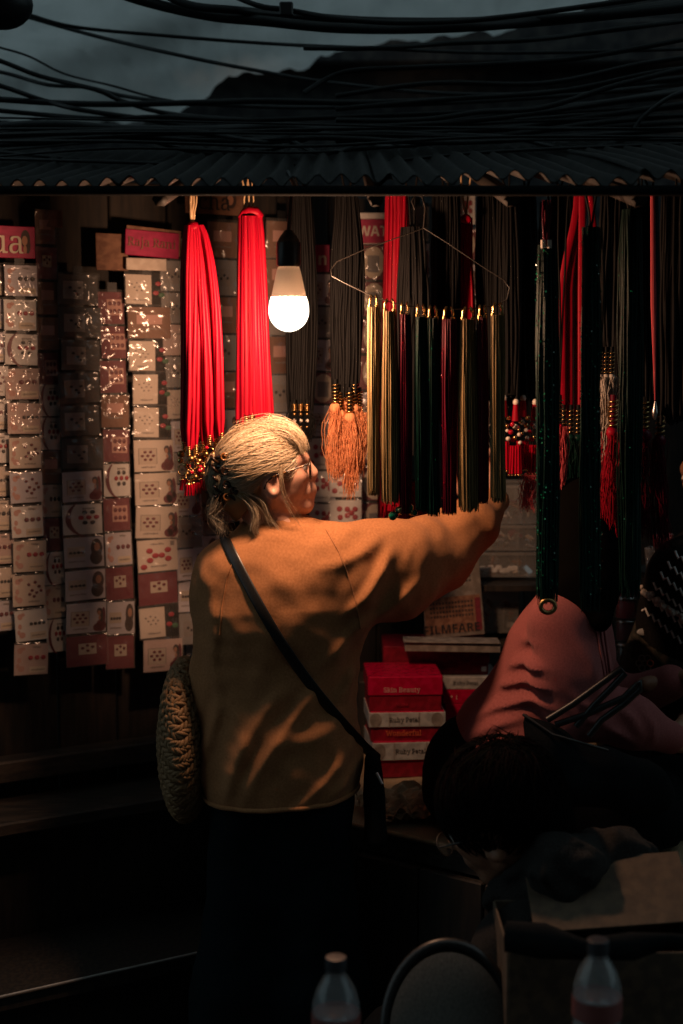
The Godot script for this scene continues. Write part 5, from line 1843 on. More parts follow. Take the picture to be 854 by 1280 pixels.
func body_of(j: Dictionary, cell: float, head_cell: float, curlL := 0.45, curlR := 0.45) -> MB:
	var S := Solid.new()
	S.k = 0.05
	var u: float = j.get("bulk", 1.0)
	var f: Vector3 = j.fwd
	S.bone(j.chest, j.pelvis + Vector3(0, 0.03, 0), 0.115 * u, 0.10 * u, 1.4, f)
	S.bone(j.shL, j.shR, 0.05 * u, 0.05 * u)
	S.bone(j.neck, j.chest, 0.055 * u, 0.10 * u)
	for s in ["L", "R"]:
		S.bone(j["sh" + s], j["el" + s], 0.046 * u, 0.037 * u)
		S.bone(j["el" + s], j["wr" + s], 0.037 * u, 0.025 * u)
		S.bone(j["hip" + s], j["kn" + s], 0.07, 0.052)
		S.bone(j["kn" + s], j["an" + s], 0.052, 0.036)
		S.bone(j["an" + s], j["toe" + s], 0.038, 0.03)
	var mb := mesh_of(S, cell)
	var H := Solid.new()
	H.k = 0.016
	H.fine = head_cell < 0.004
	head_into(H, j.head, j.hb, j.hs, j.neck)
	mesh_of(H, head_cell, mb)
	for s in ["L", "R"]:
		var d: Vector3 = j.get("hand" + s, (j["wr" + s] - j["el" + s]))
		hand_into(mb, j["wr" + s], d, j["palm" + s], j["thumb" + s], curlL if s == "L" else curlR)
	return mb

# strands of hair along a curve given in head coordinates
func lock_of_hair(mb: MB, O: Vector3, B: Basis, sc: float, pts: Array, n: int, spread0: float, spread1: float, r: float, cols: Array, wob := 0.003) -> void:
	var c := Curve3D.new()
	for i in pts.size():
		var p := Vector3(pts[i][0], pts[i][1], pts[i][2])
		var a := Vector3(pts[maxi(i - 1, 0)][0], pts[maxi(i - 1, 0)][1], pts[maxi(i - 1, 0)][2])
		var b := Vector3(pts[mini(i + 1, pts.size() - 1)][0], pts[mini(i + 1, pts.size() - 1)][1], pts[mini(i + 1, pts.size() - 1)][2])
		c.add_point(p, -(b - a) / 6.0, (b - a) / 6.0)
	var l := c.get_baked_length()
	for i in n:
		var o := Vector3(rng.randfn(), rng.randfn(), rng.randfn()) * 0.5
		var path := PackedVector3Array()
		var rad := PackedFloat32Array()
		var stop := rng.randf_range(0.8, 1.0)
		for k in 13:
			var f := k / 12.0 * stop
			var p := c.sample_baked(l * f, true) + o * lerpf(spread0, spread1, f)
			p += Vector3(noise.get_noise_2d(f * 70 + i * 31, 3), noise.get_noise_2d(f * 70 + i * 31, 90), noise.get_noise_2d(f * 70 + i * 31, 200)) * wob
			path.append(O + B * (p * sc))
			rad.append(r * (1.0 - 0.7 * f))
		var cc: Color = cols[rng.randi() % cols.size()]
		mb.col = cc * rng.randf_range(0.75, 1.2)
		mb.tube(path, rad, 4)

func make_woman() -> void:
	var d := 2.71
	var O := P(334, 593, d)
	var fwd := Vector3(0.985, 0.06, -0.14).normalized()
	var side := fwd.cross(Vector3(-0.04, 1, 0.05)).normalized()
	var up := side.cross(fwd).normalized()
	var B := Basis(fwd, up, side)
	var sc := 0.88
	var base := Vector3(P(352, 900, d).x, 0, -d)
	var t := thing("person", "person in camel sweater and glasses reaching up to the hanging cords", "person", base)
	var j := {}
	j.fwd = Vector3(0, 0, 1)
	j.head = O
	j.hb = B
	j.hs = sc
	j.neck = P(346, 664, d + 0.01)
	j.chest = P(352, 745, d)
	j.pelvis = P(351, 985, d + 0.01)
	j.shL = P(291, 720, d + 0.02)
	j.shR = P(424, 708, d)
	j.elL = P(275, 866, d + 0.04)
	j.wrL = P(300, 940, d + 0.16)
	j.elR = P(540, 692, d + 0.12)
	j.wrR = P(600, 634, d + 0.25)
	var hx0: float = P(313, 1000, d).x
	var hx1: float = P(390, 1000, d).x
	j.hipL = Vector3(hx0, 0.84, -d)
	j.hipR = Vector3(hx1, 0.84, -d)
	j.knL = Vector3(hx0 - 0.02, 0.46, -d - 0.02)
	j.knR = Vector3(hx1 + 0.01, 0.46, -d - 0.02)
	j.anL = Vector3(hx0 - 0.03, 0.075, -d + 0.02)
	j.anR = Vector3(hx1 + 0.02, 0.075, -d + 0.02)
	j.toeL = j.anL + Vector3(-0.02, -0.035, -0.16)
	j.toeR = j.anR + Vector3(0.04, -0.035, -0.16)
	j.palmL = Vector3(1, 0, 0)
	j.thumbL = Vector3(0, 0, -1)
	j.handL = Vector3(0.05, -0.9, -0.3)
	j.palmR = Vector3(-0.3, -0.2, 0.9)
	j.thumbR = Vector3(-0.9, 0.3, -0.1)
	j.handR = Vector3(0.02, 0.8, -0.15)
	var body := body_of(j, 0.022, 0.003, 0.5, 0.75)
	wpart("body", body, M.skin, t)
	eyes_of(t, O, B, sc)
	# lips
	var L := func(x: float, y: float, z: float) -> Vector3: return O + B * (Vector3(x, y, z) * sc)
	# sweater
	var S := Solid.new()
	S.k = 0.055
	S.bone(P(352, 755, d), P(350, 940, d + 0.015), 0.155, 0.148, 1.34, Vector3(0, 0, 1))
	S.bone(P(350, 940, d + 0.015), P(350, 1040, d + 0.015), 0.148, 0.146, 1.14, Vector3(0, 0, 1))
	S.bone(j.shL + Vector3(0.0, -0.012, 0), j.shR + Vector3(0, -0.006, 0), 0.062, 0.066)
	S.bone(P(346, 676, d + 0.01), P(352, 760, d), 0.066, 0.13, 1.2, Vector3(0, 0, 1))
	S.bone(P(432, 722, d), P(490, 712, d + 0.05), 0.098, 0.092, 1.15, Vector3(0, 0, 1))
	S.bone(P(490, 712, d + 0.05), P(545, 692, d + 0.12), 0.086, 0.066, 1.1, Vector3(0, 0, 1))
	S.bone(P(545, 692, d + 0.12), P(586, 658, d + 0.18), 0.066, 0.048)
	S.bone(P(586, 658, d + 0.18), P(617, 628, d + 0.24), 0.048, 0.031)
	S.bone(j.shL, j.elL, 0.060, 0.054)
	S.bone(j.elL, j.wrL, 0.054, 0.043)
	var hem := P(352, 1014, d).y
	var hn := Vector3(0.05, -1, 0.0).normalized()
	S.cuts.append(Plane(hn, hn.dot(P(352, 990, d))))
	S.noise = noise
	S.noise_amp = 0.0
	S.fold_z = -d + 0.015
	var dz := d - 0.11
	var fold := func(pts: Array, h: float, w: float) -> void:
		var num: int = S.folds.size()
		var m := pts.size() - 1
		for i in m:
			var a := P(pts[i][0], pts[i][1], dz)
			var b := P(pts[i + 1][0], pts[i + 1][1], dz)
			S.folds.append([a.x, a.y, b.x, b.y, h * (0.25 if i == 0 else 1.0), w, num, h * (0.25 if i == m - 1 else 1.0)])
	# ridges read from the photograph: long drapes at the lower back, pull lines to the raised arm
	fold.call([[279, 1010], [290, 968], [308, 925], [334, 886], [366, 856]], 0.0152, 0.0176)
	fold.call([[302, 1004], [326, 960], [350, 922], [376, 886], [404, 854]], 0.0162, 0.0176)
	fold.call([[340, 934], [380, 926], [414, 912], [440, 888]], 0.0095, 0.0240)
	fold.call([[368, 1014], [396, 992], [424, 962], [440, 938]], 0.0133, 0.0144)
	fold.call([[398, 1012], [428, 988], [454, 958]], 0.0123, 0.0128)
	fold.call([[248, 958], [260, 926], [270, 888], [272, 850]], 0.0114, 0.0144)
	fold.call([[396, 846], [424, 818], [448, 786], [462, 760]], 0.0104, 0.0192)
	fold.call([[432, 774], [458, 750], [480, 718], [494, 686]], 0.0171, 0.0152)
	fold.call([[452, 788], [490, 768], [524, 740], [548, 716]], 0.0114, 0.0160)
	fold.call([[392, 712], [424, 706], [460, 690], [486, 672]], 0.0095, 0.0160)
	fold.call([[514, 704], [522, 680], [534, 654]], 0.0150, 0.0105)
	fold.call([[550, 710], [556, 682], [562, 648]], 0.0130, 0.0100)
	fold.call([[576, 690], [586, 664], [590, 640]], 0.0100, 0.0095)
	fold.call([[462, 674], [494, 662], [520, 656]], 0.0085, 0.0128)
	fold.call([[308, 694], [346, 726], [392, 744]], 0.0057, 0.0272)
	fold.call([[258, 740], [264, 800], [262, 860], [256, 900]], 0.0104, 0.0176)
	fold.call([[340, 790], [326, 846], [300, 910]], 0.0066, 0.0240)
	fold.call([[412, 892], [440, 862], [458, 826]], 0.0095, 0.0176)
	S.noise_amp = 0.0065
	S.noise_scale = 520.0
	var sw := mesh_of(S, 0.0062)
	wpart("sweater", sw, M.camel_wool, t)
	# ribbed hem band and cuff
	var mb := MB.new()
	S.all()
	var c0 := P(350, 988.5, d + 0.015)
	var ring := PackedVector3Array()
	for k in 73:
		var a := TAU * k / 72.0
		var dirv := Vector3(cos(a), 0, sin(a))
		var r := 0.30
		for it in 18:
			var q := c0 + dirv * r
			q.y = c0.y + 0.004 + (q.x - c0.x) * 0.05
			var v := S.at(q)
			r -= clampf(v, -0.05, 0.05) * 0.8
		var q2 := c0 + dirv * (r - 0.001)
		q2.y = c0.y + 0.002 + (q2.x - c0.x) * 0.05
		ring.append(q2)
	mb.tube(ring, PackedFloat32Array([0.0052]), 8, false)
	wpart("hem", mb, M.camel_wool, t)
	mb = MB.new()
	var neck_ring := PackedVector3Array()
	for k in 33:
		var a := TAU * k / 32.0
		neck_ring.append(j.neck + Vector3(cos(a) * 0.062, 0.006 + cos(a) * 0.004 - sin(a) * 0.006, sin(a) * 0.058))
	mb.tube(neck_ring, PackedFloat32Array([0.009]), 8, false)
	wpart("collar", mb, M.camel_wool, t)
	mb = MB.new()
	mb.tube(PackedVector3Array([P(612, 632, d + 0.235), P(621, 623, d + 0.25)]), PackedFloat32Array([0.034, 0.030]), 16, true)
	wpart("cuff", mb, M.camel_wool, t)
	# seams: round the armhole and along the side
	for q in [[[408, 662], [424, 690], [436, 722], [446, 756], [452, 792]], [[296, 690], [284, 720], [277, 760], [274, 800]]]:
		var seam := PackedVector3Array()
		for i in q.size() - 1:
			for k in 6:
				var px := lerpf(q[i][0], q[i + 1][0], k / 6.0)
				var py := lerpf(q[i][1], q[i + 1][1], k / 6.0)
				var dd := d - 0.3
				while dd < d + 0.06:
					var v := S.at(P(px, py, dd))
					if v < 0.0008:
						break
					dd += clampf(v * 0.6, 0.0008, 0.03)
				if dd < d + 0.05:
					seam.append(P(px, py, dd))
		mb = MB.new()
		mb.tube(seam, PackedFloat32Array([0.0017]), 6)
		wpart("seam", mb, M.camel_wool, t)
	# crossbody strap laid on the sweater's back
	var bag := thing("crossbody_bag", "small black leather crossbody bag at the hip of the camel sweater", "bag", P(470, 1000, d - 0.02))
	mb = MB.new()
	var line := PackedVector3Array()
	for k in 41:
		var f := k / 40.0
		var px := lerpf(280, 466, f) - sin(f * PI) * 9.0
		var py := lerpf(672, 944, f) + sin(f * PI) * 14.0
		var lo := d - 0.30
		var hi := d + 0.06
		var hit := hi
		var dd := lo
		while dd < hi:
			var v := S.at(P(px, py, dd))
			if v < 0.004:
				hit = dd
				break
			dd += clampf(v * 0.6, 0.0015, 0.03)
		line.append(P(px, py, hit))
	for it in 3:
		var sm := line.duplicate()
		for k in range(1, line.size() - 1):
			sm[k] = (line[k - 1] + line[k] * 2 + line[k + 1]) / 4
			sm[k].z = maxf(sm[k].z, line[k].z - 0.003)
		line = sm
	mb.tube(line, PackedFloat32Array([0.0105]), 10, true, 0.24, Vector3(0, 0, 1))
	wpart("strap", mb, M.black_leather, bag)
	# the strap goes on over the shoulder and down the front
	mb = MB.new()
	mb.tube(PackedVector3Array([line[0], line[0] + Vector3(-0.005, 0.022, -0.05), line[0] + Vector3(0.0, 0.012, -0.14), P(330, 760, d + 0.165), P(420, 900, d + 0.165), P(474, 948, d + 0.03)]), PackedFloat32Array([0.0095]), 10, true, 0.3, Vector3(0, 0, 1))
	wpart("front_strap", mb, M.black_leather, bag)
	var Bg := Solid.new()
	Bg.k = 0.03
	Bg.bone(P(466, 950, d - 0.02), P(470, 1046, d - 0.02), 0.018, 0.024, 0.6, Vector3(0, 0, 1))
	Bg.noise = noise
	Bg.noise_amp = 0.004
	mb = mesh_of(Bg, 0.008)
	wpart("pouch", mb, M.black_cloth, bag)
	mb = MB.new()
	mb.tube(PackedVector3Array([P(471, 966, d - 0.075), P(478, 980, d - 0.08)]), PackedFloat32Array([0.003]), 6)
	wpart("buckle", mb, M.silver_metal, bag)
	# trousers
	var J := Solid.new()
	J.k = 0.06
	J.bone(j.pelvis + Vector3(-0.03, 0.0, 0), j.pelvis + Vector3(0.03, 0.0, 0), 0.098, 0.098, 1.1, Vector3(0, 0, 1))
	for s in ["L", "R"]:
		J.bone(j["hip" + s], j["kn" + s], 0.076, 0.092)
		J.bone(j["kn" + s], j["an" + s] + Vector3(0, -0.02, 0), 0.098, 0.115)
	J.cuts.append(Plane(Vector3(0, -1, 0), -0.035))
	J.noise = noise
	J.noise_amp = 0.009
	wpart("trousers", mesh_of(J, 0.018), M.denim, t)
	for s in ["L", "R"]:
		var Sh := Solid.new()
		Sh.k = 0.02
		Sh.bone(j["an" + s] + Vector3(0, -0.02, 0.03), j["toe" + s], 0.052, 0.045)
		Sh.cuts.append(Plane(Vector3(0, -1, 0), -0.003))
		wpart("shoe", mesh_of(Sh, 0.012), M.black_leather, t)
	# hair
	var cols := [Color(0.47, 0.36, 0.23), Color(0.62, 0.50, 0.35), Color(0.32, 0.22, 0.125), Color(0.74, 0.63, 0.47), Color(0.16, 0.10, 0.055), Color(0.54, 0.42, 0.28)]
	var C := Solid.new()
	C.k = 0.015
	C.egg(L.call(-0.013, 0.022, 0), Vector3(0.096, 0.085, 0.0765) * sc, B)
	C.egg(L.call(-0.103, -0.006, 0.004), Vector3(0.028, 0.046, 0.036) * sc, B)
	C.bone(L.call(-0.05, -0.04, 0), L.call(-0.035, -0.075, 0), 0.055, 0.045)
	var pn: Vector3 = (B * Vector3(0.75, -0.66, 0)).normalized()
	C.cuts.append(Plane(pn, pn.dot(L.call(0.060, 0.055, 0))))
	C.noise = noise
	C.noise_amp = 0.003
	var hair := wpart("hair", mesh_of(C, 0.005), M.scalp_hair, t)
	mb = MB.new()
	mb.colored = true
	var er := Vector3(0.1, 0.0895, 0.079)
	var ec := Vector3(-0.013, 0.022, 0)
	var bun := Vector3(-0.095, -0.004, 0.0)
	for i in 8000:
		# a start on the hairline or somewhere on the crown
		var a := rng.randf_range(-0.25, PI + 0.25)
		var lift := rng.randf()
		var st := Vector3(0.066 - 0.075 * (1.0 - sin(a)) * 0.7, 0.052 - 0.085 * (1.0 - sin(a)) * 0.66, cos(a) * 0.079)
		st -= Vector3(0.75, -0.66, 0) * rng.randf_range(-0.004, 0.02)
		var s0 := ((st - ec) / er).normalized()
		if lift > 0.72:
			s0 = (s0 + Vector3(-0.5 * rng.randf(), 0.5 * rng.randf(), 0)).normalized()
		var s1 := (((bun + Vector3(0, rng.randf_range(-0.03, 0.04), rng.randf_range(-0.03, 0.03))) - ec) / er).normalized()
		var path := PackedVector3Array()
		var rad := PackedFloat32Array()
		var h := 0.985 + rng.randf_range(0.0, 0.04) + (0.035 if rng.randf() < 0.03 else 0.0)
		var bulge := rng.randf_range(0.0, 0.035)
		for k in 11:
			var f := k / 10.0
			var q := s0.slerp(s1, f) if s0.angle_to(s1) < 3.0 else s0.lerp(s1, f).normalized()
			q *= h + bulge * sin(f * PI)
			var p := ec + q * er
			if p.y < 0.024:
				p.y = lerpf(p.y, 0.017 + (p.y - 0.024) * 0.12, exp(-pow((p.x - 0.002) / 0.024, 2.0)) * smoothstep(0.03, 0.06, absf(p.z)))
			p += Vector3(0, noise.get_noise_2d(f * 45.0 + i * 3.1, a * 40.0), noise.get_noise_2d(f * 45.0, a * 40.0 + 300.0 + i)) * 0.0020
			path.append(O + B * (p * sc))
			rad.append(0.00036 * (0.6 + 0.4 * sin(PI * (0.15 + 0.8 * f))))
		var band := noise.get_noise_2d(a * 160.0, 12.0)
		var ci := clampi(int((band + 0.5) * 4.0 + rng.randf() * 2.6), 0, 5)
		mb.col = cols[[4, 2, 0, 5, 1, 3][ci]] * rng.randf_range(0.8, 1.15)
		mb.tube(path, rad, 3, false)
	# bun coils
	for i in 600:
		var a0 := rng.randf() * TAU
		var path := PackedVector3Array()
		var rad := PackedFloat32Array()
		var tw := rng.randf_range(0.7, 1.1)
		for k in 12:
			var f := k / 11.0
			var th := lerpf(0.1, 2.9, f)
			var a := a0 + f * 1.3
			var p := Vector3(-0.103, -0.006, 0.004) + Vector3(sin(th) * cos(a) * 0.030, cos(th) * 0.050 * tw, sin(th) * sin(a) * 0.040) * rng.randf_range(0.99, 1.03)
			path.append(O + B * (p * sc))
			rad.append(0.0005)
		mb.col = cols[rng.randi() % 6] * rng.randf_range(0.7, 1.1)
		mb.tube(path, rad, 3, false)
	var o1 := wpart("strand_layer", mb, M.blonde_hair, hair)
	o1.set_meta("kind", "stuff")
	mb = MB.new()
	mb.colored = true
	lock_of_hair(mb, O, B, sc, [[-0.116, 0.052, 0.012], [-0.130, 0.022, 0.014], [-0.130, -0.018, 0.016], [-0.116, -0.040, 0.022]], 150, 0.004, 0.006, 0.0003, cols)
	lock_of_hair(mb, O, B, sc, [[-0.10, -0.03, 0.03], [-0.120, -0.055, 0.03], [-0.126, -0.075, 0.02], [-0.108, -0.10, 0.03], [-0.112, -0.120, 0.03]], 150, 0.008, 0.018, 0.0003, cols, 0.016)
	lock_of_hair(mb, O, B, sc, [[-0.075, -0.025, 0.045], [-0.048, -0.048, 0.056], [-0.034, -0.078, 0.062], [-0.040, -0.108, 0.062], [-0.026, -0.128, 0.058]], 170, 0.006, 0.009, 0.00034, cols, 0.006)
	lock_of_hair(mb, O, B, sc, [[-0.05, -0.030, 0.058], [-0.018, -0.055, 0.060], [-0.004, -0.092, 0.062], [0.014, -0.122, 0.062]], 110, 0.006, 0.012, 0.00032, cols, 0.006)
	lock_of_hair(mb, O, B, sc, [[0.026, 0.03, 0.077], [0.022, 0.0, 0.083], [0.026, -0.035, 0.080], [0.044, -0.075, 0.072], [0.062, -0.105, 0.062]], 20, 0.0025, 0.013, 0.0003, cols, 0.004)
	lock_of_hair(mb, O, B, sc, [[0.02, 0.105, 0.03], [0.050, 0.096, 0.045], [0.070, 0.076, 0.052], [0.076, 0.048, 0.052]], 260, 0.016, 0.010, 0.00034, cols, 0.004)
	lock_of_hair(mb, O, B, sc, [[0.01, 0.108, 0.0], [0.046, 0.102, 0.01], [0.072, 0.082, 0.018], [0.083, 0.055, 0.016]], 260, 0.018, 0.011, 0.00034, cols, 0.004)
	lock_of_hair(mb, O, B, sc, [[-0.06, 0.10, 0.02], [-0.02, 0.116, 0.03], [0.03, 0.106, 0.04], [0.056, 0.078, 0.06]], 50, 0.02, 0.02, 0.0003, cols, 0.014)
	wpart("loose_lock", mb, M.blonde_hair, hair).set_meta("kind", "stuff")
	# claw clip: two curved jaws with pierced scrolls
	var clip := Node3D.new()
	clip.name = "hair_clip"
	t.add_child(clip)
	for s in [-1.0, 1.0]:
		mb = MB.new()
		for q in 5:
			var yy := 0.044 - q * 0.021
			var path := PackedVector3Array()
			for k in 9:
				var f := k / 8.0
				path.append(L.call(-0.118 + 0.018 * sin(f * PI) * s + 0.042 * f, yy + 0.008 * sin(f * TAU), 0.018 + 0.030 * sin(f * PI) + 0.006 * s))
			mb.tube(path, PackedFloat32Array([0.0032, 0.004, 0.0032]), 7)
		wpart("jaw", mb, M.tortoise_dark, clip)
	for q in 7:
		mb = MB.new()
		var path := PackedVector3Array()
		for k in 14:
			var f := k / 13.0
			var r := 0.0095 * (1.0 - 0.6 * f)
			path.append(L.call(-0.094 + (q % 2) * 0.014 + cos(f * 8.0 + q) * r, 0.050 - q * 0.0145 + sin(f * 8.0 + q) * r, 0.051 + 0.003 * (q % 3)))
		mb.tube(path, PackedFloat32Array([0.0021]), 6)
		wpart("scroll", mb, M.tortoise_dark if q % 3 else M.tortoise_amber, clip)
	mb = MB.new()
	for q in 6:
		mb.tube(PackedVector3Array([L.call(-0.112 + q * 0.009, -0.03, 0.044), L.call(-0.105 + q * 0.009, -0.052, 0.036), L.call(-0.098 + q * 0.008, -0.062, 0.022)]), PackedFloat32Array([0.004, 0.0035, 0.002]), 6)
	wpart("tooth_row", mb, M.tortoise_dark, clip)
	# glasses
	var gl := Node3D.new()
	gl.name = "glasses"
	t.add_child(gl)
	for s in [-1.0, 1.0]:
		for q in 8:
			mb = MB.new()
			var a: Vector3 = L.call(lerpf(0.004, 0.084, q / 8.0), lerpf(0.004, 0.024, q / 8.0), s * lerpf(0.079, 0.066, q / 8.0))
			var b: Vector3 = L.call(lerpf(0.004, 0.084, (q + 1) / 8.0), lerpf(0.004, 0.024, (q + 1) / 8.0), s * lerpf(0.079, 0.066, (q + 1) / 8.0))
			mb.tube(PackedVector3Array([a, b]), PackedFloat32Array([0.0019]), 6)
			wpart("temple", mb, M.tortoise_dark if q % 2 else M.tortoise_amber, gl)
		mb = MB.new()
		mb.tube(PackedVector3Array([L.call(0.006, 0.004, s * 0.079), L.call(-0.008, -0.006, s * 0.078), L.call(-0.014, -0.022, s * 0.074)]), PackedFloat32Array([0.0018]), 6)
		wpart("ear_hook", mb, M.tortoise_dark, gl)
		mb = MB.new()
		var path := PackedVector3Array()
		for k in 21:
			var a := TAU * k / 20.0
			path.append(L.call(0.0955 - absf(0.034 + cos(a) * 0.025) * 0.13, 0.010 + sin(a) * 0.0215, s * (0.036 + cos(a) * 0.0265)))
		mb.tube(path, PackedFloat32Array([0.0023]), 6)
		wpart("rim", mb, M.tortoise_dark, gl)
		mb = MB.new()
		for k in 20:
			mb.flat([path[k], path[k + 1], L.call(0.0915, 0.010, s * 0.036)])
		wpart("lens", mb, M.lens_glass, gl)
	mb = MB.new()
	mb.tube(PackedVector3Array([L.call(0.093, 0.014, -0.012), L.call(0.097, 0.017, 0), L.call(0.093, 0.014, 0.012)]), PackedFloat32Array([0.002]), 6)
	wpart("bridge", mb, M.tortoise_dark, gl)
	make_straw_bag(d)

func make_straw_bag(d: float) -> void:
	var c := P(232, 924, d + 0.06)
	var t := thing("straw_bag", "round braided straw bag hanging at the side of the camel sweater", "bag", c)
	var rx := 0.046
	var ry := 0.160
	var rz := 0.13
	var mb := MB.new()
	mb.ball(c, Vector3(rx - 0.006, ry - 0.006, rz - 0.006), Basis.IDENTITY, 24, 32)
	wpart("shell", mb, M.straw_inner, t)
	# braids that run obliquely round the bag; each is two rows of stitches leaning towards each other
	var tilt := Basis(Vector3.RIGHT, 0.62)
	for row in 34:
		mb = MB.new()
		var v := (row / 2 + (0.30 if row % 2 == 0 else 0.70)) / 17.0
		var th := PI * v
		var n := maxi(6, int(44 * sin(th)))
		for k in n:
			var a := TAU * (k + 0.25 * (row % 4)) / n
			var u := tilt * Vector3(sin(th) * cos(a), cos(th), sin(th) * sin(a))
			var w := tilt * Vector3(-sin(a), 0, cos(a))
			var p := u * Vector3(rx, ry, rz)
			var nn := (u / Vector3(rx, ry, rz)).normalized()
			var ta := (w * Vector3(rx, ry, rz))
			ta = (ta - nn * ta.dot(nn)).normalized()
			var tb := nn.cross(ta).normalized()
			var slant := 0.70 if row % 2 == 0 else -0.70
			var dirv := (ta * cos(slant) + tb * sin(slant))
			var l := 0.0150 * rng.randf_range(0.85, 1.12)
			var bulge := nn * 0.0050 * rng.randf_range(0.7, 1.2)
			mb.tube(PackedVector3Array([c + p - dirv * l - nn * 0.004, c + p - dirv * l * 0.5 + bulge * 0.8, c + p + bulge, c + p + dirv * l * 0.5 + bulge * 0.8, c + p + dirv * l - nn * 0.004]), PackedFloat32Array([0.0024, 0.0046, 0.0056, 0.0046, 0.0024]), 6, true, 0.8)
		var o := wpart("braid_row", mb, M.straw, t)
		o.set_meta("kind", "stuff")
	# its carrying strap goes up in front of the shoulder
	mb = MB.new()
	mb.tube(PackedVector3Array([c + Vector3(0.01, ry - 0.01, 0.0), P(262, 780, d + 0.13), P(284, 690, d + 0.09), P(290, 668, d + 0.04)]), PackedFloat32Array([0.008]), 8, true, 0.4)
	wpart("handle", mb, M.black_leather, t)

func make_seated() -> void:
	var d := 2.74
	var t := thing("person", "person in rose hooded sweater sitting sideways on the counter", "person", P(640, 1040, d))
	var j := {}
	var O := P(738, 668, d + 0.08)
	var fwd := Vector3(0.9, -0.3, -0.1).normalized()
	var side := fwd.cross(Vector3(0.3, 1, 0)).normalized()
	var B := Basis(fwd, side.cross(fwd), side)
	j.fwd = Vector3(0.93, 0.3, 0.2).normalized()
	j.head = O
	j.hb = B
	j.hs = 1.0
	j.neck = P(722, 735, d + 0.08)
	j.chest = P(712, 800, d + 0.08)
	j.pelvis = P(625, 985, d + 0.10)
	j.shR = P(706, 774, d - 0.055)
	j.elR = P(730, 888, d - 0.09)
	j.wrR = P(838, 922, d - 0.04)
	j.shL = P(722, 782, d + 0.22)
	j.elL = P(752, 890, d + 0.26)
	j.wrL = P(838, 852, d + 0.16)
	j.hipR = P(630, 1000, d)
	j.hipL = P(636, 1000, d + 0.18)
	j.knR = P(800, 1010, d - 0.02)
	j.knL = P(815, 1000, d + 0.2)
	j.anR = P(700, 1052, d - 0.02)
	j.anL = P(720, 1048, d + 0.22)
	j.toeR = P(660, 1056, d - 0.04)
	j.toeL = P(680, 1052, d + 0.2)
	j.palmR = Vector3(0.2, -0.6, -0.6)
	j.thumbR = Vector3(0, 0.7, -0.7)
	j.handR = Vector3(1, -0.1, -0.15)
	j.palmL = Vector3(0.1, -0.8, 0.4)
	j.thumbL = Vector3(0, 0.4, 0.8)
	j.handL = Vector3(1, 0.15, 0)
	j.bulk = 0.72
	wpart("body", body_of(j, 0.024, 0.009), M.brown_skin, t)
	eyes_of(t, O, B, 1.0)
	var S := Solid.new()
	S.k = 0.05
	S.bone(P(704, 806, d + 0.07), P(640, 925, d + 0.09), 0.098, 0.108, 0.8, Vector3(0, 0, 1))
	S.bone(P(640, 925, d + 0.09), P(616, 972, d + 0.10), 0.108, 0.102, 0.75, Vector3(0, 0, 1))
	S.bone(j.shR + Vector3(0, -0.01, 0), j.shL, 0.056, 0.05)
	S.bone(P(714, 765, d + 0.08), P(704, 806, d + 0.07), 0.06, 0.092)
	S.bone(j.shR + Vector3(0.0, -0.022, 0.0), P(718, 842, d - 0.085), 0.066, 0.060)
	S.bone(P(718, 842, d - 0.085), j.elR, 0.060, 0.050)
	S.bone(j.elR, P(790, 902, d - 0.08), 0.049, 0.041)
	S.bone(P(790, 902, d - 0.08), j.wrR, 0.041, 0.034)
	S.bone(j.shL, j.elL, 0.066, 0.054)
	S.bone(j.elL, j.wrL, 0.052, 0.038)
	var hn := (P(600, 1000, d) - P(690, 800, d))
	hn.z = 0
	hn = hn.normalized().rotated(Vector3.BACK, 0.18)
	S.cuts.append(Plane(hn, hn.dot(P(618, 940, d))))
	S.noise = noise
	S.noise_amp = 0.004
	S.fold_z = -d - 0.03
	var dz := d - 0.1
	var fold := func(pts: Array, h: float, w: float) -> void:
		var num: int = S.folds.size()
		var m := pts.size() - 1
		for i in m:
			var a := P(pts[i][0], pts[i][1], dz)
			var b := P(pts[i + 1][0], pts[i + 1][1], dz)
			S.folds.append([a.x, a.y, b.x, b.y, h * (0.25 if i == 0 else 1.0), w, num, h * (0.25 if i == m - 1 else 1.0)])
	fold.call([[598, 876], [632, 850], [662, 836], [684, 832]], 0.011, 0.012)
	fold.call([[588, 902], [628, 872], [664, 858], [690, 858]], 0.011, 0.011)
	fold.call([[580, 924], [624, 896], [662, 882], [692, 884]], 0.011, 0.011)
	fold.call([[576, 944], [624, 916], [660, 904]], 0.009, 0.011)
	fold.call([[612, 846], [644, 820], [672, 806]], 0.008, 0.013)
	fold.call([[664, 770], [672, 810], [682, 850], [700, 900]], -0.006, 0.012)
	fold.call([[712, 786], [736, 824], [746, 872]], 0.010, 0.015)
	fold.call([[752, 800], [758, 840], [754, 876]], -0.005, 0.010)
	fold.call([[702, 852], [722, 872], [752, 882]], 0.008, 0.010)
	fold.call([[706, 878], [730, 892], [758, 896]], 0.007, 0.009)
	fold.call([[766, 874], [786, 892], [798, 916]], 0.009, 0.010)
	fold.call([[802, 880], [814, 902], [816, 928]], 0.008, 0.009)
	fold.call([[742, 896], [768, 910], [794, 928]], 0.008, 0.010)
	fold.call([[776, 868], [800, 862], [824, 852]], 0.007, 0.010)
	wpart("sweater", mesh_of(S, 0.007), M.rose_jersey, t)
	S.all()
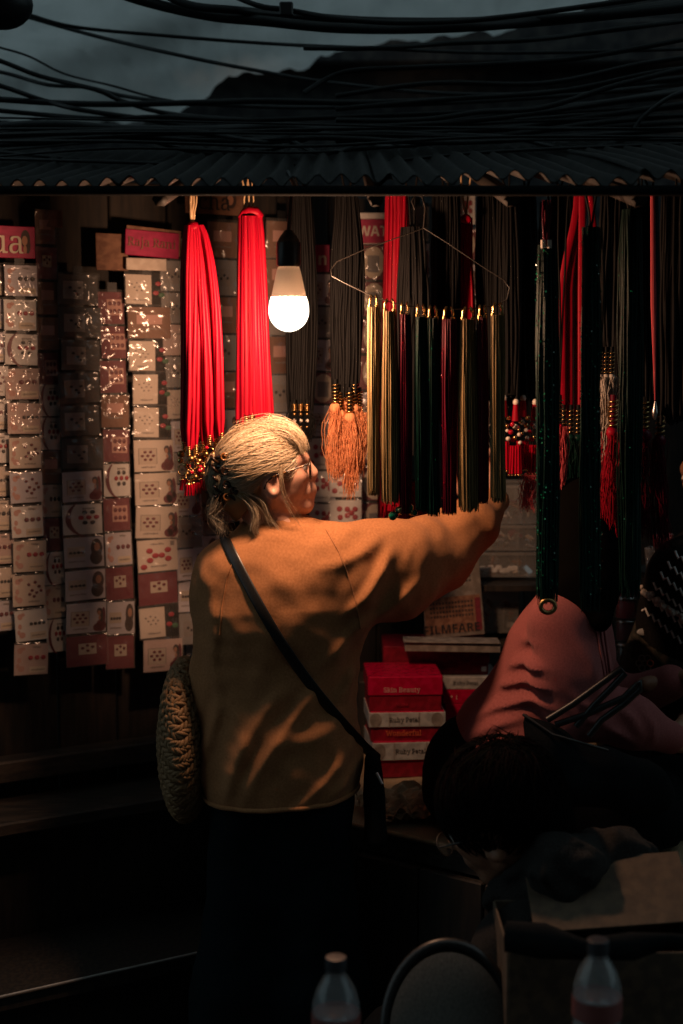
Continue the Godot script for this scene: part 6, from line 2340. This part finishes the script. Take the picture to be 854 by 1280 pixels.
	for k in 3:
		var mb := MB.new()
		var path := PackedVector3Array()
		for i in 8:
			var px := lerpf(744 + k * 5, 756 + k * 4, i / 7.0)
			var py := lerpf(776, 846, i / 7.0)
			var dd := d - 0.3
			while dd < d + 0.25:
				var v := S.at(P(px, py, dd))
				if v < 0.002:
					break
				dd += clampf(v * 0.6, 0.0015, 0.03)
			if dd < d + 0.2:
				path.append(P(px, py, dd))
		if path.size() > 2:
			mb.tube(path, PackedFloat32Array([0.0022]), 7)
			wpart("zip_edge", mb, M.rose_jersey, t)
	var J := Solid.new()
	J.k = 0.06
	J.bone(P(606, 972, d + 0.1), P(640, 1000, d + 0.1), 0.135, 0.135, 0.9, Vector3(0, 0, 1))
	for s in ["L", "R"]:
		J.bone(j["hip" + s], j["kn" + s], 0.11, 0.085)
		J.bone(j["kn" + s], j["an" + s], 0.08, 0.055)
		J.bone(j["an" + s], j["toe" + s], 0.05, 0.045)
	J.cuts.append(Plane(Vector3(0, -1, 0), -0.772))
	J.noise = noise
	J.noise_amp = 0.01
	wpart("trousers", mesh_of(J, 0.018), M.black_cloth, t)
	var hair := MB.new()
	hair.colored = true
	var C := Solid.new()
	C.k = 0.02
	C.egg(O + B * Vector3(-0.013, 0.022, 0), Vector3(0.1, 0.092, 0.08), B)
	C.bone(O + B * Vector3(-0.03, 0.0, 0.03), P(734, 738, d - 0.04), 0.085, 0.072)
	C.bone(P(734, 738, d - 0.05), P(752, 775, d - 0.11), 0.060, 0.024)
	var pn: Vector3 = (B * Vector3(0.97, -0.2, 0)).normalized()
	C.cuts.append(Plane(pn, pn.dot(O + B * Vector3(0.062, 0.0, 0))))
	C.noise = noise
	C.noise_amp = 0.006
	var h := wpart("hair", mesh_of(C, 0.009), M.scalp_dark, t)
	lock_of_hair(hair, O, B, 1.0, [[-0.02, 0.09, 0.06], [-0.06, 0.0, 0.075], [-0.05, -0.06, 0.07], [-0.02, -0.12, 0.065]], 160, 0.02, 0.02, 0.0012, [Color(0.004, 0.0035, 0.003), Color(0.008, 0.006, 0.005)])
	wpart("loose_lock", hair, M.dark_hair, h).set_meta("kind", "stuff")
	# black shoulder bag on the lap
	var bag := thing("shoulder_bag", "black bag with two leather handles on the seated person's lap", "bag", P(740, 960, d - 0.18))
	var Bg := Solid.new()
	Bg.k = 0.04
	Bg.bone(P(684, 936, d - 0.2), P(800, 968, d - 0.16), 0.034, 0.03)
	Bg.bone(P(700, 972, d - 0.2), P(815, 992, d - 0.15), 0.05, 0.04)
	Bg.bone(P(656, 895, d - 0.2), P(684, 936, d - 0.2), 0.006, 0.032)
	Bg.noise = noise
	Bg.noise_amp = 0.010
	wpart("pouch", mesh_of(Bg, 0.009), M.black_cloth, bag)
	for q in [[[684, 900], [716, 880], [760, 848], [776, 836], [781, 842], [764, 860], [742, 882], [720, 908]], [[694, 906], [730, 894], [780, 872], [796, 856], [799, 852], [800, 862], [780, 880], [752, 900], [736, 920]]]:
		var mb := MB.new()
		var path := PackedVector3Array()
		for p in q:
			path.append(P(p[0], p[1], d - 0.225))
		mb.tube(path, PackedFloat32Array([0.0065]), 8)
		wpart("handle", mb, M.black_leather, bag)
	var mb2 := MB.new()
	mb2.tube(PackedVector3Array([P(654, 893, d - 0.206), P(690, 918, d - 0.24), P(760, 938, d - 0.215)]), PackedFloat32Array([0.003]), 6)
	wpart("zip", mb2, M.wire, bag)

func make_shawl_person() -> void:
	var d := 3.12
	var t := thing("person", "person in dark zigzag knit and floral sleeve at the right edge", "person", Vector3(P(900, 900, d).x, 0.76, -d))
	var j := {}
	var O := P(902, 590, d)
	var fwd := Vector3(-0.8, -0.35, 0.45).normalized()
	var side := fwd.cross(Vector3(0, 1, 0)).normalized()
	var B := Basis(fwd, side.cross(fwd), side)
	j.fwd = Vector3(-0.85, 0, 0.5).normalized()
	j.head = O
	j.hb = B
	j.hs = 1.0
	j.neck = P(900, 670, d)
	j.chest = P(905, 760, d)
	j.pelvis = P(915, 990, d)
	j.shL = P(862, 722, d - 0.1)
	j.shR = P(940, 730, d + 0.1)
	j.elL = P(815, 832, d - 0.02)
	j.elR = P(980, 850, d + 0.12)
	j.wrL = P(872, 852, d - 0.12)
	j.wrR = P(900, 880, d - 0.1)
	j.hipL = P(900, 1000, d - 0.08)
	j.hipR = P(930, 1000, d + 0.1)
	j.knL = P(840, 1000, d - 0.3)
	j.knR = P(980, 1000, d - 0.3)
	j.anL = P(900, 1040, d - 0.3)
	j.anR = P(930, 1040, d - 0.3)
	j.toeL = P(880, 1045, d - 0.34)
	j.toeR = P(910, 1045, d - 0.36)
	j.palmL = Vector3(0, -1, 0)
	j.thumbL = Vector3(0, 0, -1)
	j.palmR = Vector3(0, -1, 0)
	j.thumbR = Vector3(0, 0, 1)
	wpart("body", body_of(j, 0.026, 0.010), M.brown_skin, t)
	eyes_of(t, O, B, 1.0)
	var S := Solid.new()
	S.k = 0.05
	S.bone(P(905, 745, d), P(910, 960, d), 0.17, 0.19)
	S.bone(j.shL, j.shR, 0.075, 0.075)
	S.bone(j.shL, P(838, 780, d - 0.06), 0.085, 0.078)
	S.cuts.append(Plane(Vector3(0, -1, 0), -0.79))
	S.noise = noise
	S.noise_amp = 0.008
	wpart("shawl", mesh_of(S, 0.014), M.patterned_wool, t)
	var U := Solid.new()
	U.k = 0.04
	U.bone(P(842, 772, d - 0.055), j.elL + Vector3(0.01, 0, 0), 0.079, 0.072)
	U.bone(j.elL + Vector3(0.01, 0, 0), j.wrL, 0.070, 0.05)
	U.bone(j.shR, j.elR, 0.09, 0.08)
	U.bone(j.elR, j.wrR, 0.08, 0.05)
	U.noise = noise
	U.noise_amp = 0.008
	wpart("sleeve", mesh_of(U, 0.010), M.printed_sleeve, t)
	var J := Solid.new()
	J.k = 0.05
	J.bone(j.pelvis, j.pelvis + Vector3(0, 0.05, 0), 0.17, 0.17)
	for s in ["L", "R"]:
		J.bone(j["hip" + s], j["kn" + s], 0.115, 0.085)
		J.bone(j["kn" + s], j["an" + s], 0.078, 0.06)
		J.bone(j["an" + s], j["toe" + s], 0.055, 0.045)
	J.cuts.append(Plane(Vector3(0, -1, 0), -0.772))
	wpart("trousers", mesh_of(J, 0.024), M.black_cloth, t)
	S.all()
	U.all()
	var on := func(px: float, py: float, so: Solid) -> Vector3:
		var dd := d - 0.36
		while dd < d + 0.2:
			var v: float = so.at(P(px, py, dd))
			if v < 0.002:
				break
			dd += clampf(v * 0.6, 0.0015, 0.03)
		return P(px, py, dd)
	# zigzag knit rows
	for r in 6:
		var mb := MB.new()
		var path := PackedVector3Array()
		for k in 16:
			var x := 858 - r * 9.0 + k * 4.0 - 14
			var y := 692 + r * 13.0 + k * 3.4 + (3.0 if k % 2 else -3.0)
			if x > 800 + maxf(0, 750 - y) * 0.62 and x < 905:
				path.append(on.call(x, y, S))
		if path.size() > 3:
			mb.tube(path, PackedFloat32Array([0.0028]), 5)
			wpart("zigzag_stitch", mb, M.white_card, t)
	# fluffy trim
	var tr := MB.new()
	for k in 34:
		var f := k / 33.0
		var p: Vector3 = on.call(lerpf(802, 858, f), lerpf(738, 776, f), S)
		tr.ball(p + Vector3(rng.randfn(), rng.randfn(), rng.randfn()) * 0.0025, Vector3.ONE * rng.randf_range(0.005, 0.009), Basis.IDENTITY, 4, 6)
	wpart("fluffy_trim", tr, M.white_yarn, t)
	for q in [[808, 760, 5, 12, "print_skin"], [826, 775, 6, 9, "tin_white"], [842, 786, 4, 10, "print_skin"], [806, 790, 10, 5, "tin_white"]]:
		var mb := MB.new()
		mb.ball(on.call(q[0], q[1], U), Vector3(q[2] * d / F, q[3] * d / F, 0.003), Basis.IDENTITY, 6, 10)
		wpart("printed_leaf", mb, M[q[4]], t)
	for k in 6:
		var mb := MB.new()
		var a := TAU * k / 6.0
		var path := PackedVector3Array()
		for q in 11:
			var b := TAU * q / 10.0
			path.append(on.call(806 + cos(a) * 7 + cos(b) * 4, 829 + sin(a) * 7 + sin(b) * 4, U))
		mb.tube(path, PackedFloat32Array([0.0015]), 5)
		wpart("flower_petal", mb, M.print_orange if k == 0 else M.newsprint, t)
	var C := Solid.new()
	C.k = 0.02
	C.egg(O + B * Vector3(-0.013, 0.022, 0), Vector3(0.1, 0.092, 0.08), B)
	C.bone(O + B * Vector3(-0.05, 0.0, 0), O + B * Vector3(-0.06, -0.12, 0), 0.07, 0.05)
	var pn: Vector3 = (B * Vector3(0.8, -0.6, 0)).normalized()
	C.cuts.append(Plane(pn, pn.dot(O + B * Vector3(0.066, 0.05, 0))))
	wpart("hair", mesh_of(C, 0.012), M.scalp_dark, t)

func make_front_man() -> void:
	var d := 2.28
	var base := P(720, 1250, d)
	var t := thing("person", "dark haired person in charcoal hood bending forward in the foreground", "person", Vector3(base.x, 0, base.z))
	var j := {}
	var O := P(628, 1018, d)
	var fwd := Vector3(-0.72, -0.55, -0.42).normalized()
	var side := fwd.cross(Vector3(-0.5, 1, 0)).normalized()
	var B := Basis(fwd, side.cross(fwd), side)
	j.fwd = Vector3(-0.8, 0, -0.6).normalized()
	j.head = O
	j.hb = B
	j.hs = 1.06
	j.neck = P(705, 1108, d + 0.02)
	j.chest = P(735, 1180, d + 0.02)
	j.pelvis = Vector3(P(790, 1400, d).x, 0.42, -d)
	j.shL = P(668, 1205, d - 0.11)
	j.shR = P(775, 1140, d + 0.18)
	j.elL = P(640, 1330, d - 0.10)
	j.elR = P(770, 1320, d + 0.26)
	j.wrL = P(590, 1340, d + 0.12)
	j.wrR = P(620, 1300, d + 0.3)
	j.hipL = j.pelvis + Vector3(-0.05, -0.02, 0.09)
	j.hipR = j.pelvis + Vector3(0.02, -0.02, -0.12)
	j.knL = j.hipL + Vector3(-0.40, 0.04, -0.05)
	j.knR = j.hipR + Vector3(-0.40, 0.04, -0.12)
	j.anL = Vector3(j.knL.x - 0.02, 0.08, j.knL.z)
	j.anR = Vector3(j.knR.x - 0.02, 0.08, j.knR.z)
	j.toeL = j.anL + Vector3(-0.15, -0.04, -0.03)
	j.toeR = j.anR + Vector3(-0.15, -0.04, -0.03)
	j.palmL = Vector3(0, -0.5, -1)
	j.thumbL = Vector3(0, 1, 0)
	j.palmR = Vector3(0, -0.5, 1)
	j.thumbR = Vector3(0, 1, 0)
	wpart("body", body_of(j, 0.026, 0.006), M.brown_skin, t)
	eyes_of(t, O, B, 1.06)
	var S := Solid.new()
	S.k = 0.06
	S.bone(P(728, 1175, d + 0.02), j.pelvis + Vector3(0, 0.06, 0), 0.15, 0.17)
	S.bone(j.shL, j.shR, 0.075, 0.085)
	S.bone(P(690, 1140, d), j.shL, 0.07, 0.07)
	for s in ["L", "R"]:
		S.bone(j["sh" + s], j["el" + s], 0.085, 0.068)
		S.bone(j["el" + s], j["wr" + s], 0.066, 0.045)
	S.noise = noise
	S.noise_amp = 0.012
	S.cuts.append(Plane(Vector3(0, -1, 0), -0.36))
	wpart("jacket", mesh_of(S, 0.014), M.charcoal_fleece, t)
	var H := Solid.new()
	H.k = 0.04
	H.bone(P(640, 1130, d - 0.06), P(705, 1085, d - 0.10), 0.04, 0.05)
	H.bone(P(705, 1085, d - 0.10), P(770, 1078, d - 0.02), 0.052, 0.055)
	H.bone(P(770, 1078, d - 0.02), P(800, 1105, d + 0.05), 0.052, 0.045)
	H.bone(P(760, 1100, d + 0.0), P(720, 1120, d + 0.12), 0.05, 0.04)
	H.noise = noise
	H.noise_amp = 0.022
	H.noise_scale = 620.0
	wpart("hood", mesh_of(H, 0.008), M.charcoal_fleece, t)
	var J := Solid.new()
	J.k = 0.05
	for s in ["L", "R"]:
		J.bone(j["hip" + s], j["kn" + s], 0.1, 0.08)
		J.bone(j["kn" + s], j["an" + s], 0.075, 0.06)
	J.cuts.append(Plane(Vector3(0, -1, 0), -0.03))
	wpart("trousers", mesh_of(J, 0.022), M.black_cloth, t)
	for s in ["L", "R"]:
		var Sh := Solid.new()
		Sh.k = 0.02
		Sh.bone(j["an" + s] + Vector3(0.02, -0.02, 0), j["toe" + s], 0.055, 0.046)
		Sh.cuts.append(Plane(Vector3(0, -1, 0), -0.003))
		wpart("shoe", mesh_of(Sh, 0.014), M.black_leather, t)
	# hair
	var C := Solid.new()
	C.k = 0.02
	C.egg(O + B * Vector3(-0.014, 0.026, 0), Vector3(0.106, 0.096, 0.086), B)
	C.bone(O + B * Vector3(-0.06, -0.01, 0), O + B * Vector3(-0.055, -0.05, 0), 0.062, 0.05)
	var pn: Vector3 = (B * Vector3(0.72, -0.69, 0)).normalized()
	C.cuts.append(Plane(pn, pn.dot(O + B * Vector3(0.06, 0.04, 0))))
	C.noise = noise
	C.noise_amp = 0.008
	var h := wpart("hair", mesh_of(C, 0.007), M.scalp_dark, t)
	var mb := MB.new()
	mb.colored = true
	for i in 2600:
		var s0 := Vector3(rng.randf_range(-1, 0.75), rng.randf_range(-0.35, 1), rng.randf_range(-1, 1)).normalized()
		if s0.x * 0.72 - s0.y * 0.69 > 0.45:
			continue
		var p := Vector3(-0.014, 0.026, 0) + s0 * Vector3(0.114, 0.104, 0.094)
		var flow := (Vector3(0.35, -0.5, s0.z * 0.4) + Vector3(rng.randfn(), rng.randfn(), rng.randfn()) * 0.13)
		flow = (flow - s0 * flow.dot(s0) + s0 * 0.02).normalized()
		var path := PackedVector3Array()
		for k in 5:
			path.append(O + B * (p + flow * 0.011 * k - s0 * 0.0006 * k * k))
		mb.col = Color(0.006, 0.005, 0.0045) * rng.randf_range(0.6, 1.6)
		mb.tube(path, PackedFloat32Array([0.0011, 0.001, 0.0009, 0.0006, 0.0002]), 4)
	wpart("strand_layer", mb, M.dark_hair, h).set_meta("kind", "stuff")
	# glasses that catch the light
	var gl := Node3D.new()
	gl.name = "glasses"
	t.add_child(gl)
	for s in [-1.0, 1.0]:
		mb = MB.new()
		mb.tube(PackedVector3Array([O + B * Vector3(0.0, 0.005, s * 0.085), O + B * Vector3(0.094, 0.02, s * 0.07)]), PackedFloat32Array([0.0018]), 6)
		wpart("temple", mb, M.wire, gl)
		mb = MB.new()
		var path := PackedVector3Array()
		for k in 21:
			var a := TAU * k / 20.0
			path.append(O + B * (Vector3(0.104, 0.010 + sin(a) * 0.019, s * (0.036 + cos(a) * 0.025))))
		mb.tube(path, PackedFloat32Array([0.0011]), 6)
		wpart("rim", mb, M.wire, gl)
		mb = MB.new()
		for k in 20:
			mb.flat([path[k], path[k + 1], O + B * Vector3(0.105, 0.010, s * 0.037)])
		wpart("lens", mb, M.lens_glass, gl)

func make_foreground() -> void:
	# the low stool the foreground person sits on
	var st := thing("low_stool", "low wooden stool under the foreground person", "stool", Vector3(P(790, 1400, 2.28).x, 0, -2.28))
	var mb := MB.new()
	mb.box(Transform3D(Basis.IDENTITY, Vector3(0, 0.285, 0)), Vector3(0.34, 0.03, 0.3), 0.004)
	part("seat", mb.mesh(), M.old_wood, st)
	for q in [[-1, -1], [1, -1], [1, 1], [-1, 1]]:
		mb = MB.new()
		mb.box(Transform3D(Basis.IDENTITY, Vector3(q[0] * 0.14, 0.135, q[1] * 0.12)), Vector3(0.035, 0.27, 0.035), 0.003)
		part("leg", mb.mesh(), M.old_wood, st)
	# table for bottles and carton
	var tb := thing("low_table", "dark low table beneath the bottles at the bottom edge", "table", Vector3(0.12, 0, -1.86))
	var top_y := 0.60
	mb = MB.new()
	mb.box(Transform3D(Basis.IDENTITY, Vector3(0.06, top_y - 0.015, -0.06)), Vector3(1.1, 0.03, 0.5), 0.004)
	part("table_top", mb.mesh(), M.old_wood, tb)
	for q in [[-0.44, -0.27], [0.56, -0.27], [0.56, 0.15], [-0.44, 0.15]]:
		mb = MB.new()
		mb.box(Transform3D(Basis.IDENTITY, Vector3(q[0], (top_y - 0.03) / 2, q[1])), Vector3(0.04, top_y - 0.032, 0.04), 0.003)
		part("leg", mb.mesh(), M.old_wood, tb)
	bottle("water bottle with dark cap and reddish label at the bottom edge, alone beside the trousers", 420, 1196, 1.82, top_y)
	bottle("water bottle with dark cap standing before the carton", 748, 1174, 1.80, top_y)
	# carton
	var c := P(760, 1190, 1.98)
	var ct := thing("cardboard_carton", "open brown cardboard carton with a lifted flap in the foreground corner", "carton", Vector3(c.x, top_y, c.z))
	var h := c.y - top_y
	for q in [["wall", Vector3(0, h / 2, 0.0), Vector3(0.29, h, 0.004)], ["wall", Vector3(0, h / 2, -0.2), Vector3(0.29, h, 0.004)], ["wall", Vector3(-0.145, h / 2, -0.1), Vector3(0.004, h, 0.196)], ["wall", Vector3(0.145, h / 2, -0.1), Vector3(0.004, h, 0.196)], ["bottom", Vector3(0, 0.003, -0.1), Vector3(0.28, 0.004, 0.19)]]:
		mb = MB.new()
		mb.box(Transform3D(Basis.IDENTITY, q[1]), q[2], 0.001)
		part(q[0], mb.mesh(), M.carton_board, ct)
	for q in [[Vector3(0.03, h + 0.03, -0.16), Vector3(0.25, 0.004, 0.15), Vector3(0.42, 0.0, 0.10)], [Vector3(0.21, h - 0.01, -0.1), Vector3(0.13, 0.004, 0.19), Vector3(0.0, 0.0, -0.4)]]:
		mb = MB.new()
		mb.box(Transform3D(Basis.from_euler(q[2]), q[0]), q[1], 0.001)
		part("flap", mb.mesh(), M.carton_board, ct)
	# a dark cloth strap over the carton
	var sc := thing("dark_scarf", "black cloth strip lying over the carton's front edge", "cloth", P(745, 1180, 1.93))
	mb = MB.new()
	mb.tube(PackedVector3Array([P(632, 1172, 1.95), P(680, 1178, 1.94), P(730, 1186, 1.93), P(790, 1184, 1.92), P(840, 1176, 1.92), P(900, 1182, 1.92)]), PackedFloat32Array([0.02, 0.022, 0.016, 0.018, 0.013, 0.012]), 10, true, 0.7)
	for i in mb.v.size():
		mb.v[i] += mb.n[i] * noise.get_noise_3dv(mb.v[i] * 500.0) * 0.012
	renormal(mb)
	wpart("fabric", mb, M.black_cloth, sc)
	# round-backed chair
	var d := 2.02
	var ch := thing("chair", "round backed chair with pale grey padding and dark tube rim", "chair", Vector3(P(562, 1250, d).x, 0, -d))
	var o := P(562, 1290, d)
	var rim := PackedVector3Array()
	var rx := 84.0 * d / F
	var ry := 102.0 * d / F
	rim.append(Vector3(o.x - rx, 0.42, o.z + 0.01))
	for k in 25:
		var a := PI - PI * k / 24.0
		rim.append(o + Vector3(cos(a) * rx, sin(a) * ry, -0.05 * sin(a)))
	rim.append(Vector3(o.x + rx, 0.42, o.z + 0.01))
	mb = MB.new()
	mb.tube(rim, PackedFloat32Array([0.009]), 10)
	wpart("rim_tube", mb, M.black_leather, ch)
	mb = MB.new()
	for face in [1.0, -1.0]:
		mb.grid(24, 16, func(u: float, v: float) -> Vector3:
			var a := PI - PI * u
			var r := 0.94 * v
			var p := o + Vector3(cos(a) * rx * r, sin(a) * ry * r - 0.0 * v, -0.05 * sin(a) * r)
			return p + Vector3(0, 0, face * (0.026 * sqrt(maxf(0.0, 1.0 - r * r)) + 0.004)))
	renormal(mb)
	wpart("back_pad", mb, M.pale_grey_cloth, ch)
	mb = MB.new()
	mb.box(Transform3D(Basis.IDENTITY, Vector3(o.x, 0.42, o.z - 0.2)), Vector3(rx * 2, 0.05, 0.36), 0.015)
	wpart("seat", mb, M.pale_grey_cloth, ch)
	for q in [[-1, 0.0], [1, 0.0], [1, -0.36], [-1, -0.36]]:
		mb = MB.new()
		mb.tube(PackedVector3Array([Vector3(o.x + q[0] * rx, 0.42, o.z + q[1]), Vector3(o.x + q[0] * rx * 1.05, 0.0, o.z + q[1])]), PackedFloat32Array([0.01]), 8)
		wpart("leg", mb, M.black_leather, ch)

func bottle(label: String, px: float, py: float, d: float, base: float) -> void:
	var top := P(px, py, d)
	var h := top.y - base
	var t := thing("water_bottle", label, "bottle", Vector3(top.x, base, top.z), "water bottles in the foreground")
	var r := 0.0325
	var mb := MB.new()
	var prof := [[0.001, 0.003], [r * 0.8, 0.002], [r, 0.012]]
	var y := 0.02
	while y < h - 0.085:
		prof.append([r, y])
		prof.append([r * 0.965, y + 0.006])
		prof.append([r, y + 0.012])
		y += 0.02
	prof.append_array([[r, h - 0.075], [r * 0.97, h - 0.062], [r * 0.80, h - 0.044], [r * 0.52, h - 0.028], [0.0125, h - 0.022], [0.012, h - 0.008]])
	mb.lathe(Transform3D.IDENTITY, prof, 28)
	part("bottle_wall", mb.mesh(), M.bottle_plastic, t)
	mb = MB.new()
	mb.lathe(Transform3D.IDENTITY, [[0.001, 0.005], [r * 0.93, 0.006], [r * 0.93, h - 0.082], [0.001, h - 0.082]], 28)
	part("water", mb.mesh(), M.water, t)
	mb = MB.new()
	mb.lathe(Transform3D.IDENTITY, [[r + 0.0006, h - 0.105], [r + 0.001, h - 0.104], [r + 0.001, h - 0.079], [r + 0.0006, h - 0.078]], 28)
	part("label_band", mb.mesh(), M.bottle_label, t)
	mb = MB.new()
	mb.lathe(Transform3D.IDENTITY, [[0.0135, h - 0.018], [0.0148, h - 0.017], [0.0148, h - 0.001], [0.0135, h], [0.0005, h]], 24)
	part("cap", mb.mesh(), M.bottle_cap, t)

const BULB := 0.52

func _ready() -> void:
	rng.seed = 7
	noise.seed = 3
	noise.noise_type = FastNoiseLite.TYPE_SIMPLEX_SMOOTH
	noise.frequency = 0.02
	noise.fractal_octaves = 2
	# camera
	var cam := Camera3D.new()
	cam.name = "camera"
	add_child(cam)
	cam.transform = Transform3D(cam_basis, CAM)
	cam.fov = rad_to_deg(2.0 * atan(640.0 / F))
	cam.near = 0.05
	cam.far = 200.0
	cam.current = true
	var lens := CameraAttributesPhysical.new()
	lens.frustum_focus_distance = 2.72
	lens.frustum_near = 0.05
	lens.frustum_far = 200.0
	lens.exposure_aperture = 1.8
	lens.frustum_focal_length = 12.0 / (640.0 / F)
	cam.attributes = lens
	# sky and exposure: late dusk
	var env := Environment.new()
	env.background_mode = Environment.BG_SKY
	var sm := ProceduralSkyMaterial.new()
	sm.sky_top_color = Color(0.53, 0.61, 0.63)
	sm.sky_horizon_color = Color(0.45, 0.53, 0.55)
	sm.ground_bottom_color = Color(0.04, 0.05, 0.055)
	sm.ground_horizon_color = Color(0.10, 0.13, 0.15)
	sm.sky_energy_multiplier = 1.0
	var sky := Sky.new()
	sky.sky_material = sm
	env.sky = sky
	env.background_energy_multiplier = 1.1
	env.tonemap_mode = Environment.TONE_MAPPER_LINEAR
	env.tonemap_exposure = 1.0
	env.sdfgi_enabled = true
	env.ssao_enabled = true
	env.ssil_enabled = true
	var we := WorldEnvironment.new()
	we.name = "environment"
	we.environment = env
	add_child(we)
	# the last light of the sky, low and very weak
	var sun := DirectionalLight3D.new()
	sun.name = "dusk_light"
	sun.light_energy = 0.015
	sun.light_color = Color(0.75, 0.88, 1.0)
	sun.light_angular_distance = 25.0
	sun.shadow_enabled = true
	add_child(sun)
	sun.look_at_from_position(Vector3(-3, 6, 4), Vector3(0, 1, -3))
	make_materials()
	make_bulb()
	make_setting()
	make_cables()
	make_packets()
	make_goods()
	make_cords()
	make_woman()
	make_seated()
	make_shawl_person()
	make_front_man()
	make_foreground()
